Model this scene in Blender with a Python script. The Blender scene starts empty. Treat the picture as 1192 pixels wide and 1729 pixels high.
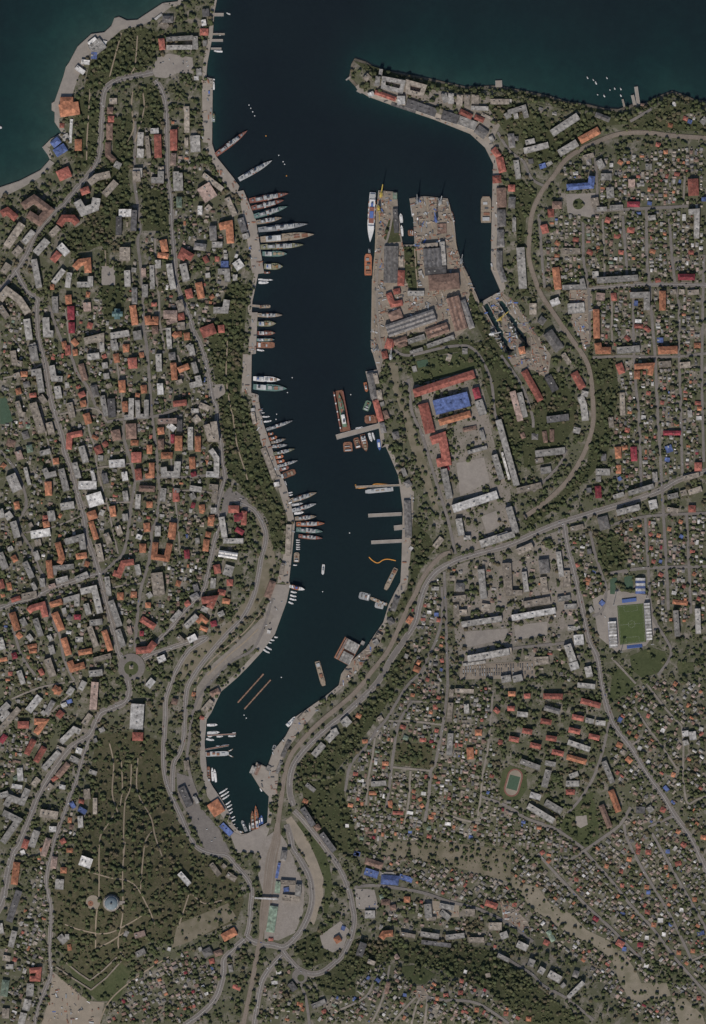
import bpy, math, random
import numpy as np
from mathutils import Vector, Matrix
from mathutils.geometry import delaunay_2d_cdt

# ------------------------------------------------------------------ camera, sky, sun, exposure
S = 1.5                                   # metres per photograph pixel
random.seed(7); rng = np.random.default_rng(7)
scene = bpy.context.scene
col = scene.collection
CAM_H = 16000.0
cam_d = bpy.data.cameras.new('camera'); cam = bpy.data.objects.new('camera', cam_d); col.objects.link(cam)
cam.location = (0, 0, CAM_H); cam.rotation_euler = (0, 0, 0)
cam_d.sensor_fit = 'VERTICAL'; cam_d.angle = 2*math.atan(864.5*S/(CAM_H-8)); cam_d.clip_start = 100; cam_d.clip_end = 60000
scene.camera = cam
SUN_AZ, SUN_EL = math.radians(193), math.radians(45)
world = bpy.data.worlds.new('World'); scene.world = world; world.use_nodes = True
nt = world.node_tree
sky = nt.nodes.new('ShaderNodeTexSky'); sky.sky_type = 'NISHITA'; sky.sun_disc = False
sky.sun_elevation = SUN_EL; sky.sun_rotation = SUN_AZ
nt.links.new(sky.outputs[0], nt.nodes['Background'].inputs[0]); nt.nodes['Background'].inputs[1].default_value = 0.09
sun_d = bpy.data.lights.new('sun', 'SUN'); sun = bpy.data.objects.new('sun', sun_d); col.objects.link(sun)
sun_d.energy = 3.7; sun_d.angle = math.radians(0.5); sun_d.color = (1.0, 0.915, 0.83)
sun_dir = Vector((math.sin(SUN_AZ)*math.cos(SUN_EL), math.cos(SUN_AZ)*math.cos(SUN_EL), math.sin(SUN_EL)))
sun.rotation_euler = (-sun_dir).to_track_quat('-Z', 'Y').to_euler(); sun.location = sun_dir*3000
vs = scene.view_settings
vs.view_transform = 'Standard'; vs.look = 'None'; vs.gamma = 1; vs.use_curve_mapping = False; vs.exposure = 0.0

# ------------------------------------------------------------------ helpers
def W(px, py): return ((px-596)*S, (864.5-py)*S)
def tag(o, label=None, cat=None, group=None, kind=None):
    if label: o['label'] = label
    if cat: o['category'] = cat
    if group: o['group'] = group
    if kind: o['kind'] = kind
    return o
def new_obj(name, data, parent=None, loc=(0, 0, 0), rz=0.0):
    o = bpy.data.objects.new(name, data); col.objects.link(o)
    o.location = loc; o.rotation_euler = (0, 0, rz)
    if parent is not None: o.parent = parent
    return o
class MB:
    """collects shapes for one mesh"""
    def __init__(s): s.v = []; s.f = []; s.m = []; s.uv = []
    def face(s, pts, mi=0, uv=None):
        b = len(s.v); s.v += [tuple(p) for p in pts]; s.f.append(tuple(range(b, b+len(pts)))); s.m.append(mi)
        s.uv += uv if uv else [(p[0]*.1, p[1]*.1) for p in pts]
    def box(s, x0, x1, y0, y1, z0, z1, mi=0, tx=0.0, ty=0.0, bottom=False):
        a = [(x0, y0, z0), (x1, y0, z0), (x1, y1, z0), (x0, y1, z0)]
        b = [(x0+tx, y0+ty, z1), (x1-tx, y0+ty, z1), (x1-tx, y1-ty, z1), (x0+tx, y1-ty, z1)]
        for i in range(4):
            j = (i+1) % 4; s.face([a[i], a[j], b[j], b[i]], mi)
        s.face(b, mi)
        if bottom: s.face(a[::-1], mi)
    def prism(s, poly, z0, z1, mi=0, k=1.0, cap=True):
        n = len(poly); cx = sum(p[0] for p in poly)/n; cy = sum(p[1] for p in poly)/n
        top = [(cx+(x-cx)*k, cy+(y-cy)*k, z1) for x, y in poly]
        for i in range(n):
            j = (i+1) % n
            s.face([(poly[i][0], poly[i][1], z0), (poly[j][0], poly[j][1], z0), top[j], top[i]], mi)
        if cap: s.face(top, mi)
    def cyl(s, x, y, z0, z1, r0, r1=None, n=10, mi=0):
        r1 = r0 if r1 is None else r1
        a = [2*math.pi*i/n for i in range(n)]
        for i in range(n):
            j = (i+1) % n
            s.face([(x+r0*math.cos(a[i]), y+r0*math.sin(a[i]), z0), (x+r0*math.cos(a[j]), y+r0*math.sin(a[j]), z0),
                    (x+r1*math.cos(a[j]), y+r1*math.sin(a[j]), z1), (x+r1*math.cos(a[i]), y+r1*math.sin(a[i]), z1)], mi)
        s.face([(x+r1*math.cos(t), y+r1*math.sin(t), z1) for t in a], mi)
    def bar(s, p, q, w, mi=0):
        p = Vector(p); q = Vector(q); d = (q-p).normalized()
        u = d.cross(Vector((0, 0, 1)))
        if u.length < 1e-3: u = Vector((1, 0, 0))
        u.normalize(); t = d.cross(u)
        c = [(u+t)*w/2, (u-t)*w/2, (-u-t)*w/2, (t-u)*w/2]
        for i in range(4):
            j = (i+1) % 4; s.face([p+c[i], p+c[j], q+c[j], q+c[i]], mi)
        s.face([q+x for x in c], mi); s.face([p+x for x in c[::-1]], mi)
    def mesh(s, name, mats):
        me = bpy.data.meshes.new(name); me.from_pydata(s.v, [], s.f)
        for m in (mats if isinstance(mats, (list, tuple)) else [mats]): me.materials.append(m)
        if any(s.m): me.polygons.foreach_set('material_index', s.m)
        uvl = me.uv_layers.new(name='UVMap'); uvl.data.foreach_set('uv', [c for t in s.uv for c in t])
        me.update(); return me
    def build(s, name, mats, parent=None, loc=(0, 0, 0), rz=0.0): return new_obj(name, s.mesh(name, mats), parent, loc, rz)

# ------------------------------------------------------------------ materials
def nodes_of(name):
    m = bpy.data.materials.new(name); m.use_nodes = True
    n = m.node_tree; return m, n, n.nodes['Principled BSDF']
def add(n, t, **kw):
    x = n.nodes.new(t)
    for k, v in kw.items(): setattr(x, k, v)
    return x
def mixc(n, fac, a, b, blend='MIX'):
    x = add(n, 'ShaderNodeMix', data_type='RGBA', blend_type=blend)
    for sock, v in ((x.inputs['Factor'], fac), (x.inputs['A'], a), (x.inputs['B'], b)):
        pass
    def put(sock, v):
        if isinstance(v, bpy.types.NodeSocket): n.links.new(v, sock)
        else: sock.default_value = v
    put(x.inputs[0], fac); put(x.inputs[6], a); put(x.inputs[7], b)
    return x.outputs[2]
def c4(c): return (c[0], c[1], c[2], 1)
def noise(n, coord, scale, detail=3, rough=.6):
    t = add(n, 'ShaderNodeTexNoise'); t.inputs['Scale'].default_value = scale; t.inputs['Detail'].default_value = detail
    t.inputs['Roughness'].default_value = rough; n.links.new(coord, t.inputs['Vector']); return t.outputs['Fac']
def ramp(n, fac, a, b):
    r = add(n, 'ShaderNodeMapRange'); r.inputs[1].default_value = a; r.inputs[2].default_value = b
    r.clamp = True; n.links.new(fac, r.inputs[0]); return r.outputs[0]
def coords(n, kind='Object'): return add(n, 'ShaderNodeTexCoord').outputs[kind]
def worldpos(n): return add(n, 'ShaderNodeNewGeometry').outputs['Position']
def mat_wear(name, c, rough=.8, vary=.25, scale=.12, objrand=.3, tint=None, metal=0, cells=0):
    """worn surface: patchy tone, fine grain, and each object a little different"""
    m, n, p = nodes_of(name); P = worldpos(n)
    base = c4(c)
    f1 = ramp(n, noise(n, P, scale, 4), .3, .7); f2 = ramp(n, noise(n, P, scale*7, 3), .3, .7)
    dark = c4([x*(1-vary*1.3) for x in c]); lite = c4([min(1, x*(1+vary)) for x in c])
    k = mixc(n, f1, dark, lite)
    k = mixc(n, mixf(n, f2, .45), k, c4(tint if tint else [x*.72 for x in c]))
    if cells:
        vo = add(n, 'ShaderNodeTexVoronoi'); vo.inputs['Scale'].default_value = cells; n.links.new(P, vo.inputs['Vector'])
        sp = add(n, 'ShaderNodeSeparateColor'); n.links.new(vo.outputs['Color'], sp.inputs[0]); k = mixc(n, sp.outputs[0], mixc(n, 1.0, k, (.76, .76, .76, 1), 'MULTIPLY'), mixc(n, 1.0, k, (1.22, 1.22, 1.22, 1), 'MULTIPLY'))
    if objrand:
        oi = add(n, 'ShaderNodeObjectInfo'); r = add(n, 'ShaderNodeMapRange')
        r.inputs[3].default_value = 1-objrand; r.inputs[4].default_value = 1+objrand; n.links.new(oi.outputs['Random'], r.inputs[0])
        hs = add(n, 'ShaderNodeHueSaturation'); n.links.new(r.outputs[0], hs.inputs['Value']); n.links.new(k, hs.inputs['Color'])
        k = hs.outputs[0]
    n.links.new(k, p.inputs['Base Color']); p.inputs['Roughness'].default_value = rough; p.inputs['Metallic'].default_value = metal
    p.inputs['Specular IOR Level'].default_value = .25
    return m
def mixf(n, f, k):
    x = add(n, 'ShaderNodeMath', operation='MULTIPLY'); n.links.new(f, x.inputs[0]); x.inputs[1].default_value = k; return x.outputs[0]
def mat_ground(name, cols, scales=(.006, .03, .15), rough=.95):
    """three tones mixed at three sizes of patch"""
    m, n, p = nodes_of(name); P = worldpos(n)
    a = ramp(n, noise(n, P, scales[0], 4), .38, .62); b = ramp(n, noise(n, P, scales[1], 5, .7), .4 if 'yard_ground' not in name else .36, .6 if 'yard_ground' not in name else .52); c = ramp(n, noise(n, P, scales[2], 3, .7), .25, .75)
    k = mixc(n, a, c4(cols[0]), c4(cols[1])); k = mixc(n, b, k, c4(cols[2]))
    k = mixc(n, mixf(n, c, .55), k, c4([x*.5 for x in cols[0]]))
    n.links.new(k, p.inputs['Base Color']); p.inputs['Roughness'].default_value = rough; p.inputs['Specular IOR Level'].default_value = .1
    return m
def mat_wall(name, c):
    """plaster with rows of windows too small to see one by one from up here"""
    m, n, p = nodes_of(name)
    br = add(n, 'ShaderNodeTexBrick', offset=0.0); br.inputs['Scale'].default_value = 1
    br.inputs['Brick Width'].default_value = 2.6; br.inputs['Row Height'].default_value = 3.1; br.inputs['Mortar Size'].default_value = .72
    br.inputs['Mortar Smooth'].default_value = 0; br.inputs['Color1'].default_value = (.03, .035, .04, 1); br.inputs['Color2'].default_value = (.05, .055, .06, 1)
    oi = add(n, 'ShaderNodeObjectInfo'); r = add(n, 'ShaderNodeMapRange'); r.inputs[3].default_value = .8; r.inputs[4].default_value = 1.2
    n.links.new(oi.outputs['Random'], r.inputs[0])
    hs = add(n, 'ShaderNodeHueSaturation'); n.links.new(r.outputs[0], hs.inputs['Value']); hs.inputs['Color'].default_value = c4(c)
    n.links.new(hs.outputs[0], br.inputs['Mortar']); n.links.new(coords(n, 'UV'), br.inputs['Vector'])
    n.links.new(br.outputs['Color'], p.inputs['Base Color']); p.inputs['Roughness'].default_value = .8
    return m
def mat_plain(name, c, rough=.6): return mat_wear(name, c, rough, .15, .3, .12)

ROOF = {'o': (.32, .14, .08), 'r': (.26, .092, .07), 'm': (.19, .035, .045), 'b': (.17, .112, .088), 'g': (.155, .147, .14), 'l': (.25, .24, .222),
        'w': (.46, .45, .43), 't': (.235, .205, .17), 'd': (.095, .092, .092), 'u': (.08, .115, .25), 'n': (.15, .195, .15), 'p': (.27, .2, .17)}
RNAME = {'o': 'orange', 'r': 'red', 'm': 'maroon', 'b': 'rust brown', 'g': 'slate grey', 'l': 'pale grey', 'w': 'white', 't': 'tan', 'd': 'dark grey',
         'u': 'blue', 'n': 'green', 'p': 'pinkish'}
M = {}
for k_, c_ in ROOF.items(): M['roof_'+k_] = mat_wear('roof_'+RNAME[k_].replace(' ', '_'), c_, .85, .42, .15, .3, None, 0, .13)
WALLS = [mat_wall('wall_cream', (.42, .37, .29)), mat_wall('wall_pale', (.5, .47, .43)), mat_wall('wall_grey', (.3, .29, .28)), mat_wall('wall_brick', (.28, .17, .12))]
M['ground'] = mat_ground('yard_ground', [(.18, .162, .136), (.24, .216, .188), (.08, .086, .048)], (.007, .035, .16))
M['park'] = mat_ground('park_ground', [(.056, .062, .031), (.082, .08, .047), (.046, .053, .026)], (.01, .04, .15))
M['lawn'] = mat_ground('lawn', [(.068, .08, .038), (.088, .092, .05), (.056, .068, .032)], (.01, .05, .2))
M['dry'] = mat_ground('dry_grass', [(.165, .145, .105), (.125, .116, .075), (.2, .175, .132)], (.012, .05, .2))
M['scrub'] = mat_ground('brown_scrub', [(.082, .076, .045), (.115, .1, .066), (.058, .06, .031)], (.015, .06, .2))
M['dust'] = mat_ground('dusty_yard', [(.225, .19, .15), (.17, .145, .118), (.26, .225, .185)], (.012, .05, .18))
M['apron'] = mat_ground('quay_concrete', [(.27, .24, .205), (.23, .205, .18), (.3, .27, .235)], (.012, .05, .2))
M['plaza'] = mat_ground('plaza_paving', [(.25, .225, .2), (.22, .2, .18), (.275, .25, .22)], (.012, .05, .2))
M['compound'] = mat_ground('compound_ground', [(.215, .193, .165), (.095, .095, .062), (.225, .2, .175)], (.012, .03, .2))
M['ravine'] = mat_ground('riverbed_gravel', [(.215, .19, .145), (.15, .14, .095), (.25, .22, .17)], (.02, .05, .2))
M['sand'] = mat_ground('sandy_earth', [(.255, .22, .175), (.21, .185, .148), (.28, .24, .19)], (.012, .05, .2))
M['asphalt'] = mat_ground('asphalt', [(.175, .16, .147), (.205, .188, .17), (.155, .142, .131)], (.012, .06, .3))
M['lane'] = mat_ground('lane_surface', [(.225, .202, .175), (.26, .232, .2), (.19, .172, .15)], (.012, .06, .3))
M['path'] = mat_ground('path_surface', [(.26, .215, .16), (.22, .185, .14), (.29, .24, .18)], (.012, .06, .3))
M['pavement'] = mat_ground('pavement_slabs', [(.24, .215, .19), (.21, .19, .165), (.26, .235, .21)], (.012, .06, .3))
M['ballast'] = mat_ground('ballast', [(.19, .158, .128), (.16, .135, .11), (.215, .182, .148)], (.012, .06, .3))
M['steel'] = mat_plain('rail_steel', (.22, .19, .17), .5)
M['rock'] = mat_ground('shore_rock', [(.12, .1, .08), (.08, .07, .055), (.16, .14, .11)], (.02, .08, .3))
M['dockfloor'] = mat_ground('dock_floor', [(.06, .055, .05), (.08, .07, .06), (.045, .04, .038)], (.02, .08, .3))
M['turf'] = mat_ground('pitch_turf', [(.075, .1, .04), (.085, .108, .046), (.066, .09, .036)], (.02, .08, .3))
M['court'] = mat_ground('court_green', [(.062, .1, .068), (.068, .108, .073), (.056, .09, .06)], (.02, .08, .3))
M['track'] = mat_ground('track_red', [(.18, .09, .072), (.165, .085, .068), (.2, .1, .08)], (.02, .08, .3))
M['paint'] = mat_plain('white_paint', (.62, .62, .6))
M['white'] = mat_plain('white_hull', (.56, .56, .55), .45); M['lgrey'] = mat_plain('light_grey_steel', (.34, .35, .35), .55)
M['grey'] = mat_plain('naval_grey', (.2, .21, .215), .55); M['dgrey'] = mat_plain('dark_grey_steel', (.07, .072, .075), .6)
M['black'] = mat_plain('black_steel', (.025, .025, .027), .6); M['rust'] = mat_wear('rusted_steel', (.2, .1, .065), .85, .35, .2, .2)
M['reddeck'] = mat_wear('red_oxide_deck', (.2, .085, .065), .75, .25, .25, .15); M['teal'] = mat_wear('teal_deck', (.115, .19, .175), .7, .25, .25, .15)
M['tan'] = mat_wear('tan_deck', (.25, .205, .155), .75, .28, .25, .15); M['green'] = mat_wear('green_steel', (.12, .19, .13), .7, .25, .25, .15)
M['orange'] = mat_wear('orange_steel', (.3, .115, .06), .7, .25, .3, .15); M['yellow'] = mat_plain('yellow_steel', (.42, .32, .07)); M['blue'] = mat_plain('blue_steel', (.07, .12, .3))
M['camo'] = mat_ground('camouflage_deck', [(.16, .17, .1), (.09, .1, .06), (.26, .25, .18)], (.05, .15, .4)); M['boom'] = mat_plain('boom_orange', (.55, .25, .05))
M['glass'] = mat_plain('dark_glass', (.02, .025, .03), .15); M['bark'] = mat_plain('bark', (.07, .05, .035), .9)
LEAF = [(.058, .069, .033), (.074, .087, .04), (.044, .054, .027), (.09, .093, .048), (.094, .08, .051)]
LEAFN = ['green', 'bright green', 'dark green', 'yellow-green', 'russet']
def mat_leaf(name, c):
    m, n, p = nodes_of(name); P = worldpos(n)
    k = mixc(n, ramp(n, noise(n, P, .25, 3), .3, .7), c4([x*.6 for x in c]), c4([x*1.35 for x in c]))
    k = mixc(n, mixf(n, ramp(n, noise(n, P, .012, 4), .45, .7), .45), k, (.08, .076, .044, 1))
    n.links.new(k, p.inputs['Base Color']); p.inputs['Roughness'].default_value = .9; p.inputs['Specular IOR Level'].default_value = .1
    return m
LEAFM = [mat_leaf('leaves_'+LEAFN[i].replace(' ', '_').replace('-', '_'), c) for i, c in enumerate(LEAF)]

# ------------------------------------------------------------------ coastline (photograph pixels) and terrain
SEA_COAST = [(-60, 335), (0, 316), (33, 305), (68, 287), (84, 269), (73, 247), (86, 234), (104, 224), (92, 206), (92, 189), (87, 186), (87, 174), (92, 171),
    (107, 128), (111, 113), (116, 106), (131, 78), (154, 57), (176, 54), (188, 43), (193, 30), (201, 28), (214, 34), (232, 33), (242, 26), (259, 15), (274, 5), (300, 2), (322, -60)]
BAY_W = [(375, -60), (366, 0), (362, 20), (359, 60), (354, 86), (350, 106), (348, 130), (360, 133), (359, 156), (358, 242), (365, 264), (394, 300), (404, 314), (401, 323), (411, 321),
    (432, 371), (446, 461), (436, 462), (431, 486), (426, 509), (425, 527), (435, 527), (432, 597), (425, 598), (424, 663), (435, 666), (444, 713), (459, 756), (471, 794), (484, 822),
    (491, 850), (498, 883), (493, 936), (488, 981), (490, 988), (484, 1016), (464, 1071), (441, 1102), (418, 1127), (401, 1144), (386, 1157), (373, 1168), (357, 1203), (349, 1215),
    (345, 1258), (348, 1291), (349, 1311), (359, 1329), (373, 1349), (386, 1372), (393, 1392), (408, 1409), (418, 1407), (451, 1389), (454, 1342)]
BAY_E = [(454, 1342), (438, 1329), (425, 1308), (433, 1287), (451, 1296), (461, 1268), (482, 1243), (499, 1210), (527, 1191), (549, 1176), (572, 1157), (576, 1138), (584, 1127), (600, 1110), (618, 1094), (633, 1071),
    (647, 1051), (656, 1021), (666, 1001), (676, 983), (678, 946), (680, 860), (675, 822), (672, 802), (658, 769), (651, 754), (644, 756), (638, 711), (626, 666), (617, 627), (637, 624),
    (626, 585), (628, 471), (632, 464), (633, 416), (637, 340), (639, 321), (669, 324), (671, 338), (673, 365), (680, 413), (700, 413), (698, 370), (691, 335), (717, 331), (756, 335), (761, 353),
    (767, 376), (771, 416), (779, 441), (794, 471), (810, 511), (845, 491), (829, 454), (830, 378), (832, 295), (833, 277), (819, 249), (794, 226), (734, 202), (663, 178), (622, 163), (605, 153), (600, 146)]
NORTH = [(600, 146), (588, 133), (591, 122), (593, 108), (599, 98), (618, 104), (633, 113), (648, 118), (681, 123), (721, 131), (751, 138), (787, 146), (837, 144), (849, 146), (887, 153), (926, 161),
    (958, 171), (994, 176), (1017, 182), (1044, 184), (1067, 176), (1091, 173), (1106, 164), (1135, 153), (1159, 161), (1174, 168), (1192, 170), (1270, 172)]
FAR = 5200
POLY_SEA = SEA_COAST + [(322, -FAR), (-FAR, -FAR), (-FAR, 700)]
POLY_BAY = BAY_W + BAY_E[1:] + NORTH[1:] + [(FAR, 700), (FAR, -FAR), (375, -FAR)]
def inpoly(poly, x, y):
    x = np.asarray(x, float); y = np.asarray(y, float); r = np.zeros(x.shape, bool)
    n = len(poly)
    for i in range(n):
        (x1, y1), (x2, y2) = poly[i], poly[(i+1) % n]
        if y1 == y2: continue
        c = ((y1 > y) != (y2 > y)); r ^= c & (x < (x2-x1)*(y-y1)/(y2-y1)+x1)
    return r
def segdist(line, x, y):
    d = np.full(np.shape(x), 1e9)
    for (x1, y1), (x2, y2) in zip(line[:-1], line[1:]):
        dx, dy = x2-x1, y2-y1; t = np.clip(((x-x1)*dx+(y-y1)*dy)/(dx*dx+dy*dy+1e-9), 0, 1)
        d = np.minimum(d, (x-x1-t*dx)**2+(y-y1-t*dy)**2)
    return np.sqrt(d)
def sm(x, a, b): t = np.clip((x-a)/(b-a), 0, 1); return t*t*(3-2*t)
G0X, G0Y, GS = -120, -120, 4
fx = np.arange(G0X, 1313, GS, dtype=float); fy = np.arange(G0Y, 1850, GS, dtype=float)
border = lambda lo, hi: (np.array([-FAR, -2600, -1200, -600, -300])+0.0, np.array([hi+150, hi+500, hi+1200, hi+2600, FAR+0.0]))
axx = np.concatenate([border(0, 1313)[0], fx, border(0, 1313)[1]]); axy = np.concatenate([border(0, 1850)[0], fy, border(0, 1850)[1]])
GX, GY = np.meshgrid(axx, axy)
dist = np.minimum(np.minimum(segdist(SEA_COAST, GX, GY), segdist(BAY_W, GX, GY)), np.minimum(segdist(BAY_E, GX, GY), segdist(NORTH, GX, GY)))
wet = inpoly(POLY_SEA, GX, GY) | inpoly(POLY_BAY, GX, GY)
sd = np.where(wet, -dist, dist)
HILLS = [(200, 620, 30, 130, 330), (190, 1490, 42, 110, 140), (100, 1050, 24, 190, 170), (1000, 560, 20, 220, 320), (790, 1230, 32, 160, 140), (770, 1690, 34, 190, 75),
         (1120, 1280, 26, 140, 200), (1040, 980, 12, 200, 150), (690, 1010, 8, 90, 140)]
RAVINE = [(640, 1440), (800, 1440), (890, 1510), (960, 1565), (1040, 1620), (1090, 1680), (1180, 1720)]
hill = 5.0+np.zeros_like(GX)
for hx, hy, a_, sx, sy in HILLS: hill += a_*np.exp(-((GX-hx)/sx)**2-((GY-hy)/sy)**2)
hill -= 13*np.exp(-(segdist(RAVINE, GX, GY)/45)**2)
hill = np.maximum(hill, 3)
cliff = sm(GX, 596, 640)*sm(-GY, -235, -185)*(sm(dist, 4, 14)*7)
land_h = 2.4+sm(dist, 10, 150)*hill+cliff*(1-sm(dist, 30, 90))
slow = np.clip(np.maximum(1.0*(sm(-GX, -420, -300)*sm(-GY, -520, -330)), sm(GX, 480, 720)*sm(-GY, -260, -120)*.86), 0, 1)
slow = .5*slow+.5*sm(slow, 0, 1)
bed = -(np.minimum(18, 1.0+.024*dist*S)*slow+np.minimum(18, 7+.10*dist*S)*(1-slow))
Z = np.where(sd >= 3, land_h, bed)
DOCKS = [[(814, 515), (823, 510), (868, 592), (859, 599)], [(838, 507), (846, 501), (898, 580), (889, 587)]]
for d_ in DOCKS: Z = np.where(inpoly(d_, GX, GY), -4.0, Z)
ix0 = 5; Zf = Z[ix0:ix0+len(fy), ix0:ix0+len(fx)]; SDf = sd[ix0:ix0+len(fy), ix0:ix0+len(fx)]
def samp(A, x, y):
    u = np.clip((np.asarray(x, float)-G0X)/GS, 0, A.shape[1]-1.001); v = np.clip((np.asarray(y, float)-G0Y)/GS, 0, A.shape[0]-1.001)
    i = u.astype(int); j = v.astype(int); fu = u-i; fv = v-j
    return (A[j, i]*(1-fu)+A[j, i+1]*fu)*(1-fv)+(A[j+1, i]*(1-fu)+A[j+1, i+1]*fu)*fv
def H(x, y): return np.maximum(samp(Zf, x, y), 2.9)
def Hs(x, y): return float(H(x, y))

def grid_mesh(name, X, Y, Zz, m):
    ny, nx = X.shape
    v = np.stack([(X-596)*S, (864.5-Y)*S, Zz], -1).reshape(-1, 3)
    id_ = np.arange(ny*nx).reshape(ny, nx)
    f = np.stack([id_[1:, :-1], id_[1:, 1:], id_[:-1, 1:], id_[:-1, :-1]], -1).reshape(-1, 4)
    me = bpy.data.meshes.new(name); me.vertices.add(len(v)); me.vertices.foreach_set('co', v.ravel())
    me.loops.add(f.size); me.loops.foreach_set('vertex_index', f.ravel()); me.polygons.add(len(f))
    me.polygons.foreach_set('loop_start', np.arange(0, f.size, 4)); me.polygons.foreach_set('loop_total', np.full(len(f), 4))
    me.polygons.foreach_set('use_smooth', np.ones(len(f), bool)); me.materials.append(m); me.update(calc_edges=True); return me
gme = grid_mesh('ground', GX, GY, Z, M['ground'])
M['seabed'] = mat_ground('seabed_sand', [(.30, .30, .25), (.22, .23, .19), (.36, .36, .30)], (.004, .012, .05)); gme.materials.append(M['seabed'])
zc = (Z[1:, :-1]+Z[1:, 1:]+Z[:-1, 1:]+Z[:-1, :-1])/4; gme.polygons.foreach_set('material_index', (zc < -.2).astype(np.int32).ravel())
ground = new_obj('ground', gme); tag(ground, 'uneven tan and green town ground around the bay', None, None, 'structure')

# water: a closed body, clear enough for the shallows to show
wm, wn, wp = nodes_of('sea_water')
wn.nodes.remove(wp); out = wn.nodes['Material Output']
tr = add(wn, 'ShaderNodeBsdfTransparent'); tr.inputs[0].default_value = (.8, .95, .92, 1)
df = add(wn, 'ShaderNodeBsdfDiffuse'); gl = add(wn, 'ShaderNodeBsdfGlossy'); gl.inputs['Roughness'].default_value = .12
Pw = worldpos(wn); big = ramp(wn, noise(wn, Pw, .0032, 8, .62), .3, .7)
silt = add(wn, 'ShaderNodeSeparateXYZ'); wn.links.new(Pw, silt.inputs[0])
mur = ramp(wn, silt.outputs['Y'], 350, -500)      # siltier, greener water towards the head of the bay
wn.links.new(mixc(wn, mixf(wn, mur, .8), mixc(wn, big, (.0150, .0225, .0295, 1), (.0185, .030, .0355, 1)), (.015, .033, .0335, 1)), df.inputs[0])
bmp = add(wn, 'ShaderNodeBump'); bmp.inputs['Strength'].default_value = .25; bmp.inputs['Distance'].default_value = .6
wn.links.new(noise(wn, Pw, .12, 4, .65), bmp.inputs['Height'])
for x_ in (df, gl): wn.links.new(bmp.outputs[0], x_.inputs['Normal'])
m1 = add(wn, 'ShaderNodeMixShader'); m1.inputs[0].default_value = .5; wn.links.new(tr.outputs[0], m1.inputs[1]); wn.links.new(df.outputs[0], m1.inputs[2])
fr = add(wn, 'ShaderNodeFresnel'); fr.inputs[0].default_value = 1.33; wn.links.new(bmp.outputs[0], fr.inputs['Normal'])
m2 = add(wn, 'ShaderNodeMixShader'); wn.links.new(fr.outputs[0], m2.inputs[0]); wn.links.new(m1.outputs[0], m2.inputs[1]); wn.links.new(gl.outputs[0], m2.inputs[2])
wn.links.new(m2.outputs[0], out.inputs['Surface'])
va = add(wn, 'ShaderNodeVolumeAbsorption'); va.inputs['Color'].default_value = (.2, .67, .67, 1); va.inputs['Density'].default_value = .42
wn.links.new(va.outputs[0], out.inputs['Volume'])
b = MB(); q = FAR*S*.99; b.box(-q, q, -q, q, -40, 0, 0, 0, 0, True)
tag(b.build('water', wm), 'dark navy harbour and sea water', None, None, 'structure')

def coast_strip(name, line, wpx, top, m, label):
    line = densify(line, 6); n = len(line); nor = []
    for i in range(n):
        a = line[max(0, i-1)]; c = line[min(n-1, i+1)]; dx, dy = c[0]-a[0], c[1]-a[1]; l = math.hypot(dx, dy) or 1
        nor.append((-dy/l, dx/l))
    i = n//2; px, py = line[i][0]+nor[i][0]*3, line[i][1]+nor[i][1]*3
    sgn = -1 if (inpoly(POLY_SEA, px, py) | inpoly(POLY_BAY, px, py)) else 1
    mb = MB()
    for i in range(n-1):
        p, q = line[i], line[i+1]; pi = (p[0]+nor[i][0]*sgn*wpx, p[1]+nor[i][1]*sgn*wpx); qi = (q[0]+nor[i+1][0]*sgn*wpx, q[1]+nor[i+1][1]*sgn*wpx)
        zo = [top[0]+(random.random()-.5)*top[2] for _ in range(2)] if top[2] else [top[0], top[0]]
        mb.face([(*W(*p), top[0]), (*W(*q), top[0]), (*W(*qi), top[1]), (*W(*pi), top[1])])
        mb.face([(*W(*p), -6), (*W(*q), -6), (*W(*q), top[0]), (*W(*p), top[0])])
    return tag(mb.build(name, m), label, None, None, 'structure')
def densify(line, step):
    out = [line[0]]
    for a, c in zip(line[:-1], line[1:]):
        k = max(1, int(math.ceil(math.hypot(c[0]-a[0], c[1]-a[1])/step)))
        out += [(a[0]+(c[0]-a[0])*i/k, a[1]+(c[1]-a[1])*i/k) for i in range(1, k+1)]
    return out
coast_strip('quay', SEA_COAST[:5], 8, (2.9, 2.9, 0), M['apron'], 'pale stone promenade edge at the western seaside')
coast_strip('quay', SEA_COAST[4:], 8, (2.92, 2.92, 0), M['apron'], 'stone embankment curving round the seaside park')
coast_strip('quay', BAY_W, 7, (2.94, 2.94, 0), M['apron'], 'concrete quay wall along the west side of the bay')
coast_strip('quay', BAY_E, 7, (2.96, 2.96, 0), M['apron'], 'concrete quay wall along the east side of the bay')
coast_strip('rocky_shore', NORTH, 5, (1.2, 3.2, 1), M['rock'], 'rocky shore below the wooded north cliff')

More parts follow.
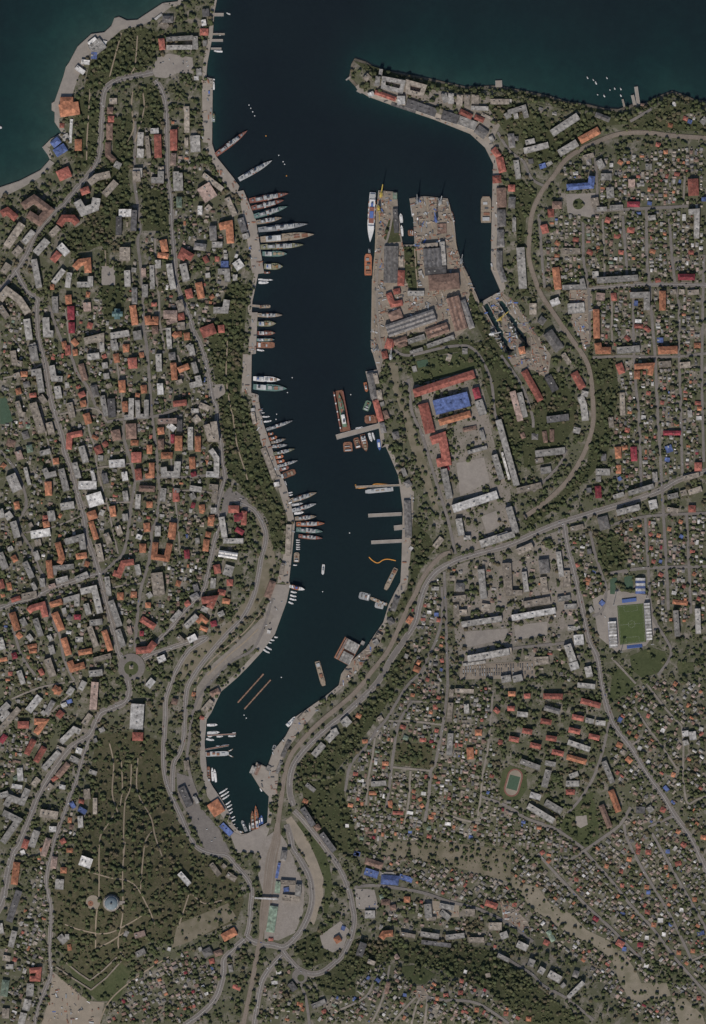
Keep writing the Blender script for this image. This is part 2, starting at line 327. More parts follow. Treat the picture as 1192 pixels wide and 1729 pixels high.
# ------------------------------------------------------------------ raster of what is taken
OW, OH = 1192, 1729
occ = np.zeros((OH, OW), np.uint8); park = np.zeros((OH, OW), np.float32)
YY, XX = np.mgrid[0:OH, 0:OW]; XX = XX+.5; YY = YY+.5
def rast(poly):
    xs = [p[0] for p in poly]; ys = [p[1] for p in poly]
    x0, x1 = max(0, int(min(xs))), min(OW, int(max(xs))+2); y0, y1 = max(0, int(min(ys))), min(OH, int(max(ys))+2)
    if x1 <= x0 or y1 <= y0: return None
    return (slice(y0, y1), slice(x0, x1)), inpoly(poly, XX[y0:y1, x0:x1], YY[y0:y1, x0:x1])
def mark(poly, v, A=occ):
    r = rast(poly)
    if r is not None: A[r[0]] = np.where(r[1], v, A[r[0]])
def mark_line(line, w, v, A=None):
    A = occ if A is None else A
    for a, c in zip(line[:-1], line[1:]):
        x0, x1 = max(0, int(min(a[0], c[0])-w)), min(OW, int(max(a[0], c[0])+w)+1); y0, y1 = max(0, int(min(a[1], c[1])-w)), min(OH, int(max(a[1], c[1])+w)+1)
        if x1 <= x0 or y1 <= y0: continue
        d = segdist([a, c], XX[y0:y1, x0:x1], YY[y0:y1, x0:x1]); sub = A[y0:y1, x0:x1]; sub[d < w/2] = v
mark(POLY_SEA, 9); mark(POLY_BAY, 9)

def sheet(name, poly, off, m, label=None, floor=False, step=8, kind='structure', parent=None):
    bd = densify(list(poly)+[poly[0]], 5)[:-1]
    xs = [p[0] for p in poly]; ys = [p[1] for p in poly]
    gx, gy = np.meshgrid(np.arange(min(xs)+step/2, max(xs), step), np.arange(min(ys)+step/2, max(ys), step))
    ok = inpoly(poly, gx, gy) & (segdist(bd+[bd[0]], gx, gy) > 2.0)
    pts = bd+list(zip(gx[ok], gy[ok])); n = len(bd)
    v, e, f, *_ = delaunay_2d_cdt([Vector((p[0], -p[1])) for p in pts], [], [list(range(n))[::-1]], 1, 1e-4)
    x = np.array([p[0] for p in v]); y = np.array([-p[1] for p in v])
    z = (samp(Zf, x, y) if floor else H(x, y))+off
    me = bpy.data.meshes.new(name); me.from_pydata([(*W(a, c), d) for a, c, d in zip(x, y, z)], [], [tuple(q) for q in f]); me.materials.append(m); me.update()
    for p in me.polygons:
        if p.normal.z < 0: p.flip()
    o = new_obj(name, me, parent)
    return tag(o, label, None, None, kind) if parent is None else o
# ------------------------------------------------------------------ land cover
PARKS = [  # name, material, tree density, polygon, label
 ('compound_ground', 'compound', .3, [(688, 640), (800, 612), (812, 640), (828, 720), (840, 770), (878, 880), (862, 905), (800, 930), (772, 930), (748, 850), (712, 740)], 'paved ground of the walled academy compound'),
 ('compound_ground', 'compound', .3, [(768, 955), (860, 925), (945, 895), (970, 985), (985, 1090), (960, 1095), (905, 1100), (905, 1120), (775, 1125), (765, 1050)], 'beige ground of the barracks compound'),
 ('compound_ground', 'compound', .3, [(625, 130), (720, 150), (850, 170), (850, 200), (830, 240), (800, 215), (735, 190), (640, 155)], 'paved ground of the northern cape barracks'),
 ('park', 'park', .8, [(190, 60), (240, 45), (266, 55), (262, 100), (235, 122), (195, 133), (172, 150), (140, 160), (150, 110), (165, 80)], 'wooded seaside park behind the promenade'),
 ('park', 'park', .6, [(128, 160), (168, 165), (166, 230), (158, 270), (140, 290), (126, 285), (130, 230), (124, 190)], 'strip of trees along the boulevard near the seaside palace'),
 ('park', 'park', .8, [(190, 205), (222, 190), (224, 260), (216, 300), (222, 330), (195, 400), (150, 425), (110, 425), (112, 395), (150, 370), (180, 310), (190, 260)], 'wooded hill slope in the middle of the town'),
 ('park', 'park', .75, [(246, 140), (274, 150), (278, 200), (262, 215), (232, 215), (236, 170)], 'block of tall trees south of the seaside square'),
 ('park', 'park', .6, [(170, 425), (182, 418), (185, 450), (205, 455), (215, 420), (208, 500), (212, 540), (176, 540), (170, 480)], 'tree-lined avenue leading to the small cathedral'),
 ('park', 'park', .65, [(240, 320), (262, 318), (286, 330), (286, 395), (262, 390), (242, 390)], 'tree garden between two streets west of the quay'),
 ('park', 'park', .85, [(385, 480), (418, 480), (410, 600), (405, 665), (425, 700), (440, 745), (458, 810), (475, 850), (484, 880), (472, 925), (462, 930), (452, 880), (432, 845), (385, 800), (380, 740), (370, 680), (358, 610), (352, 565), (370, 520)], 'wooded bank above the western quay'),
 ('park', 'scrub', .55, [(165, 1240), (215, 1235), (270, 1250), (278, 1330), (300, 1385), (335, 1440), (395, 1470), (412, 1520), (400, 1555), (330, 1585), (250, 1590), (200, 1645), (160, 1675), (120, 1635), (95, 1590), (90, 1500), (130, 1420), (150, 1370), (155, 1290)], 'large wooded hill park around the domed rotunda'),
 ('park', 'park', .8, [(990, 605), (1035, 595), (1045, 660), (1025, 770), (1000, 800), (950, 850), (895, 890), (880, 880), (930, 850), (990, 785), (1008, 700)], 'belt of trees inside the railway curve'),
 ('park', 'park', .8, [(800, 580), (830, 570), (856, 600), (880, 650), (892, 690), (900, 730), (870, 780), (845, 720), (822, 660)], 'wood behind the shipyard halls'),
 ('park', 'park', .38, [(900, 640), (935, 620), (975, 680), (970, 720), (930, 780), (885, 790), (880, 740), (900, 700)], 'overgrown ground inside the railway bend'),
 ('park', 'park', .85, [(597, 102), (680, 127), (790, 150), (890, 158), (1000, 182), (1050, 190), (1100, 178), (1135, 160), (1190, 175), (1190, 186), (1100, 205), (1000, 215), (960, 185), (850, 165), (720, 150), (620, 122)], 'wooded cliff top along the north shore'),
 ('park', 'park', .6, [(1060, 200), (1185, 205), (1190, 222), (1060, 218)], 'green strip north of the railway'),
 ('park', 'park', .9, [(560, 1630), (600, 1585), (660, 1590), (760, 1590), (830, 1605), (920, 1675), (1000, 1735), (900, 1735), (820, 1668), (740, 1635), (660, 1618), (600, 1650), (560, 1655)], 'dark wooded ridge across the south'),
 ('park', 'park', .85, [(498, 1300), (520, 1270), (580, 1228), (620, 1195), (655, 1150), (680, 1090), (690, 1095), (665, 1170), (625, 1230), (590, 1275), (560, 1310), (510, 1318)], 'wooded slope beside the eastern bay road'),
 ('park', 'scrub', .6, [(670, 1255), (730, 1255), (728, 1298), (665, 1290)], 'square overgrown block among the small houses'),
 ('park', 'park', .8, [(1003, 895), (1040, 905), (1062, 925), (1050, 965), (1022, 970), (1010, 930)], 'grove of trees north of the stadium'),
 ('park', 'park', .6, [(690, 870), (725, 905), (735, 925), (715, 950), (700, 985), (690, 1010), (672, 1040), (662, 1045), (692, 985), (700, 930)], 'wooded railway cutting on the east bank'),
 ('park', 'park', .6, [(500, 1590), (560, 1560), (575, 1580), (560, 1620), (520, 1635), (500, 1610)], 'planted bank inside the southern ring road'),
 ('park', 'park', .5, [(530, 1650), (600, 1625), (600, 1680), (550, 1680)], 'green slope south of the ring road'),
 ('park', 'park', .65, [(820, 175), (845, 165), (900, 185), (960, 215), (990, 190), (1040, 200), (1000, 235), (950, 265), (920, 290), (900, 280), (880, 240), (850, 220)], 'green grounds around the northern barracks'),
 ('park', 'park', .6, [(854, 280), (880, 300), (905, 330), (888, 370), (884, 430), (895, 500), (880, 500), (872, 400), (868, 330)], 'green strip west of the railway'),
 ('park', 'lawn', .12, [(1063, 1108), (1098, 1092), (1122, 1100), (1128, 1118), (1110, 1135), (1085, 1146), (1066, 1130)], 'green practice field south of the stadium'),
 ('park', 'lawn', .25, [(1035, 1130), (1060, 1128), (1075, 1155), (1060, 1170), (1040, 1180), (1026, 1190)], 'grassy triangle beside the main road'),
 ('park', 'lawn', .2, [(1142, 1120), (1170, 1118), (1172, 1136), (1146, 1138)], 'bright green patch east of the practice field'),
 ('park', 'dry', .12, [(420, 868), (443, 880), (462, 925), (466, 950), (456, 990), (432, 1030), (402, 1060), (362, 1100), (330, 1132), (302, 1150), (312, 1110), (352, 1078), (392, 1045), (428, 990), (444, 935), (440, 895)], 'bare dry slope between the bank roads'),
 ('park', 'scrub', .3, [(240, 1272), (273, 1260), (277, 1335), (296, 1390), (285, 1420), (255, 1360), (238, 1310)], 'brown scrub slope in the hill park'),
 ('park', 'dry', .1, [(655, 612), (671, 612), (676, 660), (695, 710), (712, 750), (725, 800), (735, 840), (742, 862), (733, 860), (714, 815), (697, 770), (684, 720), (672, 680), (660, 650)], 'bare dry strip beside the academy wall'),
 ('park', 'dry', .1, [(300, 1560), (385, 1525), (400, 1550), (360, 1570), (320, 1590), (290, 1600)], 'mown dry slope above the ring road'),
 ('park', 'lawn', .12, [(500, 1390), (510, 1385), (540, 1420), (556, 1460), (562, 1500), (552, 1545), (546, 1540), (549, 1490), (535, 1450), (515, 1415)], 'grass verge along the sandy track'),
 ('park', 'lawn', .1, [(110, 1620), (160, 1660), (205, 1625), (222, 1640), (200, 1690), (165, 1690), (130, 1660)], 'grassy ditch of the old bastion'),
 ('park', 'park', .5, [(508, 1322), (560, 1315), (580, 1300), (582, 1345), (605, 1420), (630, 1440), (565, 1440), (518, 1384)], 'green hillside gardens above the curved row of flats'),
 ('park', 'park', .55, [(682, 416), (703, 416), (708, 500), (690, 486), (684, 470)], 'overgrown strip between the shipyard halls'),
 ('park', 'park', .6, [(656, 372), (668, 365), (677, 408), (655, 410), (648, 402)], 'small green patch on the western shipyard pier'),
 ('park', 'park', .6, [(680, 588), (760, 575), (800, 575), (800, 592), (760, 596), (672, 612)], 'row of trees south of the shipyard halls'),
 ('park', 'park', .7, [(795, 490), (808, 520), (835, 575), (818, 575), (800, 540), (790, 510)], 'tree belt between workshop hall and dry docks'),
 ('park', 'lawn', .3, [(690, 612), (800, 590), (806, 622), (700, 650)], 'planted garden north of the academy'),
 ('dry_riverbed', 'ravine', .16, [(866, 1478), (880, 1491), (908, 1498), (929, 1526), (964, 1543), (990, 1570), (1024, 1586), (1053, 1611), (1073, 1637), (1083, 1660), (1126, 1660), (1133, 1681), (1092, 1693), (1062, 1687), (1044, 1652), (1032, 1618), (998, 1594), (958, 1577), (928, 1552), (899, 1537), (883, 1514), (864, 1494)], 'dry eroded riverbed running south-east through the houses'),
 ('dry_riverbed', 'ravine', .16, [(1134, 1684), (1158, 1686), (1186, 1714), (1196, 1745), (1150, 1745)], 'lower end of the dry riverbed'),
 ('park', 'lawn', .3, [(955, 1375), (975, 1352), (1000, 1335), (1012, 1400), (1008, 1420), (988, 1430), (955, 1410), (945, 1395)], 'grassy park with a round memorial plaza'),
 ('park', 'lawn', .1, [(848, 1300), (862, 1292), (888, 1300), (890, 1330), (878, 1350), (850, 1350), (842, 1335)], 'grass around the running track'),
 ('park', 'lawn', .15, [(672, 1632), (708, 1628), (735, 1645), (718, 1660), (692, 1660)], 'green meadow on the southern ridge'),
 ('park', 'dry', .31, [(640, 1420), (760, 1422), (862, 1436), (862, 1490), (800, 1472), (700, 1450), (640, 1442)], 'scrubby upper ravine between the houses'),
]
for i, (nm, mm, dens, pl, lb) in enumerate(PARKS):
    if not ('shipyard' in lb or 'dry docks' in lb): sheet(nm, pl, .30+i*.006, M[mm], lb)
    mark(pl, dens, park)
    if dens < .26: mark(pl, 2)
SHIPYARD_GREEN = [p[3] for p in PARKS if 'shipyard' in p[4] or 'dry docks' in p[4]]
YARDS = [
 ('square', 'plaza', [(264, 97), (285, 90), (325, 97), (327, 124), (300, 123), (280, 132), (262, 130), (257, 121)], 'paved seaside square with parked cars'),
 ('quay_apron', 'apron', [(341, 136), (359, 136), (357.5, 242), (342, 240)], 'broad concrete passenger quay'),
 ('quay_apron', 'apron', [(347, 250), (358, 243), (365, 264), (394, 300), (403, 314), (395, 328), (375, 305)], 'angled quay below the passenger berth'),
 ('quay_apron', 'apron', [(402, 323), (411, 321), (432, 371), (445.5, 461), (426, 461), (415, 390)], 'wide naval quay with moored warships'),
 ('quay_apron', 'apron', [(425, 527.5), (434.5, 527.5), (432, 596.5), (419, 596.5)], 'short concrete quay block'),
 ('quay_apron', 'apron', [(410, 598), (424.5, 598), (423.5, 663), (408, 662)], 'sandy quay behind the auxiliary ships'),
 ('quay_apron', 'apron', [(434.5, 667), (444, 713), (459, 756), (471, 794), (484, 822), (491, 850), (497, 880), (487, 880), (470, 825), (440, 745), (424, 672)], 'narrow quay road with moored tugs'),
 ('quay_apron', 'apron', [(497.5, 884), (492.5, 936), (487.5, 981), (468, 985), (480, 930), (486, 890)], 'quay below the bare slope'),
 ('quay_apron', 'plaza', [(458, 986), (489.5, 988), (483.5, 1016), (463.5, 1071), (440.5, 1101), (428, 1090), (440, 1050), (452, 1020)], 'pinkish paved ferry quay'),
 ('promenade', 'plaza', [(92.5, 189), (92.5, 171), (107.5, 128), (116.5, 106), (131.5, 78.5), (154, 57.5), (176, 54.5), (188.5, 43.5), (193.5, 30.5), (201, 29), (214, 34.5), (232, 33.5), (242, 26.5), (259, 15.5), (274, 5.5), (290, 10), (262, 32), (240, 42), (205, 50), (180, 72), (150, 92), (132, 130), (120, 165), (108, 195), (92.5, 205)], 'pinkish paved seaside promenade'),
 ('promenade', 'plaza', [(0, 317), (33, 306), (68, 288), (84, 270), (92, 275), (70, 298), (35, 318), (0, 335)], 'pale paved promenade at the western edge'),
 ('ship_yard', 'dust', [(637.5, 340), (640, 322), (668.5, 325), (672.5, 365), (679, 414), (701, 414), (698.5, 370), (692, 336), (717, 332), (755.5, 336), (760.5, 353), (770.5, 416), (778.5, 441), (793.5, 471), (808, 512), (800, 545), (770, 570), (700, 560), (655, 590), (640, 624), (627, 590), (628.5, 471), (632.5, 464), (633.5, 416)], 'dusty cluttered shipyard ground'),
 ('ship_yard', 'dust', [(846, 492), (872, 512), (902, 560), (930, 600), (925, 640), (900, 625), (880, 622), (855, 612), (812, 515), (822, 506)], 'dusty ground around the dry docks'),
 ('quay_apron', 'apron', [(794, 225.5), (819.5, 248.5), (833.5, 277), (832.5, 295), (830.5, 378), (829.5, 454), (845.5, 491), (855, 488), (842, 450), (842, 300), (846, 270), (828, 235), (800, 216), (740, 192), (672, 168), (630, 155), (622.5, 162.5), (663, 177.5), (734, 201.5)], 'long quay round the eastern basin'),
 ('quay_apron', 'apron', [(675.5, 823), (680.5, 860), (678.5, 946), (676.5, 983), (666.5, 1001), (656.5, 1021), (668, 1025), (688, 985), (694, 930), (699, 830), (690, 816)], 'quay with finger piers on the east bank'),
 ('quay_apron', 'dust', [(618.5, 1094), (600.5, 1110), (584.5, 1127.5), (577, 1138), (572.5, 1157), (582, 1158), (612, 1125), (652, 1065), (641, 1062)], 'cluttered boat repair yard'),
 ('quay_apron', 'apron', [(451, 1297), (461.5, 1268), (482.5, 1243), (499.5, 1210), (527.5, 1191), (536, 1199), (505, 1238), (480, 1272), (470, 1300), (468, 1340), (455, 1346), (438.5, 1329), (426, 1308), (433, 1288)], 'concrete quay near the head of the bay'),
 ('quay_apron', 'plaza', [(345.5, 1215), (345.5, 1258), (348.5, 1291), (349.5, 1311), (359.5, 1329), (373.5, 1349), (386.5, 1372), (380, 1385), (350, 1345), (338, 1290), (337, 1215)], 'marina quay with white boats'),
 ('old_track_bed', 'lane', [(452, 1030), (463, 1040), (441, 1077), (406, 1106), (372, 1131), (347, 1165), (337, 1200), (328, 1200), (332, 1160), (360, 1120), (400, 1085), (435, 1050)], 'pale old track bed along the western bank'),
 ('car_park', 'asphalt', [(298, 1305), (322, 1312), (340, 1365), (370, 1400), (388, 1438), (370, 1452), (345, 1432), (320, 1380), (300, 1345)], 'asphalt yard behind the orange pavilion'),
 ('square', 'plaza', [(385, 1400), (408, 1412), (450, 1392), (455, 1400), (440, 1440), (400, 1440)], 'paved square at the head of the bay'),
 ('parade_ground', 'plaza', [(770, 782), (817, 772), (827, 814), (777, 838)], 'wide bare parade ground between grey barracks'),
 ('parade_ground', 'plaza', [(785, 1066), (857, 1061), (857, 1078), (787, 1093)], 'long parade ground south of the bay road'),
 ('parade_ground', 'plaza', [(868, 1056), (924, 1049), (924, 1072), (870, 1080)], 'smaller parade ground north-west of the stadium street'),
 ('parade_ground', 'plaza', [(812, 872), (838, 862), (844, 888), (822, 900)], 'small courtyard square among barracks'),
 ('vehicle_park', 'dust', [(777, 1122), (900, 1116), (906, 1145), (775, 1147)], 'sandy park for rows of military vehicles'),
 ('square', 'plaza', [(955, 328), (1005, 326), (1005, 356), (1002, 369), (958, 360)], 'paved square with a round flower bed'),
 ('square', 'plaza', [(357, 650), (378, 648), (381, 664), (366, 674), (358, 672)], 'pale stone terrace with a monument'),
 ('car_park', 'asphalt', [(378, 835), (388, 822), (412, 838), (428, 862), (420, 866), (395, 845), (380, 875), (370, 880)], 'asphalt parking on the hill top'),
 ('building_site', 'sand', [(90, 1640), (118, 1665), (150, 1690), (176, 1692), (168, 1735), (68, 1735), (82, 1690)], 'bare sandy building site'),
 ('sandy_track', 'sand', [(482, 1385), (492, 1378), (520, 1418), (535, 1452), (546, 1482), (546, 1515), (530, 1562), (524, 1556), (531, 1505), (520, 1460), (498, 1420)], 'broad sandy track curving beside the railway yard'),
 ('station_yard', 'pavement', [(440, 1420), (468, 1400), (482, 1420), (496, 1450), (514, 1500), (512, 1540), (498, 1575), (470, 1588), (446, 1585), (448, 1520), (436, 1480)], 'sandy ground of the railway station'),
 ('square', 'plaza', [(540, 1580), (575, 1555), (590, 1570), (580, 1600), (562, 1608), (545, 1600)], 'pinkish bus square with a small red kiosk'),
 ('square', 'plaza', [(598, 1500), (632, 1502), (640, 1535), (602, 1535)], 'parking ground beside the market'),
 ('square', 'plaza', [(172, 450), (195, 450), (195, 482), (172, 482)], 'paved square before the cathedral avenue'),
 ('stadium_forecourt', 'plaza', [(1000, 1012), (1030, 995), (1095, 1005), (1112, 1060), (1090, 1090), (1040, 1100), (1010, 1075)], 'paved ground around the stadium'),
 ('school_yard', 'dust', [(960, 490), (1000, 490), (998, 580), (985, 590), (965, 545)], 'bare dusty lot beside the railway'),
 ('terrace_yard', 'dust', [(845, 1520), (870, 1535), (895, 1560), (885, 1575), (850, 1560)], 'sandy lot above the southern valley'),
 ('square', 'plaza', [(972, 1378), (990, 1376), (992, 1392), (980, 1398), (971, 1392)], 'round memorial plaza in the south-east park'),
 ('square', 'dust', [(704, 1663), (716, 1662), (724, 1680), (712, 1690), (700, 1682)], 'star-shaped junction of the southern hill lanes'),
 ('yard', 'sand', [(720, 1520), (775, 1525), (775, 1548), (720, 1552)], 'sandy works yard in the south'),
]
for i, (nm, mm, pl, lb) in enumerate(YARDS):
    sheet(nm, pl, .55+i*.005, M[mm], lb, floor=(i == 12)); mark(pl, 3)
for i, pl in enumerate(SHIPYARD_GREEN): sheet('overgrown_patch', pl, .82+i*.01, M['park'], [p[4] for p in PARKS if p[3] is pl][0]); mark(pl, 0)
for d_ in DOCKS:
    c = [(x, y) for x, y in d_]; mark(c, 5)

# ------------------------------------------------------------------ roads
def smooth(line, step=5):
    if len(line) < 3: return densify(line, step)
    p = [line[0]]+list(line)+[line[-1]]; out = []
    for i in range(1, len(p)-2):
        p0, p1, p2, p3 = p[i-1], p[i], p[i+1], p[i+2]; k = max(1, int(math.hypot(p2[0]-p1[0], p2[1]-p1[1])/step))
        for j in range(k):
            t = j/k
            out.append(tuple(.5*((2*p1[a])+(-p0[a]+p2[a])*t+(2*p0[a]-5*p1[a]+4*p2[a]-p3[a])*t*t+(-p0[a]+3*p1[a]-3*p2[a]+p3[a])*t**3) for a in (0, 1)))
    out.append(line[-1]); return out
def ribbon(mb, line, w, off, shift=0.0, mi=0, zf=None, skirt=0):
    n = len(line); L = []; R = []
    for i in range(n):
        a = line[max(0, i-1)]; c = line[min(n-1, i+1)]; dx, dy = c[0]-a[0], c[1]-a[1]; l = math.hypot(dx, dy) or 1
        nx, ny = -dy/l, dx/l; p = line[i]
        L.append((p[0]+nx*(shift-w/2), p[1]+ny*(shift-w/2))); R.append((p[0]+nx*(shift+w/2), p[1]+ny*(shift+w/2)))
    zl = H([p[0] for p in L], [p[1] for p in L])+off; zr = H([p[0] for p in R], [p[1] for p in R])+off
    if zf is not None: zl = zl*0+zf; zr = zr*0+zf
    for i in range(n-1):
        mb.face([(*W(*R[i]), zr[i]), (*W(*R[i+1]), zr[i+1]), (*W(*L[i+1]), zl[i+1]), (*W(*L[i]), zl[i])], mi)
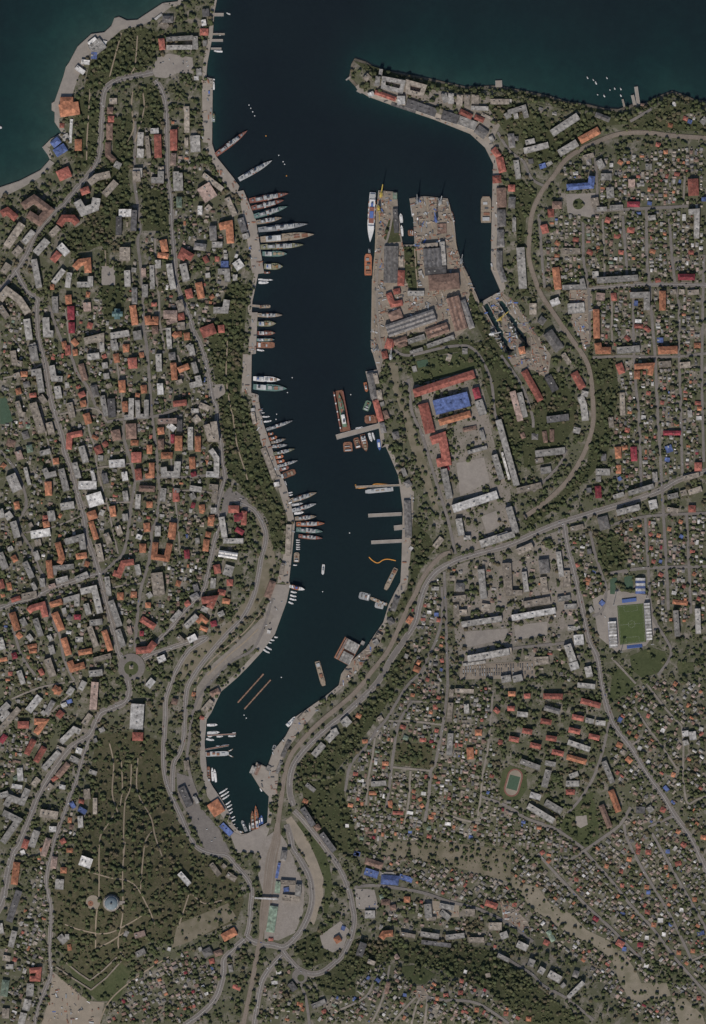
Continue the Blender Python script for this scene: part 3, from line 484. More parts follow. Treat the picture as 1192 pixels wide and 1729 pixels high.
RD = """8 258,122 235,127 205,133 188,141 177,152 173,170 172,200 170,235 167,265 157,285 150,295 128,320 108,345 95,355 82,370 60,398 45,430 25,460 0,490 -20,512|boulevard from the seaside square to the west edge
7 262,135 272,150 279,170 281,200 282,240 283,290 289,340 290,373 293,416 299,480 308,506 320,535 328,562 337,580 346,605 353,638 359,673 366,688 368,721 373,751 376,780 380,806 373,832 367,862 372,880 360,923 349,978 340,1003 315,1029 290,1059 265,1085 242,1112|long street along the ridge above the bay
5 228,205 228,250 226,290 228,315 234,355 237,388 233,408 238,451 242,501 243,552 248,582 250,605 253,643 257,701 264,756 268,806 270,832 264,880 257,895 252,948 239,991 232,1046 228,1100|straight back street down the middle of the western town
3 262,403 264,466 269,504 270,542 279,590|short lane west of the naval quay
8 25,455 45,490 63,506 62,516 63,542 67,577 76,610 83,655 91,693 103,731 111,766 121,794 131,834 141,869 148,908 159,940 166,963 171,981 181,1021 194,1071 201,1102 208,1117|tree-lined main street of the western town
5 83,516 101,567 121,603 131,630 148,653 164,688 181,713|slanting street past the red-roofed row
4 181,713 209,708 262,703 300,690|cross street in the western town
3 148,660 150,721 161,756 164,789 175,830|narrow lane between orange roofs
5 211,711 209,736 222,780 228,814 221,857 219,880 214,915 206,938 186,956 171,971|winding street joining the main street
4 228,812 270,806 310,806 350,803 378,808|cross street above the wooded bank
7 -20,1032 0,1027 23,1018 58,1010 81,996 126,981 156,971 171,968|street leaving the western edge
4 76,1006 76,976 68,963 55,930 45,913 30,885 45,850 30,800 0,760|side street in the far west
4 81,1021 88,1046 101,1071 108,1109 118,1134 126,1149|side street below the orange courtyard block
4 15,1034 28,1079 38,1109 60,1140|narrow street at the far western edge
9 212,1138 217,1150 218,1170 211,1185 191,1195 171,1203 164,1215 151,1241 131,1253 111,1271 83,1311 65,1344 55,1369 43,1399 30,1429 23,1438 13,1475 5,1518 -10,1550|main avenue south-west of the roundabout
6 151,1248 141,1276 131,1311 118,1346 108,1376 93,1417 86,1447 81,1463 79,1493 86,1531 86,1571 84,1611 86,1644 76,1672 63,1707 58,1740|street along the west foot of the hill park
6 395,845 420,855 431,863 444,885 449,910 441,943 436,973 428,1006 411,1041 383,1071 350,1109 328,1139 318,1157 314,1175 311,1226 310,1246 303,1271 293,1291 291,1336|bank road descending to the marina
6 242,1112 270,1100 348,1076 318,1099 295,1137 290,1150 280,1180 279,1213 276,1276 280,1316 292,1349 305,1377 323,1417 338,1434 365,1443 383,1445 401,1465 418,1485 425,1503 423,1531 421,1561 416,1581|road round the east side of the hill park
4 460,1010 445,1060 426,1097 391,1117 358,1150 338,1173 325,1205 320,1246 316,1276 319,1301 328,1331 338,1351|quay road of the west bank
8 416,1581 431,1591 461,1596 481,1599 501,1581 514,1561 524,1536 527,1511 522,1480 506,1450 494,1432 491,1417 484,1392|ring road round the railway station
8 413,1586 391,1606 378,1621 377,1644 368,1677 355,1697 333,1717 305,1735|road leaving the ring to the south-west
7 476,1604 489,1621 504,1636 524,1644 544,1641 564,1626 579,1611 593,1581 598,1551 595,1531 590,1506 580,1480 568,1458 554,1439 542,1422 509,1382 496,1369|road climbing from the ring to the market
8 495,1361 489,1336 491,1306 501,1283 522,1258 554,1228 585,1203 635,1155 661,1112 686,1076 701,1051 708,1021 718,991 736,966 761,951 779,943 812,933 859,920 911,897 949,882 982,872 1017,861 1064,847 1112,829 1150,808 1215,790|main road along the east bank of the bay
8 952,884 958,923 970,971 979,1012 988,1053 996,1085 1008,1110 1017,1163 1029,1207 1041,1231 1064,1261 1091,1305 1118,1343 1138,1376 1165,1414 1189,1462 1205,1500|highway south-east past the stadium
4 1028,1219 1017,1267 1002,1311 979,1349 958,1373|side road beside the orange-roofed estate
4 1138,1376 1094,1396|short link road in the south-east
5 1064,1362 1047,1391 1026,1408 988,1435 964,1450|street across the south-east houses
4 909,362 911,373 915,438 920,486|lane beside the railway
4 1005,267 1008,330 1002,353|short lane south of the railway
4 984,375 985,441 989,460 993,489 996,572|lane west of the school
3 1017,370 1020,441 1020,470|narrow lane between eastern house rows
4 1051,365 1057,441 1058,470|lane east of the flower bed square
5 1091,350 1092,441 1095,468 1101,548 1106,607 1110,696 1115,781 1118,829 1120,873 1125,959 1128,1030|long straight street of the eastern houses
4 1129,360 1135,441 1140,480 1146,519 1146,595 1149,681 1150,743 1152,800|parallel eastern lane
3 1156,297 1153,350|short eastern lane near the red roof
4 1188,430 1185,598 1185,660 1188,780|lane at the eastern edge
3 1032,495 1033,578|short lane north of the grey block
4 1069,495 1069,575 1073,651 1078,696 1081,778 1082,830|lane between eastern yards
6 993,488 1040,484 1097,480 1200,482|cross street of the eastern town
4 1000,604 1047,602 1106,603 1146,602 1200,596|second cross street of the eastern town
5 1002,357 1091,352 1135,350 1162,348|cross street east of the flower bed square
4 1089,873 1094,959 1097,1012 1103,1045 1115,1065 1132,1095 1128,1115 1110,1140|lane curving east of the stadium
4 1159,870 1163,959 1166,1036|lane east of the stadium houses
4 1026,888 1091,872 1200,866|cross lane north of the stadium houses
5 1030,968 1047,965 1094,959 1200,956|cross street north of the stadium
4 996,897 1005,938 1017,974 1023,994 1017,1030 1000,1040|lane west of the stadium grove
4 840,223 858,252 872,264 884,273 899,303 926,317|barracks road in the north-east
5 756,1150 754,1175 749,1213 741,1258 734,1291 727,1301 724,1341 717,1387|straight street through the southern houses
4 750,965 753,1036 754,1087 756,1157|lane south of the bay road
4 746,991 746,1041 736,1081 721,1112 711,1134 688,1157 668,1188 653,1213 636,1233 620,1258 603,1276 590,1296 583,1336|lane winding above the bay road
4 696,1183 678,1210 671,1228 666,1258 661,1296 656,1339 651,1371|second street of the southern houses
3 633,1246 629,1276 622,1314 618,1359|third lane of the southern houses
3 693,1301 690,1351 683,1392|short lane in the southern houses
3 656,1217 700,1218 746,1223|cross lane in the southern houses
3 696,1184 749,1185|upper cross lane in the southern houses
3 663,1295 726,1301|cross lane below the overgrown block
3 832,1165 827,1226 822,1271 814,1311 812,1341 807,1377|lane west of the athletics track
4 812,1344 857,1361 890,1382 937,1399 985,1432|lane below the athletics track
3 751,1371 774,1382 827,1394|narrow lane above the ravine
4 988,1438 1029,1483 1064,1527 1100,1565 1141,1619 1177,1660 1200,1685|long diagonal lane of the south-east houses
4 1053,1391 1059,1417 1085,1468 1123,1530 1150,1583 1168,1622|second diagonal lane of the south-east houses
4 1100,1406 1135,1468 1162,1515 1186,1557 1200,1585|third diagonal lane of the south-east houses
4 908,1441 943,1480 988,1527 1032,1568 1064,1601 1088,1624|diagonal lane beside the dry riverbed
4 840,1607 870,1627 899,1645 917,1663 958,1686 1002,1722|lane along the south wooded ridge
3 1168,1622 1200,1608|short lane at the south-east edge
3 1032,1110 1073,1154|footway across the grassy triangle
3 1091,1154 1123,1196 1150,1225|hill lane in the far east
3 1070,1193 1091,1225 1100,1237 1123,1269 1141,1296|hill lane below the far eastern wood
3 1100,1237 1067,1256|short hill lane
3 1150,1225 1153,1258 1153,1314 1160,1355 1175,1350 1200,1340|lane at the far eastern houses
5 598,1498 630,1495 673,1500 716,1508 761,1523 802,1533 837,1548 862,1562 900,1590|market street running east
3 643,1629 630,1660 615,1684 575,1704|southern hillside lane
3 658,1629 651,1667 640,1700 628,1725|second southern hillside lane
3 711,1672 685,1700 661,1727|third southern hillside lane
3 711,1678 700,1705 693,1735|fourth southern hillside lane
3 716,1678 721,1687 715,1735|fifth southern hillside lane
4 721,1682 751,1687 769,1687 809,1694 859,1727|bending lane of the southern ridge houses
7 476,1612 451,1641 439,1669 428,1740|road beside the southern railway
5 499,1639 509,1664 517,1689 524,1740|road south from the small roundabout
5 689,640 692,665 696,696 711,731 726,779 739,822 749,854 757,880 769,935|road along the academy buildings
4 665,590 690,600 760,585 800,590 828,640 836,700 850,720|service road round the academy
4 846,600 880,650 898,700 900,722|shipyard back road
4 956,760 940,790 900,830|service lane inside the railway curve
3 636,640 645,600 640,560 636,500 640,440 655,400 665,350|shipyard quay lane
4 1064,205 1085,193 1100,184|lane to the stone pier
4 865,1095 905,1090 960,1085|barracks lane
2.6 20,570 60,620 68,680 80,740 92,790|back lane west of the main street
2.6 0,640 40,630 76,612|short cross lane in the far west
2.6 110,520 118,570 122,602|back lane beside the maroon roofs
2.6 122,800 165,790 210,785 228,780|cross lane through the western town
2.6 180,840 190,890 200,935|back lane east of the main street
2.6 135,860 180,850 222,848|second cross lane through the western town
2.6 285,700 288,760 292,806 300,880 305,940|back lane under the ridge street
2.6 292,830 330,828 372,836|cross lane below the wooded bank
2.6 170,1000 200,990 238,985|cross lane north of the roundabout
2.6 40,900 90,890 140,870|cross lane in the far western blocks
2.6 195,560 198,610 205,660 209,705|back lane south of the cathedral
2.6 243,560 285,555 322,545|cross lane above the naval quay
2.6 300,600 320,640 350,650|crooked lane under the hilltop monument
2.6 20,1180 70,1160 126,1150|cross lane west of the roundabout
2.6 60,1230 90,1200 120,1170|slanting lane west of the avenue
2.6 100,700 160,690 181,712|cross lane beside the slanting street
"""
RAIL = [(1215, 234), (1192, 233), (1135, 229), (1091, 224), (1047, 226), (1011, 238), (976, 255), (952, 273), (935, 297), (917, 320), (903, 347), (896, 373), (893, 415), (893, 436), (901, 465),
        (914, 498), (937, 533), (964, 572), (988, 607), (997, 637), (1001, 681), (1001, 713), (994, 743), (982, 773), (958, 811), (932, 838), (905, 859), (886, 872)]
RAIL2 = [(761, 933), (746, 938), (726, 958), (711, 981), (701, 1003), (686, 1031), (671, 1066), (653, 1102), (625, 1137), (610, 1157), (590, 1178), (542, 1218), (512, 1248), (491, 1276), (481, 1306),
         (476, 1341), (471, 1377), (466, 1417), (458, 1450), (451, 1505), (445, 1543), (441, 1581), (435, 1606), (426, 1656), (418, 1694), (409, 1740)]
ROADS = []; ROADLB = []; roadm = np.zeros((OH, OW), np.uint8)
for i, ln in enumerate(RD.strip().split('\n')):
    spec, lb = ln.split('|'); t = spec.split(); w = float(t[0])*(1.15 if float(t[0]) < 5 else 1); pts = smooth([tuple(float(v) for v in p.split(',')) for p in t[1:]])
    ROADS.append((w, pts)); ROADLB.append(lb)
    mb = MB()
    if w >= 6:
        sb = MB(); ribbon(sb, pts, w+2.6, .76+i*.002); tag(sb.build('pavement', M['pavement']), 'pavement along the '+lb, None, None, 'structure')
    ribbon(mb, pts, w, .95+i*.004); ro = mb.build('road' if w > 4.5 else 'lane', M['asphalt' if w > 4.5 else 'lane']); tag(ro, lb, None, None, 'structure')
    if w >= 6:
        cb = MB(); ribbon(cb, pts, .22, .95+i*.004+.03); cb.build('centre_line', M['paint'], ro)
    mark_line(pts, w+(3.0 if w >= 6 else 1.2), 4); mark_line(pts, w+1.5, 1, roadm)
def disc(px, py, r, n=32): return [(px+r*math.cos(2*math.pi*i/n), py+r*math.sin(2*math.pi*i/n)) for i in range(n)]
rb = sheet('road', disc(222, 1126, 23), 1.42, M['asphalt'], 'asphalt ring of the traffic roundabout'); mark(disc(222, 1126, 24), 4)
sheet('traffic_island', disc(222, 1128, 12), 1.52, M['lawn'], 'round lawn in the middle of the roundabout')
sheet('road', disc(506, 1648, 13), 1.44, M['asphalt'], 'small southern roundabout'); sheet('traffic_island', disc(508, 1651, 6), 1.54, M['lawn'], 'small lawn island of the southern roundabout'); mark(disc(506, 1648, 14), 4)
for j, (ln, wd, tracks, lb) in enumerate([(RAIL, 7.5, 1, 'curving single railway through the eastern town'), (RAIL2, 7.5, 2, 'railway along the east bank to the station')]):
    pts = smooth(ln); mb = MB(); ribbon(mb, pts, wd, 1.5+j*.02); ro = tag(mb.build('railway', M['ballast']), lb, None, None, 'structure')
    for k in range(tracks):
        sh = (k-(tracks-1)/2)*2.9
        for s_ in (-.5, .5): rbm = MB(); ribbon(rbm, pts, .22, 1.62+j*.02, sh+s_); rbm.build('rail', M['steel'], ro)
    mark_line(pts, wd+2.5, 4)
for sh, lb in ((5, 'first siding of the station yard'), (-5, 'second siding of the station yard'), (10, 'third siding of the station yard')):
    pts = smooth([(468+sh*.3, 1390), (464+sh*.8, 1420), (456+sh, 1450), (450+sh, 1505), (445+sh, 1540), (442+sh*.6, 1570)]); mb = MB(); ribbon(mb, pts, 3, 1.40+sh*.004); ro = tag(mb.build('railway', M['ballast']), lb, None, None, 'structure')
    for s_ in (-.5, .5): rbm = MB(); ribbon(rbm, pts, .22, 1.56+sh*.004, s_); rbm.build('rail', M['steel'], ro)
    mark_line(pts, 4, 4)
PATHS = [([(720, 335), (724, 362), (737, 402)], 'pale crane way down the slipway pier'), ([(636, 345), (634, 420), (630, 470), (630, 585)], 'pale crane way along the west shipyard quay'), ([(758, 345), (776, 440), (806, 508)], 'pale crane way along the basin quay'), ([(700, 420), (704, 470), (712, 500), (760, 498), (790, 490)], 'pale works road between the halls'), ([(655, 560), (700, 535), (750, 520), (775, 512)], 'pale works road south of the halls'), ([(848, 500), (880, 535), (905, 580), (918, 620)], 'pale works road east of the dry docks'),
    ([(446, 1025), (418, 1062), (385, 1090), (352, 1120), (333, 1150), (325, 1180)], 'pale retaining line along the western bank'), ([(436, 1062), (412, 1085), (384, 1108), (350, 1140)], 'second pale retaining line along the western bank'),
    ([(185, 1255), (192, 1290), (190, 1340), (200, 1372)], 'winding walk in the north of the hill park'), ([(205, 1285), (207, 1330), (203, 1360)], 'short walk in the north of the hill park'), ([(150, 1470), (185, 1480), (225, 1490), (250, 1530), (262, 1560)], 'curving walk north of the rotunda'), ([(110, 1560), (140, 1570), (180, 1575), (215, 1560), (240, 1545)], 'walk south of the rotunda'), ([(162, 1600), (185, 1590), (215, 1570)], 'walk to the bastion'),
    ([(168, 1450), (168, 1510), (163, 1550), (162, 1600)], 'straight park path to the rotunda'), ([(212, 1420), (208, 1470), (208, 1540), (200, 1595), (215, 1620)], 'park path east of the rotunda'),
    ([(222, 1290), (220, 1330), (211, 1360), (209, 1440)], 'pale footpath down the park'), ([(233, 1280), (232, 1335), (255, 1380), (262, 1410), (274, 1445)], 'steep path across the scrub slope'),
    ([(195, 1372), (180, 1395), (170, 1412), (168, 1450)], 'curving path into the park'), ([(257, 1403), (245, 1425), (238, 1500)], 'side path of the park'),
    ([(385, 560), (382, 640), (392, 700)], 'pale stairway walk on the wooded bank'), ([(285, 1615), (230, 1650), (185, 1690), (165, 1735)], 'lane beside the bastion'),
    ([(319, 1510), (303, 1560)], 'dirt path on the bare slope'), ([(320, 1505), (345, 1525), (375, 1520)], 'dirt path under the wood'), ([(393, 700), (400, 750), (412, 790), (418, 810)], 'path winding down the wooded bank'),
    ([(225, 150), (222, 180), (226, 215), (215, 240)], 'pale garden walk below the square'), ([(240, 150), (243, 185), (228, 240)], 'second garden walk below the square'), ([(178, 423), (179, 450)], 'avenue walk to the cathedral'), ([(152, 150), (150, 185), (147, 230), (146, 270)], 'boulevard walk near the palace'),
    ([(232, 60), (228, 110), (220, 125)], 'walk through the seaside park'), ([(205, 55), (190, 110), (185, 130)], 'second walk through the seaside park')]
for i, (ln, lb) in enumerate(PATHS):
    mb = MB(); pts = smooth(ln); ribbon(mb, pts, 2.2, 1.0+i*.004); tag(mb.build('path', M['path']), lb, None, None, 'structure'); mark_line(pts, 3, 4)
# dry docks: sunk basins with stone coping
for k, d_ in enumerate(DOCKS):
    fl = sheet('dry_dock', d_, .06, M['dockfloor'], ('western' if k == 0 else 'eastern')+' sunk dry dock of the shipyard', floor=True, step=3)
    mb = MB()
    for a, c in ((d_[0], d_[3]), (d_[1], d_[2]), (d_[2], d_[3])):
        za = 4.5; p = W(*a); q = W(*c); u = Vector((q[0]-p[0], q[1]-p[1], 0)).normalized(); nn = Vector((-u.y, u.x, 0))*1.1
        z0 = -4
        P4 = [Vector((*p, 0))+nn, Vector((*q, 0))+nn, Vector((*q, 0))-nn, Vector((*p, 0))-nn]
        mb.prism([(v.x, v.y) for v in P4], z0, za)
    mb.build('coping', M['apron'], fl)
# ------------------------------------------------------------------ buildings
LABELS = []      # (object, description, x, y): labels are written at the end, when every thing is known
def offset_line(line, h, closed):
    n = len(line); L = []; R = []
    for i in range(n):
        p = Vector(line[i])
        if closed: a, c = Vector(line[i-1]), Vector(line[(i+1) % n])
        else: a = Vector(line[i-1]) if i else None; c = Vector(line[i+1]) if i < n-1 else None
        d1 = (p-a).normalized() if a is not None else None; d2 = (c-p).normalized() if c is not None else None
        if d1 is None: d1 = d2
        if d2 is None: d2 = d1
        n1 = Vector((-d1.y, d1.x)); n2 = Vector((-d2.y, d2.x)); m = n1+n2
        if m.length < .2: m = n1
        m.normalize(); k = min(1.9, 1/max(.3, m.dot(n1)))
        L.append(p+m*h*k); R.append(p-m*h*k)
    return L, R
def wall_ring(mb, ring, z0, z1):
    s = 0; n = len(ring)
    for i in range(n):
        a, c = ring[i], ring[(i+1) % n]; l = (c-a).length
        mb.face([(a.x, a.y, z0), (c.x, c.y, z0), (c.x, c.y, z1), (a.x, a.y, z1)], 0, [(s, 0), (s+l, 0), (s+l, z1-z0), (s, z1-z0)]); s += l
HUT = {}
def hut_mesh(kind, m):
    if (kind, m) not in HUT:
        b = MB()
        if kind == 'stair_hut': b.box(-.5, .5, -.5, .5, 0, 1, 0); b.box(-.56, .56, -.56, .56, 1.0, 1.08, 0)
        elif kind == 'vent_box': b.box(-.5, .5, -.5, .5, 0, .7, 0); b.box(-.35, .35, -.35, .35, .7, 1, 0)
        else: b.box(-.5, .5, -.5, .5, -1, 1, 0); b.box(-.62, .62, -.62, .62, 1.0, 1.15, 0)
        HUT[(kind, m)] = b.mesh(kind, m)
    return HUT[(kind, m)]
def building(pts, wpx, floors, c, form, name=None, small=False, rnd=random, wall=None, mats=None):
    """wings along a centre line; pts in photograph pixels; one thing = wall body + roof + what stands on the roof"""
    closed = len(pts) > 3 and pts[0] == pts[-1]
    if closed: pts = pts[:-1]
    line = [Vector(W(*p)) for p in pts]; h = wpx*S/2
    if not closed and len(line) > 2 or closed: pass
    if len(line) > 2 and not closed:   # bends: run the ends out by half a width less
        pass
    L, R = offset_line(line, h, closed)
    cx = sum(p.x for p in line)/len(line); cy = sum(p.y for p in line)/len(line); O = Vector((cx, cy))
    zs = [Hs(p.x/S+596, 864.5-p.y/S) for p in L+R]; zb = min(zs)-.4; zt = max(zs)+.3+floors*3.1+(.8 if floors > 1 else .2)
    base = Vector((cx, cy, zb)); hgt = zt-zb
    L = [p-O for p in L]; R = [p-O for p in R]; C = [p-O for p in line]; n = len(C)
    wb = MB()
    if closed: wall_ring(wb, [Vector(p) for p in R], 0, hgt); wall_ring(wb, [Vector(p) for p in L[::-1]], 0, hgt)
    else: wall_ring(wb, R+L[::-1], 0, hgt)
    ar = sum(abs((C[i+1]-C[i]).length) for i in range(n-1))*2*h
    kind = name or ('house' if floors == 1 else 'town_house' if floors == 2 else 'apartment_block')
    wm_ = wall if wall is not None else WALLS[rnd.choice([0, 0, 1, 1, 2, 3] if floors > 1 else [0, 1, 2, 2, 3])]
    body = wb.build(kind, wm_, None, base)
    rbm = MB(); RM = M['roof_'+c]
    if form == 'f':
        if closed: ringpairs = [(R, L)]
        ov = .25; lo, ro = offset_line([tuple(p) for p in C], h+ov, closed); li, ri = offset_line([tuple(p) for p in C], max(.3, h-.45), closed)
        if not closed:
            # stretch the ends so that the parapet closes over the walls
            for A, k in ((lo, ov), (ro, ov), (li, -.45), (ri, -.45)):
                d0 = (C[0]-C[1]).normalized(); d1 = (C[-1]-C[-2]).normalized(); A[0] = A[0]+d0*k; A[-1] = A[-1]+d1*k
        m_ = n if closed else n-1; tp = hgt+.55; fl = hgt+.05
        for i in range(m_):
            j = (i+1) % n
            rbm.face([(*ri[i], fl), (*ri[j], fl), (*li[j], fl), (*li[i], fl)])
            for o_, i_ in ((lo, li), (ro, ri)):
                rbm.face([(*o_[i], tp), (*o_[j], tp), (*i_[j], tp), (*i_[i], tp)]); rbm.face([(*i_[i], tp), (*i_[j], tp), (*i_[j], fl), (*i_[i], fl)]); rbm.face([(*o_[i], hgt-.3), (*o_[j], hgt-.3), (*o_[j], tp), (*o_[i], tp)])
        if not closed:
            for e in (0, -1):
                rbm.face([(*lo[e], tp), (*ro[e], tp), (*ri[e], tp), (*li[e], tp)]); rbm.face([(*li[e], tp), (*ri[e], tp), (*ri[e], fl), (*li[e], fl)]); rbm.face([(*lo[e], hgt-.3), (*ro[e], hgt-.3), (*ro[e], tp), (*lo[e], tp)])
        top = lambda t: fl
    elif form == 's':      # several parallel ridges
        k = max(2, int(round(2*h/11))); d = (C[-1]-C[0]); ln = d.length; d.normalize(); nn = Vector((-d.y, d.x)); st = 2*h/k
        for q in range(k):
            a0 = -h+q*st; a1 = a0+st; am = (a0+a1)/2; rise = st*.28
            P = lambda t, a, z: (*(C[0]+d*t+nn*a), hgt+z)
            rbm.face([P(-.3, a0, 0), P(ln+.3, a0, 0), P(ln+.3, am, rise), P(-.3, am, rise)]); rbm.face([P(-.3, am, rise), P(ln+.3, am, rise), P(ln+.3, a1, 0), P(-.3, a1, 0)])
            rbm.face([P(-.3, a0, 0), P(-.3, am, rise), P(-.3, a1, 0)]); rbm.face([P(ln+.3, a0, 0), P(ln+.3, am, rise), P(ln+.3, a1, 0)])
        top = lambda t: hgt+.3
    else:
        ov = .5; rise = min(4.2, h*(.55 if not small else .5)); lo, ro = offset_line([tuple(p) for p in C], h+ov, closed); rg = [Vector(p) for p in C]; m_ = n if closed else n-1
        if not closed:
            d0 = (C[0]-C[1]); d1 = (C[-1]-C[-2]); l0, l1 = d0.length, d1.length; d0.normalize(); d1.normalize()
            for A in (lo, ro): A[0] = A[0]+d0*ov; A[-1] = A[-1]+d1*ov
            if n == 2 and l0 <= 2*h*1.02:
                kk = .45*l0; rg[0] = C[0]-d0*kk; rg[-1] = C[-1]-d1*kk
            else: rg[0] = C[0]-d0*min(h*.9, l0*.45); rg[-1] = C[-1]-d1*min(h*.9, l1*.45)
        z1 = hgt+rise; z0 = hgt-.1
        for i in range(m_):
            j = (i+1) % n
            rbm.face([(*ro[i], z0), (*ro[j], z0), (*rg[j], z1), (*rg[i], z1)]); rbm.face([(*lo[j], z0), (*lo[i], z0), (*rg[i], z1), (*rg[j], z1)])
        if not closed:
            rbm.face([(*lo[0], z0), (*ro[0], z0), (*rg[0], z1)]); rbm.face([(*ro[-1], z0), (*lo[-1], z0), (*rg[-1], z1)])
        top = lambda t: z1-.2
    rbm.build('roof', RM, body)
    # what stands on the roof
    ang = math.atan2(C[1].y-C[0].y, C[1].x-C[0].x)
    if form == 'f' and ar > 160:
        for q in range(1 if ar < 500 else 2 if ar < 1400 else 3):
            i = rnd.randrange(n-1 if not closed else n); t = (q+.6)/(3.4) if n == 2 else rnd.uniform(.2, .8); p = C[i].lerp(C[(i+1) % n], t)
            o = new_obj('stair_hut' if q % 2 == 0 else 'vent_box', hut_mesh('stair_hut' if q % 2 == 0 else 'vent_box', RM if rnd.random() < .5 else M['roof_l']), body, (p.x, p.y, hgt+.05), ang)
            o.scale = (rnd.uniform(3, 5), min(h*.9, rnd.uniform(2.5, 4)), rnd.uniform(1.6, 2.8))
    elif form == 'p':
        for q in range(1 if ar < 260 else 2):
            i = rnd.randrange(n-1); p = C[i].lerp(C[i+1], rnd.uniform(.3, .7)); nn = Vector((-math.sin(ang), math.cos(ang)))*h*rnd.uniform(-.3, .3)
            o = new_obj('chimney', hut_mesh('chimney', M['roof_b'] if rnd.random() < .5 else M['roof_t']), body, (p.x+nn.x, p.y+nn.y, hgt+min(4, h*.5)*.8), ang); o.scale = (1.1, 1.1, 1.3)
    elif form == 's':
        for q in range(2):
            p = C[0].lerp(C[-1], .3+.4*q); o = new_obj('vent_box', hut_mesh('vent_box', M['roof_l']), body, (p.x, p.y, hgt+1), ang); o.scale = (2.5, 2.5, 2.2)
    shape = 'courtyard' if closed else 'L-shaped' if n == 3 else 'U-shaped' if n > 3 else ('long' if (C[1]-C[0]).length > 3.2*2*h else '')
    size = 'big' if ar > 900 else 'small' if ar < 140 else ''
    rf = {'f': 'flat-roofed', 'p': 'hip-roofed', 's': 'ridge-and-furrow roofed'}[form]
    words = {'house': 'house', 'town_house': 'town house', 'apartment_block': 'apartment block', 'warehouse': 'warehouse', 'workshop': 'workshop hall'}
    desc = ' '.join(x for x in (size, RNAME[c], rf, shape, words.get(kind, kind.replace('_', ' '))) if x)
    body['category'] = {'house': 'house', 'town_house': 'house', 'apartment_block': 'apartment block'}.get(kind, 'building')
    body['group'] = {'house': 'small houses', 'town_house': 'town houses', 'apartment_block': 'apartment blocks', 'warehouse': 'warehouses', 'workshop': 'workshop halls'}.get(kind, kind.replace('_', ' ')+'s')
    LABELS.append((body, desc, cx/S+596, 864.5-cy/S))
    return body
TILES = {'A': (0, 0, 3.973), 'B': (300, 0, 3.973), 'C': (0, 290, 3.973), 'D': (300, 290, 3.973), 'E': (560, 50, 3.973), 'F': (840, 90, 3.386), 'G': (580, 290, 3.973), 'H': (840, 430, 3.386),
         'I': (0, 580, 3.973), 'J': (250, 580, 3.973), 'K': (540, 570, 3.973), 'L': (700, 560, 4.768), 'M': (840, 770, 3.386), 'N': (560, 860, 3.973), 'O': (0, 870, 3.973), 'P': (290, 860, 3.973),
         'Q': (840, 1110, 3.386), 'R': (560, 1150, 3.973), 'S': (0, 1150, 3.973), 'T': (290, 1150, 3.973), 'U': (0, 1430, 3.973), 'V': (290, 1430, 3.973), 'W': (560, 1430, 3.973), 'X': (840, 1400, 3.386)}
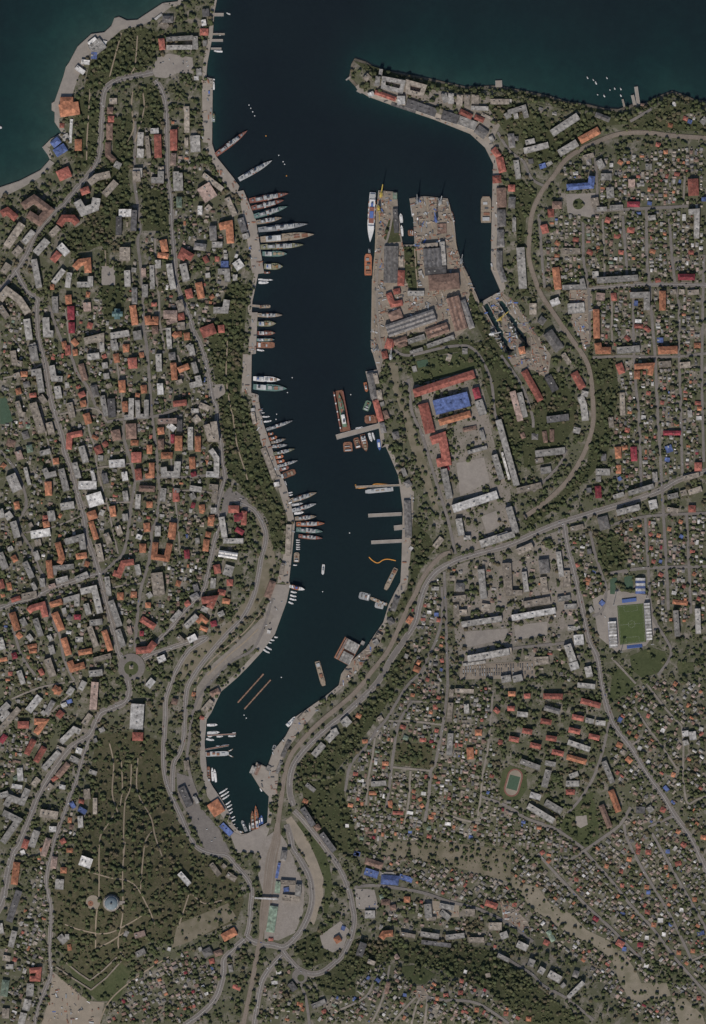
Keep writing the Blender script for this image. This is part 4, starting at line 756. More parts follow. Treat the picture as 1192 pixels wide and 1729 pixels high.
BD = {
'A': "wf2 45 600 305 650 265;lf2 80 615 345 690 285;uf2 45 612 372 650 375=cafe_pavilion;wf2 32 510 450 565 490;wf2 30 545 415 600 420;wf1 30 690 285 712 292;op3 55 405 680 490 680;op3 85 400 745 530 725=seaside_palace;rp1 30 400 840 430 842;up2 45 350 975 398 935=pier_restaurant;up2 55 370 1030 440 985;lf1 40 420 930 460 910;wf1 18 480 800 470 960=colonnade;op2 45 525 935 525 1010;tf2 40 735 680 785 680;rp2 40 745 780 745 820;bp2 40 735 830 735 940;bp2 35 725 955 725 1040 770 1080;lf2 45 780 1130 800 1090;lf2 40 945 890 940 980;lf2 45 945 1000 940 1060;tf3 28 985 915 1000 1060;rp3 46 1057 905 1062 1060;wf3 35 1010 882 1065 878;tf2 40 1080 1120 1080 1190;rp3 45 1165 870 1165 1010;pp2 35 1165 1030 1160 1110;rp3 70 390 1185 470 1150;rp3 38 1082 260 1090 335;lf3 28 1115 265 1295 252;lf3 30 1118 320 1290 318;lf3 36 1308 245 1312 330;tf1 50 1080 150 1120 190;wf1 15 1040 130 1085 95;gp2 45 1090 130 1160 130;bp2 38 740 720 738 765;lf2 60 925 1190 925 1130",
'B': "df2 45 185 60 190 110;wf2 40 160 155 190 150;rp2 45 150 215 205 215;lf2 40 170 290 195 290;lf1 35 140 460 145 510;wf1 25 110 525 140 525;tf2 35 60 715 62 890;tf2 25 58 925 58 990;lf2 65 115 910 120 1020",
'C': "rp3 48 10 285 50 265 110 315;bp4 52 155 235 230 185 330 260 265 335 190 285;tf4 45 600 80 650 40 740 20;tf3 45 700 160 780 70;rp4 45 545 140 600 120;lf4 55 520 200 560 270 640 240 650 180;rp4 45 400 360 430 315 490 315 520 350;tf4 40 340 430 395 375;tf4 50 45 505 150 350;lf3 40 160 480 225 400;tf3 45 95 560 140 510;tf3 45 20 680 60 620;lf3 50 240 550 320 460;wf3 50 400 495 455 555;rp3 45 355 600 400 545;lf4 40 230 590 250 700 265 780;op4 45 505 650 540 612 590 605 595 680;lf4 35 470 680 455 780;lf4 35 520 760 610 760 610 705;lf3 35 360 750 430 660;op2 35 340 775 365 775;lf3 40 370 840 375 950;tf4 50 0 860 50 800 130 860 190 950;tf4 40 0 905 50 980;op3 40 460 830 465 890;mp4 45 478 905 480 995;mp4 40 483 1012 485 1085;pf2 50 585 880 590 940;rp2 40 590 1030 622 1040;op1 35 580 825 605 828;df4 38 800 305 798 430;wf4 50 800 280 885 280;df4 38 903 262 897 400;tf3 70 840 510 840 600;lf3 40 855 665 860 775;lf2 30 885 660 915 665;gp3 35 905 780 905 890;op3 42 892 900 910 1030;lf3 40 975 760 975 845;lf2 30 1020 630 1025 790;pf2 30 965 650 965 710;op2 45 1095 460 1110 540;op2 35 1060 560 1130 570;lf2 40 1060 595 1060 650;lf3 40 1135 620 1150 720 1165 790;op3 38 990 970 995 1010 1045 1010 1045 975;rp2 35 1035 880 1035 905;pp3 55 1100 960 1190 960;pf2 30 1120 1015 1190 995;tf4 45 570 1140 680 1112 680 1190;lf4 42 745 1105 870 1085;lf4 40 765 1130 770 1190;lf3 55 920 1070 930 1130;op2 40 850 1160 850 1190;op2 35 490 1130 520 1165;op2 30 430 1140 440 1190;lf4 45 180 990 200 1130;lf4 45 310 980 315 1090 360 1090;op2 35 1165 1085 1190 1110;lf3 32 1130 1050 1140 1190;bp2 40 1040 1040 1045 1090;lf3 48 215 1155 232 1192;tf3 50 915 0 920 70;lf3 40 1015 60 1080 60 1080 0;lf3 40 1180 0 1185 130",
'D': "lf3 45 10 10 15 130;np2 35 10 170 10 240;tf3 34 170 20 300 120;pf4 95 170 95 225 185;wf3 60 135 260 165 260;tf2 36 190 260 220 230;tf2 38 330 175 385 295;df3 42 420 312 448 405;lf2 42 452 415 462 450;op4 48 280 370 345 355 355 480;gp3 45 235 365 240 462;lf3 38 230 490 300 490;gp2 45 110 500 190 510;rp3 50 20 590 40 545 100 580;lf3 48 35 620 60 735;rp3 45 70 790 85 850;op3 45 140 745 160 850;op2 30 222 830 238 850;uf2 42 290 620 340 620;lf2 36 310 570 335 570;wf3 60 390 600 425 650;lf2 38 270 670 330 670 335 740;lf2 30 200 680 205 712;rp2 30 180 570 200 610;rp2 28 265 570 265 602;lf2 30 385 690 385 730;wf2 25 385 562 402 568;lf4 42 330 860 320 930 240 930;tf3 45 10 865 28 940;rp2 42 20 952 28 995;tf3 50 0 1040 50 1035;op2 38 60 1082 66 1130;op2 35 8 1075 12 1110;rp3 70 160 1085 250 1050;rp2 40 290 1030 295 1080;lf2 40 70 1160 90 1192",
'E': "lf3 28 350 330 480 355 465 415 345 385 350 330;lf3 32 312 315 302 380;tf3 30 512 355 620 385 600 440 510 420 512 355;tf2 45 225 310 250 335;lf2 40 318 285 340 288;rp2 30 290 420 430 470;wf2 40 258 420 270 450;wf3 55 440 475 492 475;df2 58 500 492 700 560=warehouse;df1 22 400 497 565 550=warehouse;df2 62 740 572 848 606=warehouse;lf2 58 852 606 970 650=warehouse;gp2 62 972 664 1035 712=warehouse;lf2 40 1060 740 1085 728;lf2 38 750 430 768 490;lf2 38 800 430 800 500;tf2 40 860 440 855 515;tf2 35 910 440 905 515;tf2 48 965 440 960 500;lf2 28 935 527 1050 532;tf2 35 1065 485 1190 485;rp2 35 860 548 940 588;rp2 32 960 585 1020 612;tf1 22 1005 568 1080 605;wf2 25 892 570 910 572;rp2 40 1082 800 1122 852;lf3 40 1170 560 1190 595",
'F': "lf3 28 60 340 150 312 165 370;lf3 24 102 345 108 375;lf1 22 0 272 80 275;lf3 42 310 460 460 360;op2 42 470 500 580 440;lf2 42 350 575 455 512;gp2 35 75 460 85 540;gp2 24 98 488 118 488;lf2 28 160 512 212 500;lf2 34 150 560 290 525;lf2 30 105 612 120 720;df1 28 188 605 192 632;uf1 28 240 650 275 640;lf1 22 282 640 310 622;gp2 28 560 350 640 382;tf2 28 492 600 550 582;gp1 34 508 625 535 622;lf2 38 575 612 600 660;up3 34 395 768 532 758 538 705=school;lf2 38 590 708 650 708;lf2 42 640 768 645 830;pf2 38 765 722 765 770;tf2 42 552 828 560 875;lf3 24 565 895 622 892;lf3 28 640 886 715 882;mp3 30 740 866 810 866;bp3 40 312 870 365 870;rp2 34 303 892 305 938;rp2 38 262 982 275 1030;rp3 58 1115 720 1120 815;uf2 24 1165 836 1192 836;lf4 30 1090 910 1138 906 1135 1060;lf2 34 845 650 880 650;lf3 28 858 945 902 940;wf1 20 1065 922 1065 958;lf2 40 1168 375 1192 398;rp2 30 615 952 642 960;rp1 30 740 1010 780 1015;rp1 25 665 1045 700 1050;rp1 25 512 1132 542 1148;tf2 34 370 1132 470 1135;rp2 42 10 595 30 680=warehouse;rp2 48 -5 700 -2 742=warehouse;rp2 38 80 752 80 790=warehouse;bp2 52 20 770 25 880=warehouse;gp2 38 84 822 80 885=warehouse;gp2 48 20 895 25 990=warehouse;lf2 20 95 940 95 1020=warehouse;gp2 38 15 1010 20 1108=warehouse;gp2 36 125 1160 130 1190;op1 22 690 618 712 632;wf1 22 640 640 660 640;rp1 22 905 520 930 526;op1 22 960 555 962 575;rp1 20 1010 690 1040 695;op1 20 858 780 875 782;uf1 20 855 858 880 862;rp1 22 960 700 975 705;uf1 18 1035 732 1048 735;rp1 22 1062 370 1085 378;uf1 22 1088 388 1110 395;op1 22 975 410 1000 415;wf1 24 1000 290 1020 292;op1 22 330 1080 352 1095;rp1 22 430 1065 462 1070;rp1 22 1090 1138 1120 1142;op1 22 870 1130 900 1138;rp1 22 690 1138 718 1142",
'G': "gs2 95 320 500 315 745=warehouse;df2 30 345 250 355 410=warehouse;nf1 28 345 140 345 185;tf1 32 385 570 385 640;rp2 44 388 662 384 765=workshop;rp2 38 300 815 330 890 395 878;rp2 36 335 808 380 798;lf2 34 430 817 540 817=warehouse;lf1 24 512 665 520 695;ds4 118 592 515 600 640=workshop;lf3 34 660 470 672 628=workshop;tf3 24 520 498 632 488;df3 52 545 672 688 660=workshop;bp3 105 572 748 775 732=workshop;bf1 66 630 382 690 380=workshop;bs3 88 730 842 790 1060=workshop;gp2 38 796 862 862 1050=workshop;bp2 68 310 982 390 950=workshop;gs3 85 292 1070 612 962=workshop;bs2 68 556 1092 700 1042=workshop;lf2 28 560 1172 740 1107=warehouse;bp2 36 340 1150 425 1120=warehouse;lf2 34 432 1142 545 1105=warehouse;rp2 56 300 1190 320 1125=workshop;gp2 46 1055 402 1050 500=warehouse;gp2 38 1045 530 1045 640 1080 740=warehouse",
'H': "lf3 45 130 -40 145 195=warehouse;op3 40 330 75 345 200;lf2 28 370 190 490 187 478 140;wf2 52 320 255 335 290;lf2 58 400 312 495 305;lf4 34 565 150 800 135;lf3 38 540 118 575 116;mp3 34 1030 130 1125 130;rp1 24 900 150 930 145;pf3 42 562 240 610 245;op4 35 560 315 565 480;op4 38 570 508 575 550 645 550;rp2 30 660 222 665 265;lf4 34 755 235 850 232 850 320;uf1 20 790 265 790 295;op4 35 940 210 940 320;tf2 28 985 215 1020 215;tf2 28 1036 215 1066 215;tf2 28 1085 220 1150 215;lf3 38 680 550 810 540;op4 42 915 550 1025 545;op4 30 780 642 878 636 868 690;op3 32 795 665 795 712;rp2 38 690 625 710 680;tf2 34 920 630 990 625;tf2 34 1040 635 1100 630;gp2 58 285 445 355 545=warehouse;gp2 42 238 368 268 390=warehouse;tf2 28 372 568 410 625;rp2 42 435 675 485 765=warehouse;rp2 38 150 665 245 835=warehouse;df2 42 285 695 330 780=warehouse;tf2 66 182 312 222 312=workshop;op2 40 122 552 155 545=workshop;df3 38 280 945 405 930=warehouse;bp1 24 265 1010 275 1075=warehouse;bp1 24 310 1000 310 1070=warehouse;bp1 24 138 1020 150 1050=warehouse;gp1 34 195 1040 230 1040=warehouse;lf2 38 215 1140 385 1120=warehouse;lf2 34 432 1000 470 1010;lf2 38 472 812 490 860 500 950;lf2 30 478 792 515 800;tf2 28 710 790 715 920;tf2 28 645 930 650 990;op2 34 685 1100 690 1165;op2 22 710 1108 740 1100;mp2 34 775 1100 780 1180;mp2 24 945 1020 1045 1020;uf1 38 972 1092 985 1130;uf1 24 955 1170 982 1175;lf2 24 1095 890 1100 930;df2 28 605 1140 605 1180;op1 28 1122 520 1160 520;rp1 24 728 1000 752 1008;uf1 28 910 490 945 490;rp1 22 780 410 830 412;rp1 22 840 415 868 440;rp1 22 728 470 752 490;rp1 20 850 790 872 795;rp1 20 1128 848 1160 850;op1 20 1140 880 1165 880;wf1 22 820 930 845 932;wf1 22 1135 935 1165 935;rp1 20 930 845 950 850;wf1 20 785 380 820 382",
'I': "tf4 38 88 50 100 130 150 140;lf4 52 220 20 238 120;op2 34 142 206 185 205;tf3 34 95 222 135 208;lf4 42 212 200 260 192 282 330;op2 34 120 302 130 340;gp2 38 160 282 200 270;rp2 28 200 350 245 345;tf5 52 222 400 285 600;tf4 34 115 390 140 475 172 480;tf3 44 330 530 350 610;lf4 38 350 150 365 238 422 240;lf4 44 385 288 400 370;lf1 28 450 262 455 300;tf3 38 272 352 308 400;tf3 42 468 400 490 500;rp2 34 455 15 460 80;op2 30 505 42 510 82;bp3 38 545 140 575 250;lf4 42 590 95 670 84;lf4 32 682 0 692 58;rp1 28 698 78 708 100;lf4 44 770 0 778 48;op2 38 780 72 790 130;op2 38 845 12 850 60;rp4 58 890 100 895 170;op1 28 950 62 955 95;lf3 38 705 130 710 170;lf3 38 715 202 720 240;tf2 38 728 272 740 300;gp2 42 630 282 650 360;op4 44 820 250 825 330;op2 38 965 282 970 335;op2 24 912 345 940 350;df4 50 748 372 756 498;lf4 34 690 352 715 490;op4 36 838 392 846 460;lf4 34 885 370 882 495 838 500;lf4 30 925 382 930 488 985 490 985 380;wf4 40 1075 270 1080 345;lf4 38 1065 72 1070 190;rp3 44 545 328 560 360;rp1 28 524 285 532 302;op3 38 558 385 566 425;op4 44 580 472 600 540;rp4 38 465 710 470 620 555 602;lf4 42 548 690 580 800;lf4 38 502 800 530 905;rp2 48 652 690 672 740;rp2 34 700 662 720 690;op2 22 622 622 660 642;lf3 38 660 770 695 772;bp4 58 775 582 790 650;bp4 68 880 540 885 640;op2 34 880 667 930 667;rp4 68 885 765 950 765;rp4 42 927 842 935 915;op3 34 1005 682 1005 740;op3 34 1020 802 1020 885 978 890;wf4 52 735 810 840 802;wf3 38 835 862 845 920;df3 38 700 872 715 940;lf3 34 270 740 340 722;op3 38 375 770 380 810;lf4 36 300 840 320 888 380 872;lf4 42 412 842 450 990;op4 44 325 928 330 1020;lf4 68 72 882 120 990;pf3 44 120 722 140 780;np1 24 178 555 202 560;gp1 42 165 592 180 640;np2 38 195 682 205 730;lf3 24 170 832 200 950;bp1 48 48 660 100 680;op1 34 12 812 34 830;wf3 55 530 952 650 950;wf3 24 620 852 635 920;wf4 85 592 1062 690 1032;op4 55 592 1162 650 1142;lf2 38 672 1130 700 1142;op4 38 755 1092 765 1160;lf3 34 840 990 850 1060;lf3 38 840 1142 845 1190;bp3 38 935 972 1040 977;lf2 34 930 1012 925 1110;op2 38 1005 1062 1005 1100;lf3 38 1100 972 1090 1060;rp2 38 1180 972 1180 1060;lf4 48 410 1097 500 1082;lf4 48 342 1122 355 1192;rp2 34 290 1172 330 1172;lf3 48 40 1170 80 1142;op2 34 110 1062 120 1110;lf4 44 0 1112 15 1170;op1 28 398 1152 414 1160",
'J': "gp3 44 160 62 165 112;op4 38 170 132 180 245;op4 38 205 182 275 152;lf4 34 305 128 325 200;lf4 38 280 285 345 270 332 218;lf3 38 285 12 300 80;tf3 28 190 268 230 252;rp4 38 170 407 260 397;tf2 38 345 412 410 440;lf2 28 290 452 340 452;tf2 48 310 492 340 530;tf5 42 392 545 418 640 456 640 440 525;pf3 36 70 525 195 520;op3 42 85 565 90 610;df3 36 212 512 212 590;wf3 38 135 545 182 580;bp3 38 86 642 90 710;op4 48 206 622 206 720;mp3 22 165 612 165 670;op3 42 90 752 165 752;lf4 42 105 830 110 878 195 880 200 792;lf3 34 285 562 285 715;op3 38 335 622 335 725;op2 38 295 762 300 840;mp2 34 302 862 310 892;lf4 36 420 712 460 770 460 870;wf3 38 390 877 475 880;tf4 36 410 960 470 966;tf3 38 452 985 440 1070;lf3 38 280 970 360 982;lf3 36 290 1005 310 1045;mp2 34 292 1082 315 1090;op2 38 360 1082 365 1130;rp2 38 190 1022 195 1060;lf2 38 440 1102 440 1140;op2 38 425 1152 430 1192;rp3 48 540 1112 610 1112;mp3 42 580 1172 640 1152;tf1 36 770 702 820 830 850 908;wf2 20 690 446 715 442;tf2 24 700 462 715 540;wf2 28 845 947 880 942;lf3 36 195 972 192 1000",
'K': "rp2 38 430 92 440 140=workshop;bp2 42 520 52 580 32=workshop;lf2 24 605 102 690 77=warehouse;gp2 42 335 238 365 410=warehouse;rp2 38 372 420 410 560=warehouse;gp2 34 415 572 430 640=warehouse;tf2 28 370 242 385 310;tf2 34 395 352 405 420;lf1 28 414 432 422 460;bp2 56 430 522 458 512=workshop;rp3 54 630 375 1035 245=academy_building;uf4 98 768 472 998 412=academy_hall;op3 42 800 572 1010 512=academy_building;rp3 66 692 445 740 640=academy_building;mp3 44 1042 340 1060 408;lf3 54 1062 422 1094 520;rp3 56 745 692 820 667 850 830 785 842;mp1 24 850 862 860 890;lf3 44 830 882 870 1080;bp1 24 960 622 1050 602;lf2 28 1080 622 1100 690;lf2 24 990 772 1120 737;wf3 54 892 1150 1190 1052;lf2 28 555 877 575 930;gp2 42 580 962 602 1000;gp2 42 505 632 515 680;tf1 48 850 130 880 140;lf1 38 955 92 990 92;lf1 28 630 192 640 230",
'L': "pf3 48 785 482 850 720;lf3 42 842 492 890 690;lf4 48 672 712 820 1240;wf2 18 702 972 762 1190;lf4 48 640 992 700 1190",
'M': "tf3 34 110 200 250 167;lf2 38 245 87 305 77;tf2 28 215 32 260 22;lf4 38 62 292 105 440;lf4 34 0 475 95 446;lf3 38 560 92 640 92;lf2 28 575 115 575 148;mp2 34 572 172 576 240;df2 28 520 182 522 210;op1 28 690 52 690 100;uf1 20 692 120 702 140;lf2 28 896 92 900 150;rp3 48 1125 62 1165 62;lf3 24 660 236 720 216;lf4 28 745 215 890 172;lf3 28 970 236 1030 222;tf2 32 1045 216 1080 206;tf2 32 1090 210 1165 187;lf4 34 680 325 810 292;wf2 52 865 282 910 272;tf3 28 965 306 1030 315;rp2 38 1090 302 1130 302;tf3 28 1060 130 1150 107;gp2 58 596 347 614 420;tf2 28 415 420 490 402;df2 24 520 532 525 560;rp1 24 454 612 462 632;tf3 38 112 550 200 512;tf3 42 46 612 60 780;tf3 30 85 782 140 782;lf3 28 150 662 165 775;gp3 56 260 592 270 670;tf2 36 260 692 270 780;lf3 28 345 547 365 690;tf2 42 390 655 395 750;tf2 38 150 850 300 822;lf2 28 342 820 415 807;lf2 28 380 862 450 857;wf3 34 80 925 330 882;lf1 24 400 986 470 982;wf3 58 435 1052 490 1047;lf4 42 396 1077 430 1172;tf2 42 210 1170 290 1166;tf2 34 0 1120 80 1112;lf4 30 1015 882 1025 1030;lf4 30 1140 872 1145 1015;op1 24 1000 832 1085 842;uf1 28 585 832 605 850;lf1 24 525 862 540 892;rp1 20 870 440 880 455;op1 20 910 452 930 458;uf1 20 1040 455 1058 465;rp1 18 868 525 885 528;rp1 20 880 600 900 605;uf1 18 922 600 938 605;op1 20 1035 372 1055 380;op1 20 970 415 990 420;rp1 20 920 672 942 685;op1 20 1115 670 1130 680;wf1 20 995 780 1020 785;rp1 18 1140 812 1158 820;rp1 18 1055 742 1072 748;uf1 20 540 658 560 662;rp1 18 1100 545 1125 550",
'N': "gp2 44 505 -60 515 190=warehouse;lf3 42 850 62 870 175;lf3 28 885 192 930 190;lf3 52 996 235 1185 172;tf2 38 690 255 740 192;lf3 44 1000 402 1020 600;tf2 48 1002 652 1060 662;tf2 38 810 602 900 592;tf2 36 855 692 905 690;tf2 34 832 640 840 725;tf2 34 790 462 830 462;gp2 56 832 522 890 522;tf3 44 1180 362 1190 580;lf3 38 870 772 1140 732;lf3 44 910 1002 1188 952;lf1 18 880 1042 1030 1022;wf1 26 522 256 540 270;gp2 34 440 592 410 680=warehouse;gp2 38 385 732 405 770=warehouse;op2 34 510 762 535 722;op2 28 572 1020 592 1032;op2 38 550 1062 590 1080;lf2 28 488 980 512 990;lf1 24 670 532 720 532;uf1 24 688 706 716 706;rp1 22 735 1002 742 1026;lf2 38 280 902 312 882;tf2 34 300 842 335 862;lf1 26 198 892 218 902;rp1 24 705 740 728 745;wf1 20 640 690 668 692;rp1 22 630 1138 652 1145;uf1 20 725 1072 742 1078",
'O': "lf4 44 90 42 120 150;wf3 52 210 132 340 112;op4 42 310 40 318 80;tf2 42 252 162 262 205;tf2 28 200 52 215 80;lf2 38 65 212 80 240;tf3 32 115 196 150 187;op2 34 90 272 110 310;lf4 48 0 252 40 360;rp2 34 5 432 20 490;op1 28 60 452 70 500;op1 24 10 540 34 532;lf4 38 170 312 220 420;lf3 34 240 242 260 300;lf4 28 220 452 245 500;op4 38 330 302 345 420;op4 38 390 182 420 288 402 322;lf3 34 365 400 372 355 500 342;lf4 36 380 442 460 422;lf4 42 512 432 595 395;lf4 42 440 180 550 148 562 230;op3 38 515 277 585 267;op2 34 572 320 600 332;op3 34 612 42 650 160;lf3 34 285 422 290 480;pf3 28 330 482 375 467;tf3 42 150 547 250 527;rp2 28 80 572 140 552;rp4 42 195 642 220 622 290 602 310 680;lf4 38 240 692 280 810;op4 44 85 652 120 770;op2 34 120 792 145 820;lf3 38 150 692 175 740;op3 38 340 602 420 577;op4 46 370 652 418 770;lf3 34 430 572 520 547 520 610;lf2 28 430 622 440 660;mp3 32 500 682 545 682;gp2 34 455 680 480 695;lf4 42 545 512 635 492 675 655;lf4 36 580 592 600 665;lf4 40 605 722 690 712;tf4 38 602 745 650 880;lf2 34 510 832 560 832;op3 34 530 922 620 907;op4 42 430 822 465 935;op4 36 702 772 745 905;tf4 34 630 972 700 952 748 940;op3 42 470 977 490 1028 570 1002;tf4 38 660 192 685 310;tf3 38 712 122 740 190;tf3 38 790 72 810 130;lf3 34 720 412 735 540;lf4 42 745 572 805 745;lf4 38 792 765 830 880;rp4 38 765 385 800 398 830 322 900 312;op2 48 790 542 830 542;op2 38 880 532 920 532;lf2 34 920 332 935 400;op3 42 960 192 960 250;op2 42 985 52 990 110;wf3 38 930 160 940 130;op4 38 1160 50 1146 150;op4 38 1045 182 1035 278 1120 290 1140 190;lf3 38 1060 72 1060 140;tf4 78 1052 385 1070 535;lf2 34 995 520 1015 550;op2 34 978 602 1012 602;rp3 42 950 692 1040 750;mp2 32 940 792 965 792;tf2 28 858 702 878 720;pf2 28 865 742 880 800;rp4 44 915 907 1000 900 1040 852;wf3 42 1060 972 1110 952;wf3 42 990 1150 1030 1102;tf4 48 320 962 360 1080;lf3 34 130 1042 160 1130;rp2 28 270 1032 290 1070;op2 26 190 882 250 872;op2 26 200 912 250 907;lf3 34 190 802 220 840;lf3 36 342 872 360 930;lf3 28 330 802 350 840;lf3 44 0 822 20 900;mp2 34 95 922 105 960;rp1 24 58 1062 84 1062;op1 24 0 972 50 962;op3 42 362 1152 410 1190;lf3 38 540 1170 570 1112;lf4 42 600 1062 690 1052",
'P': "lf3 38 335 52 355 190;mp2 38 420 62 455 62;mp2 32 430 132 480 160;rp3 34 487 12 482 105;lf3 34 345 212 480 212;ws3 44 315 295 440 315=exhibition_hall;rp3 42 300 372 310 430;lf2 70 352 402 410 420;lf2 34 280 462 275 530;rp2 42 370 492 410 492;rp2 36 310 552 360 562;op2 34 340 612 390 620;rp4 46 202 612 280 602 255 660;lf2 36 200 662 240 680;lf3 38 92 790 170 712;op3 32 170 758 200 722 240 758;op2 28 190 792 240 810;mp2 36 262 772 300 762;wf3 42 112 880 165 852;tf3 34 40 852 80 890;lf3 34 312 710 350 692;op3 38 15 92 5 200;mp2 34 100 272 105 330;op3 38 265 52 260 110;op3 34 228 165 262 172;op3 38 235 202 226 280;op2 38 30 492 60 502;df2 34 155 502 170 550;gp3 42 130 600 180 572;rp2 34 90 642 120 622;lf3 34 0 750 60 682;op1 24 190 12 215 18;lf2 28 170 192 175 230;tf2 36 787 102 777 310;tf2 28 747 362 732 440;bp2 44 680 482 640 590;wf1 24 640 820 662 825",
'Q': "wf3 44 412 55 460 40;lf3 38 512 52 525 110;lf3 28 455 156 555 166;tf2 28 210 32 290 22;lf2 38 20 126 75 116;lf2 38 86 125 140 112;rp3 30 260 220 370 222;rp3 30 475 245 585 275;op2 26 60 206 100 206;rp2 26 150 220 185 218;rp2 26 55 290 95 290;gp3 28 265 285 355 310;lf3 28 110 320 170 326;rp3 28 245 360 305 370;rp3 28 425 336 490 350;lf2 28 500 356 548 366;lf2 28 558 370 615 376;rp3 28 140 415 195 425;rp3 28 405 411 470 425;rp3 28 520 446 580 460;rp3 28 65 460 120 470;rp3 28 275 456 335 465;rp3 28 185 496 245 510;lf3 30 400 482 525 525;rp3 28 310 536 375 550;op3 30 395 566 505 596;lf3 30 130 590 240 630;lf3 30 605 592 655 715;op3 34 645 757 690 880;bp3 30 590 842 640 970;lf2 28 270 600 330 612;lf2 36 290 642 265 740;lf2 28 410 680 460 662;lf3 34 390 720 465 720;rp2 28 390 768 440 768;lf3 34 172 846 320 935;lf3 38 272 826 365 880;wf2 34 185 782 245 800;op1 28 680 492 710 506;op1 28 735 572 762 596;df2 38 790 870 840 870;lf2 34 858 850 880 880;rp1 28 930 862 956 875;uf1 28 688 350 708 360;op1 24 992 665 1012 672;wf2 32 1052 435 1088 431;wf2 38 1110 422 1115 470;lf2 32 1068 472 1076 500;tf1 28 700 532 730 550;rp1 20 792 1065 808 1075;rp1 20 792 1100 812 1110;rp1 24 1158 430 1168 440;op1 24 1080 270 1098 278;wf1 22 932 410 952 420;rp1 24 845 1110 875 1112;op1 22 738 1150 762 1155;op1 22 785 445 800 455;op1 20 808 380 822 388;op1 20 740 425 758 432;rp1 22 5 480 18 490;rp1 22 850 330 866 336;op1 22 1005 145 1022 155;rp1 22 1050 1060 1072 1080;op1 24 1160 1025 1190 1030;uf1 22 950 735 972 760;op1 22 1020 988 1040 1000;wf1 22 800 512 820 520;wf1 22 850 590 866 600;lf1 22 1150 405 1172 412",
'R': "tf2 28 805 52 797 110;tf2 28 825 62 950 66;tf3 34 796 142 786 270;lf3 38 796 347 786 495;lf2 34 900 152 905 215;op2 38 960 342 1005 342;op2 44 925 442 930 520;rp2 28 1090 182 1120 208;rp1 24 1130 392 1131 420;lf2 34 265 690 365 682;op1 24 340 552 380 552;op1 28 390 802 396 850;op1 24 588 782 598 802;op1 24 598 825 612 845;rp1 24 590 392 632 392;rp1 24 460 302 495 312;rp1 28 680 172 710 172;np1 28 480 372 512 385;np1 24 638 986 665 986;wf1 22 92 970 115 970;op1 24 650 912 682 912;rp1 20 410 882 480 886;lf2 56 80 290 118 254;lf2 46 0 352 40 332;tf1 34 310 262 340 242;op1 28 165 226 195 240;op1 24 205 405 240 402;uf1 24 150 1152 185 1165;op1 22 685 638 705 640;rp1 22 690 328 715 332;op1 20 530 90 555 95;rp1 20 705 105 728 112;wf1 22 600 750 630 755;op1 22 110 830 142 836;rp1 22 145 620 175 625;wf1 20 175 665 215 668;uf1 20 515 1010 538 1012;rp1 22 640 1040 668 1045;uf1 22 920 1045 945 1050;rp1 20 1060 630 1085 638;wf1 22 760 955 798 960;np1 20 1048 560 1070 566;wf1 22 505 880 545 886;op1 22 250 750 300 752;rp1 20 540 775 560 780;op1 20 540 735 560 742",
'S': "wf3 48 192 200 270 102;lf3 42 0 210 60 152;lf3 36 5 262 60 202;tf3 38 0 330 130 182;rp3 46 122 292 195 292;mp2 34 5 410 40 362;op2 42 232 270 298 272 242 350;rp3 38 180 490 230 392;rp3 38 242 540 300 442;gp2 34 312 220 360 132;rp2 42 390 240 420 202;lf3 34 285 222 305 205;wf2 28 415 166 450 152;uf1 24 450 142 485 130;op3 48 365 62 410 62;lf3 38 460 90 490 42;pf4 48 640 5 627 190;tf2 38 562 290 610 222;lf4 38 410 410 500 322 540 340;lf4 38 292 590 400 472;tf2 28 380 442 430 460;wf3 38 512 460 550 472;lf2 38 472 512 530 540;bp2 38 387 640 460 552;rp1 24 350 666 385 642;wf2 28 400 706 440 712;tf2 36 322 730 350 692;tf3 38 222 700 260 652;wf2 38 132 582 140 670;wf2 28 80 702 150 712;np1 28 98 640 112 660;lf3 42 40 838 70 782 150 812 188 722;lf4 38 0 770 58 752;lf4 42 22 880 125 932 20 1080;tf3 52 272 882 390 900;wf2 38 332 990 380 992;lf3 46 212 1110 250 1002;rp2 38 182 1062 162 1120;pp3 38 330 1052 292 1170;rp2 32 410 1080 440 1062;op1 28 450 1132 490 1132;uf2 34 530 852 580 880;rp1 26 530 802 565 810;uf1 28 478 812 500 850;lf2 34 540 902 545 980;tf2 42 582 722 590 790;tf2 28 640 782 640 890;op1 34 458 930 482 932;bp1 28 468 972 492 980;lf2 28 600 602 650 620;wf4 88 925 152 915 320=hotel;rp3 54 890 370 960 372;bp2 38 1152 132 1190 142;lf2 36 678 312 692 340;lf2 28 630 402 652 392",
'T': "op2 84 272 812 322 890=waterside_pavilion;df2 48 62 712 120 840;lf2 24 150 772 175 820;tf2 34 95 532 105 600;op1 28 135 86 158 92;bp2 28 8 132 32 150;bp2 36 262 92 318 62=warehouse;tf2 38 212 200 270 132=warehouse;rp1 20 190 242 215 252;wf1 24 230 170 248 176;uf1 38 332 962 400 1030=market_canopy;lf2 44 1042 400 1108 332;lf2 44 952 500 1018 422;lf2 44 1142 290 1190 252;df4 38 876 852 950 970;bp2 38 962 992 992 972;df4 38 1002 1022 1090 1140;op1 32 880 802 910 816;lf1 28 902 692 960 738;gp1 28 790 402 742 510;lf1 34 556 572 536 622=quay_shed;bf1 24 588 562 560 628=quay_shed;lf1 26 640 600 655 570=quay_shed;gf1 22 735 540 705 620=quay_shed;tf1 24 905 205 850 262=quay_shed",
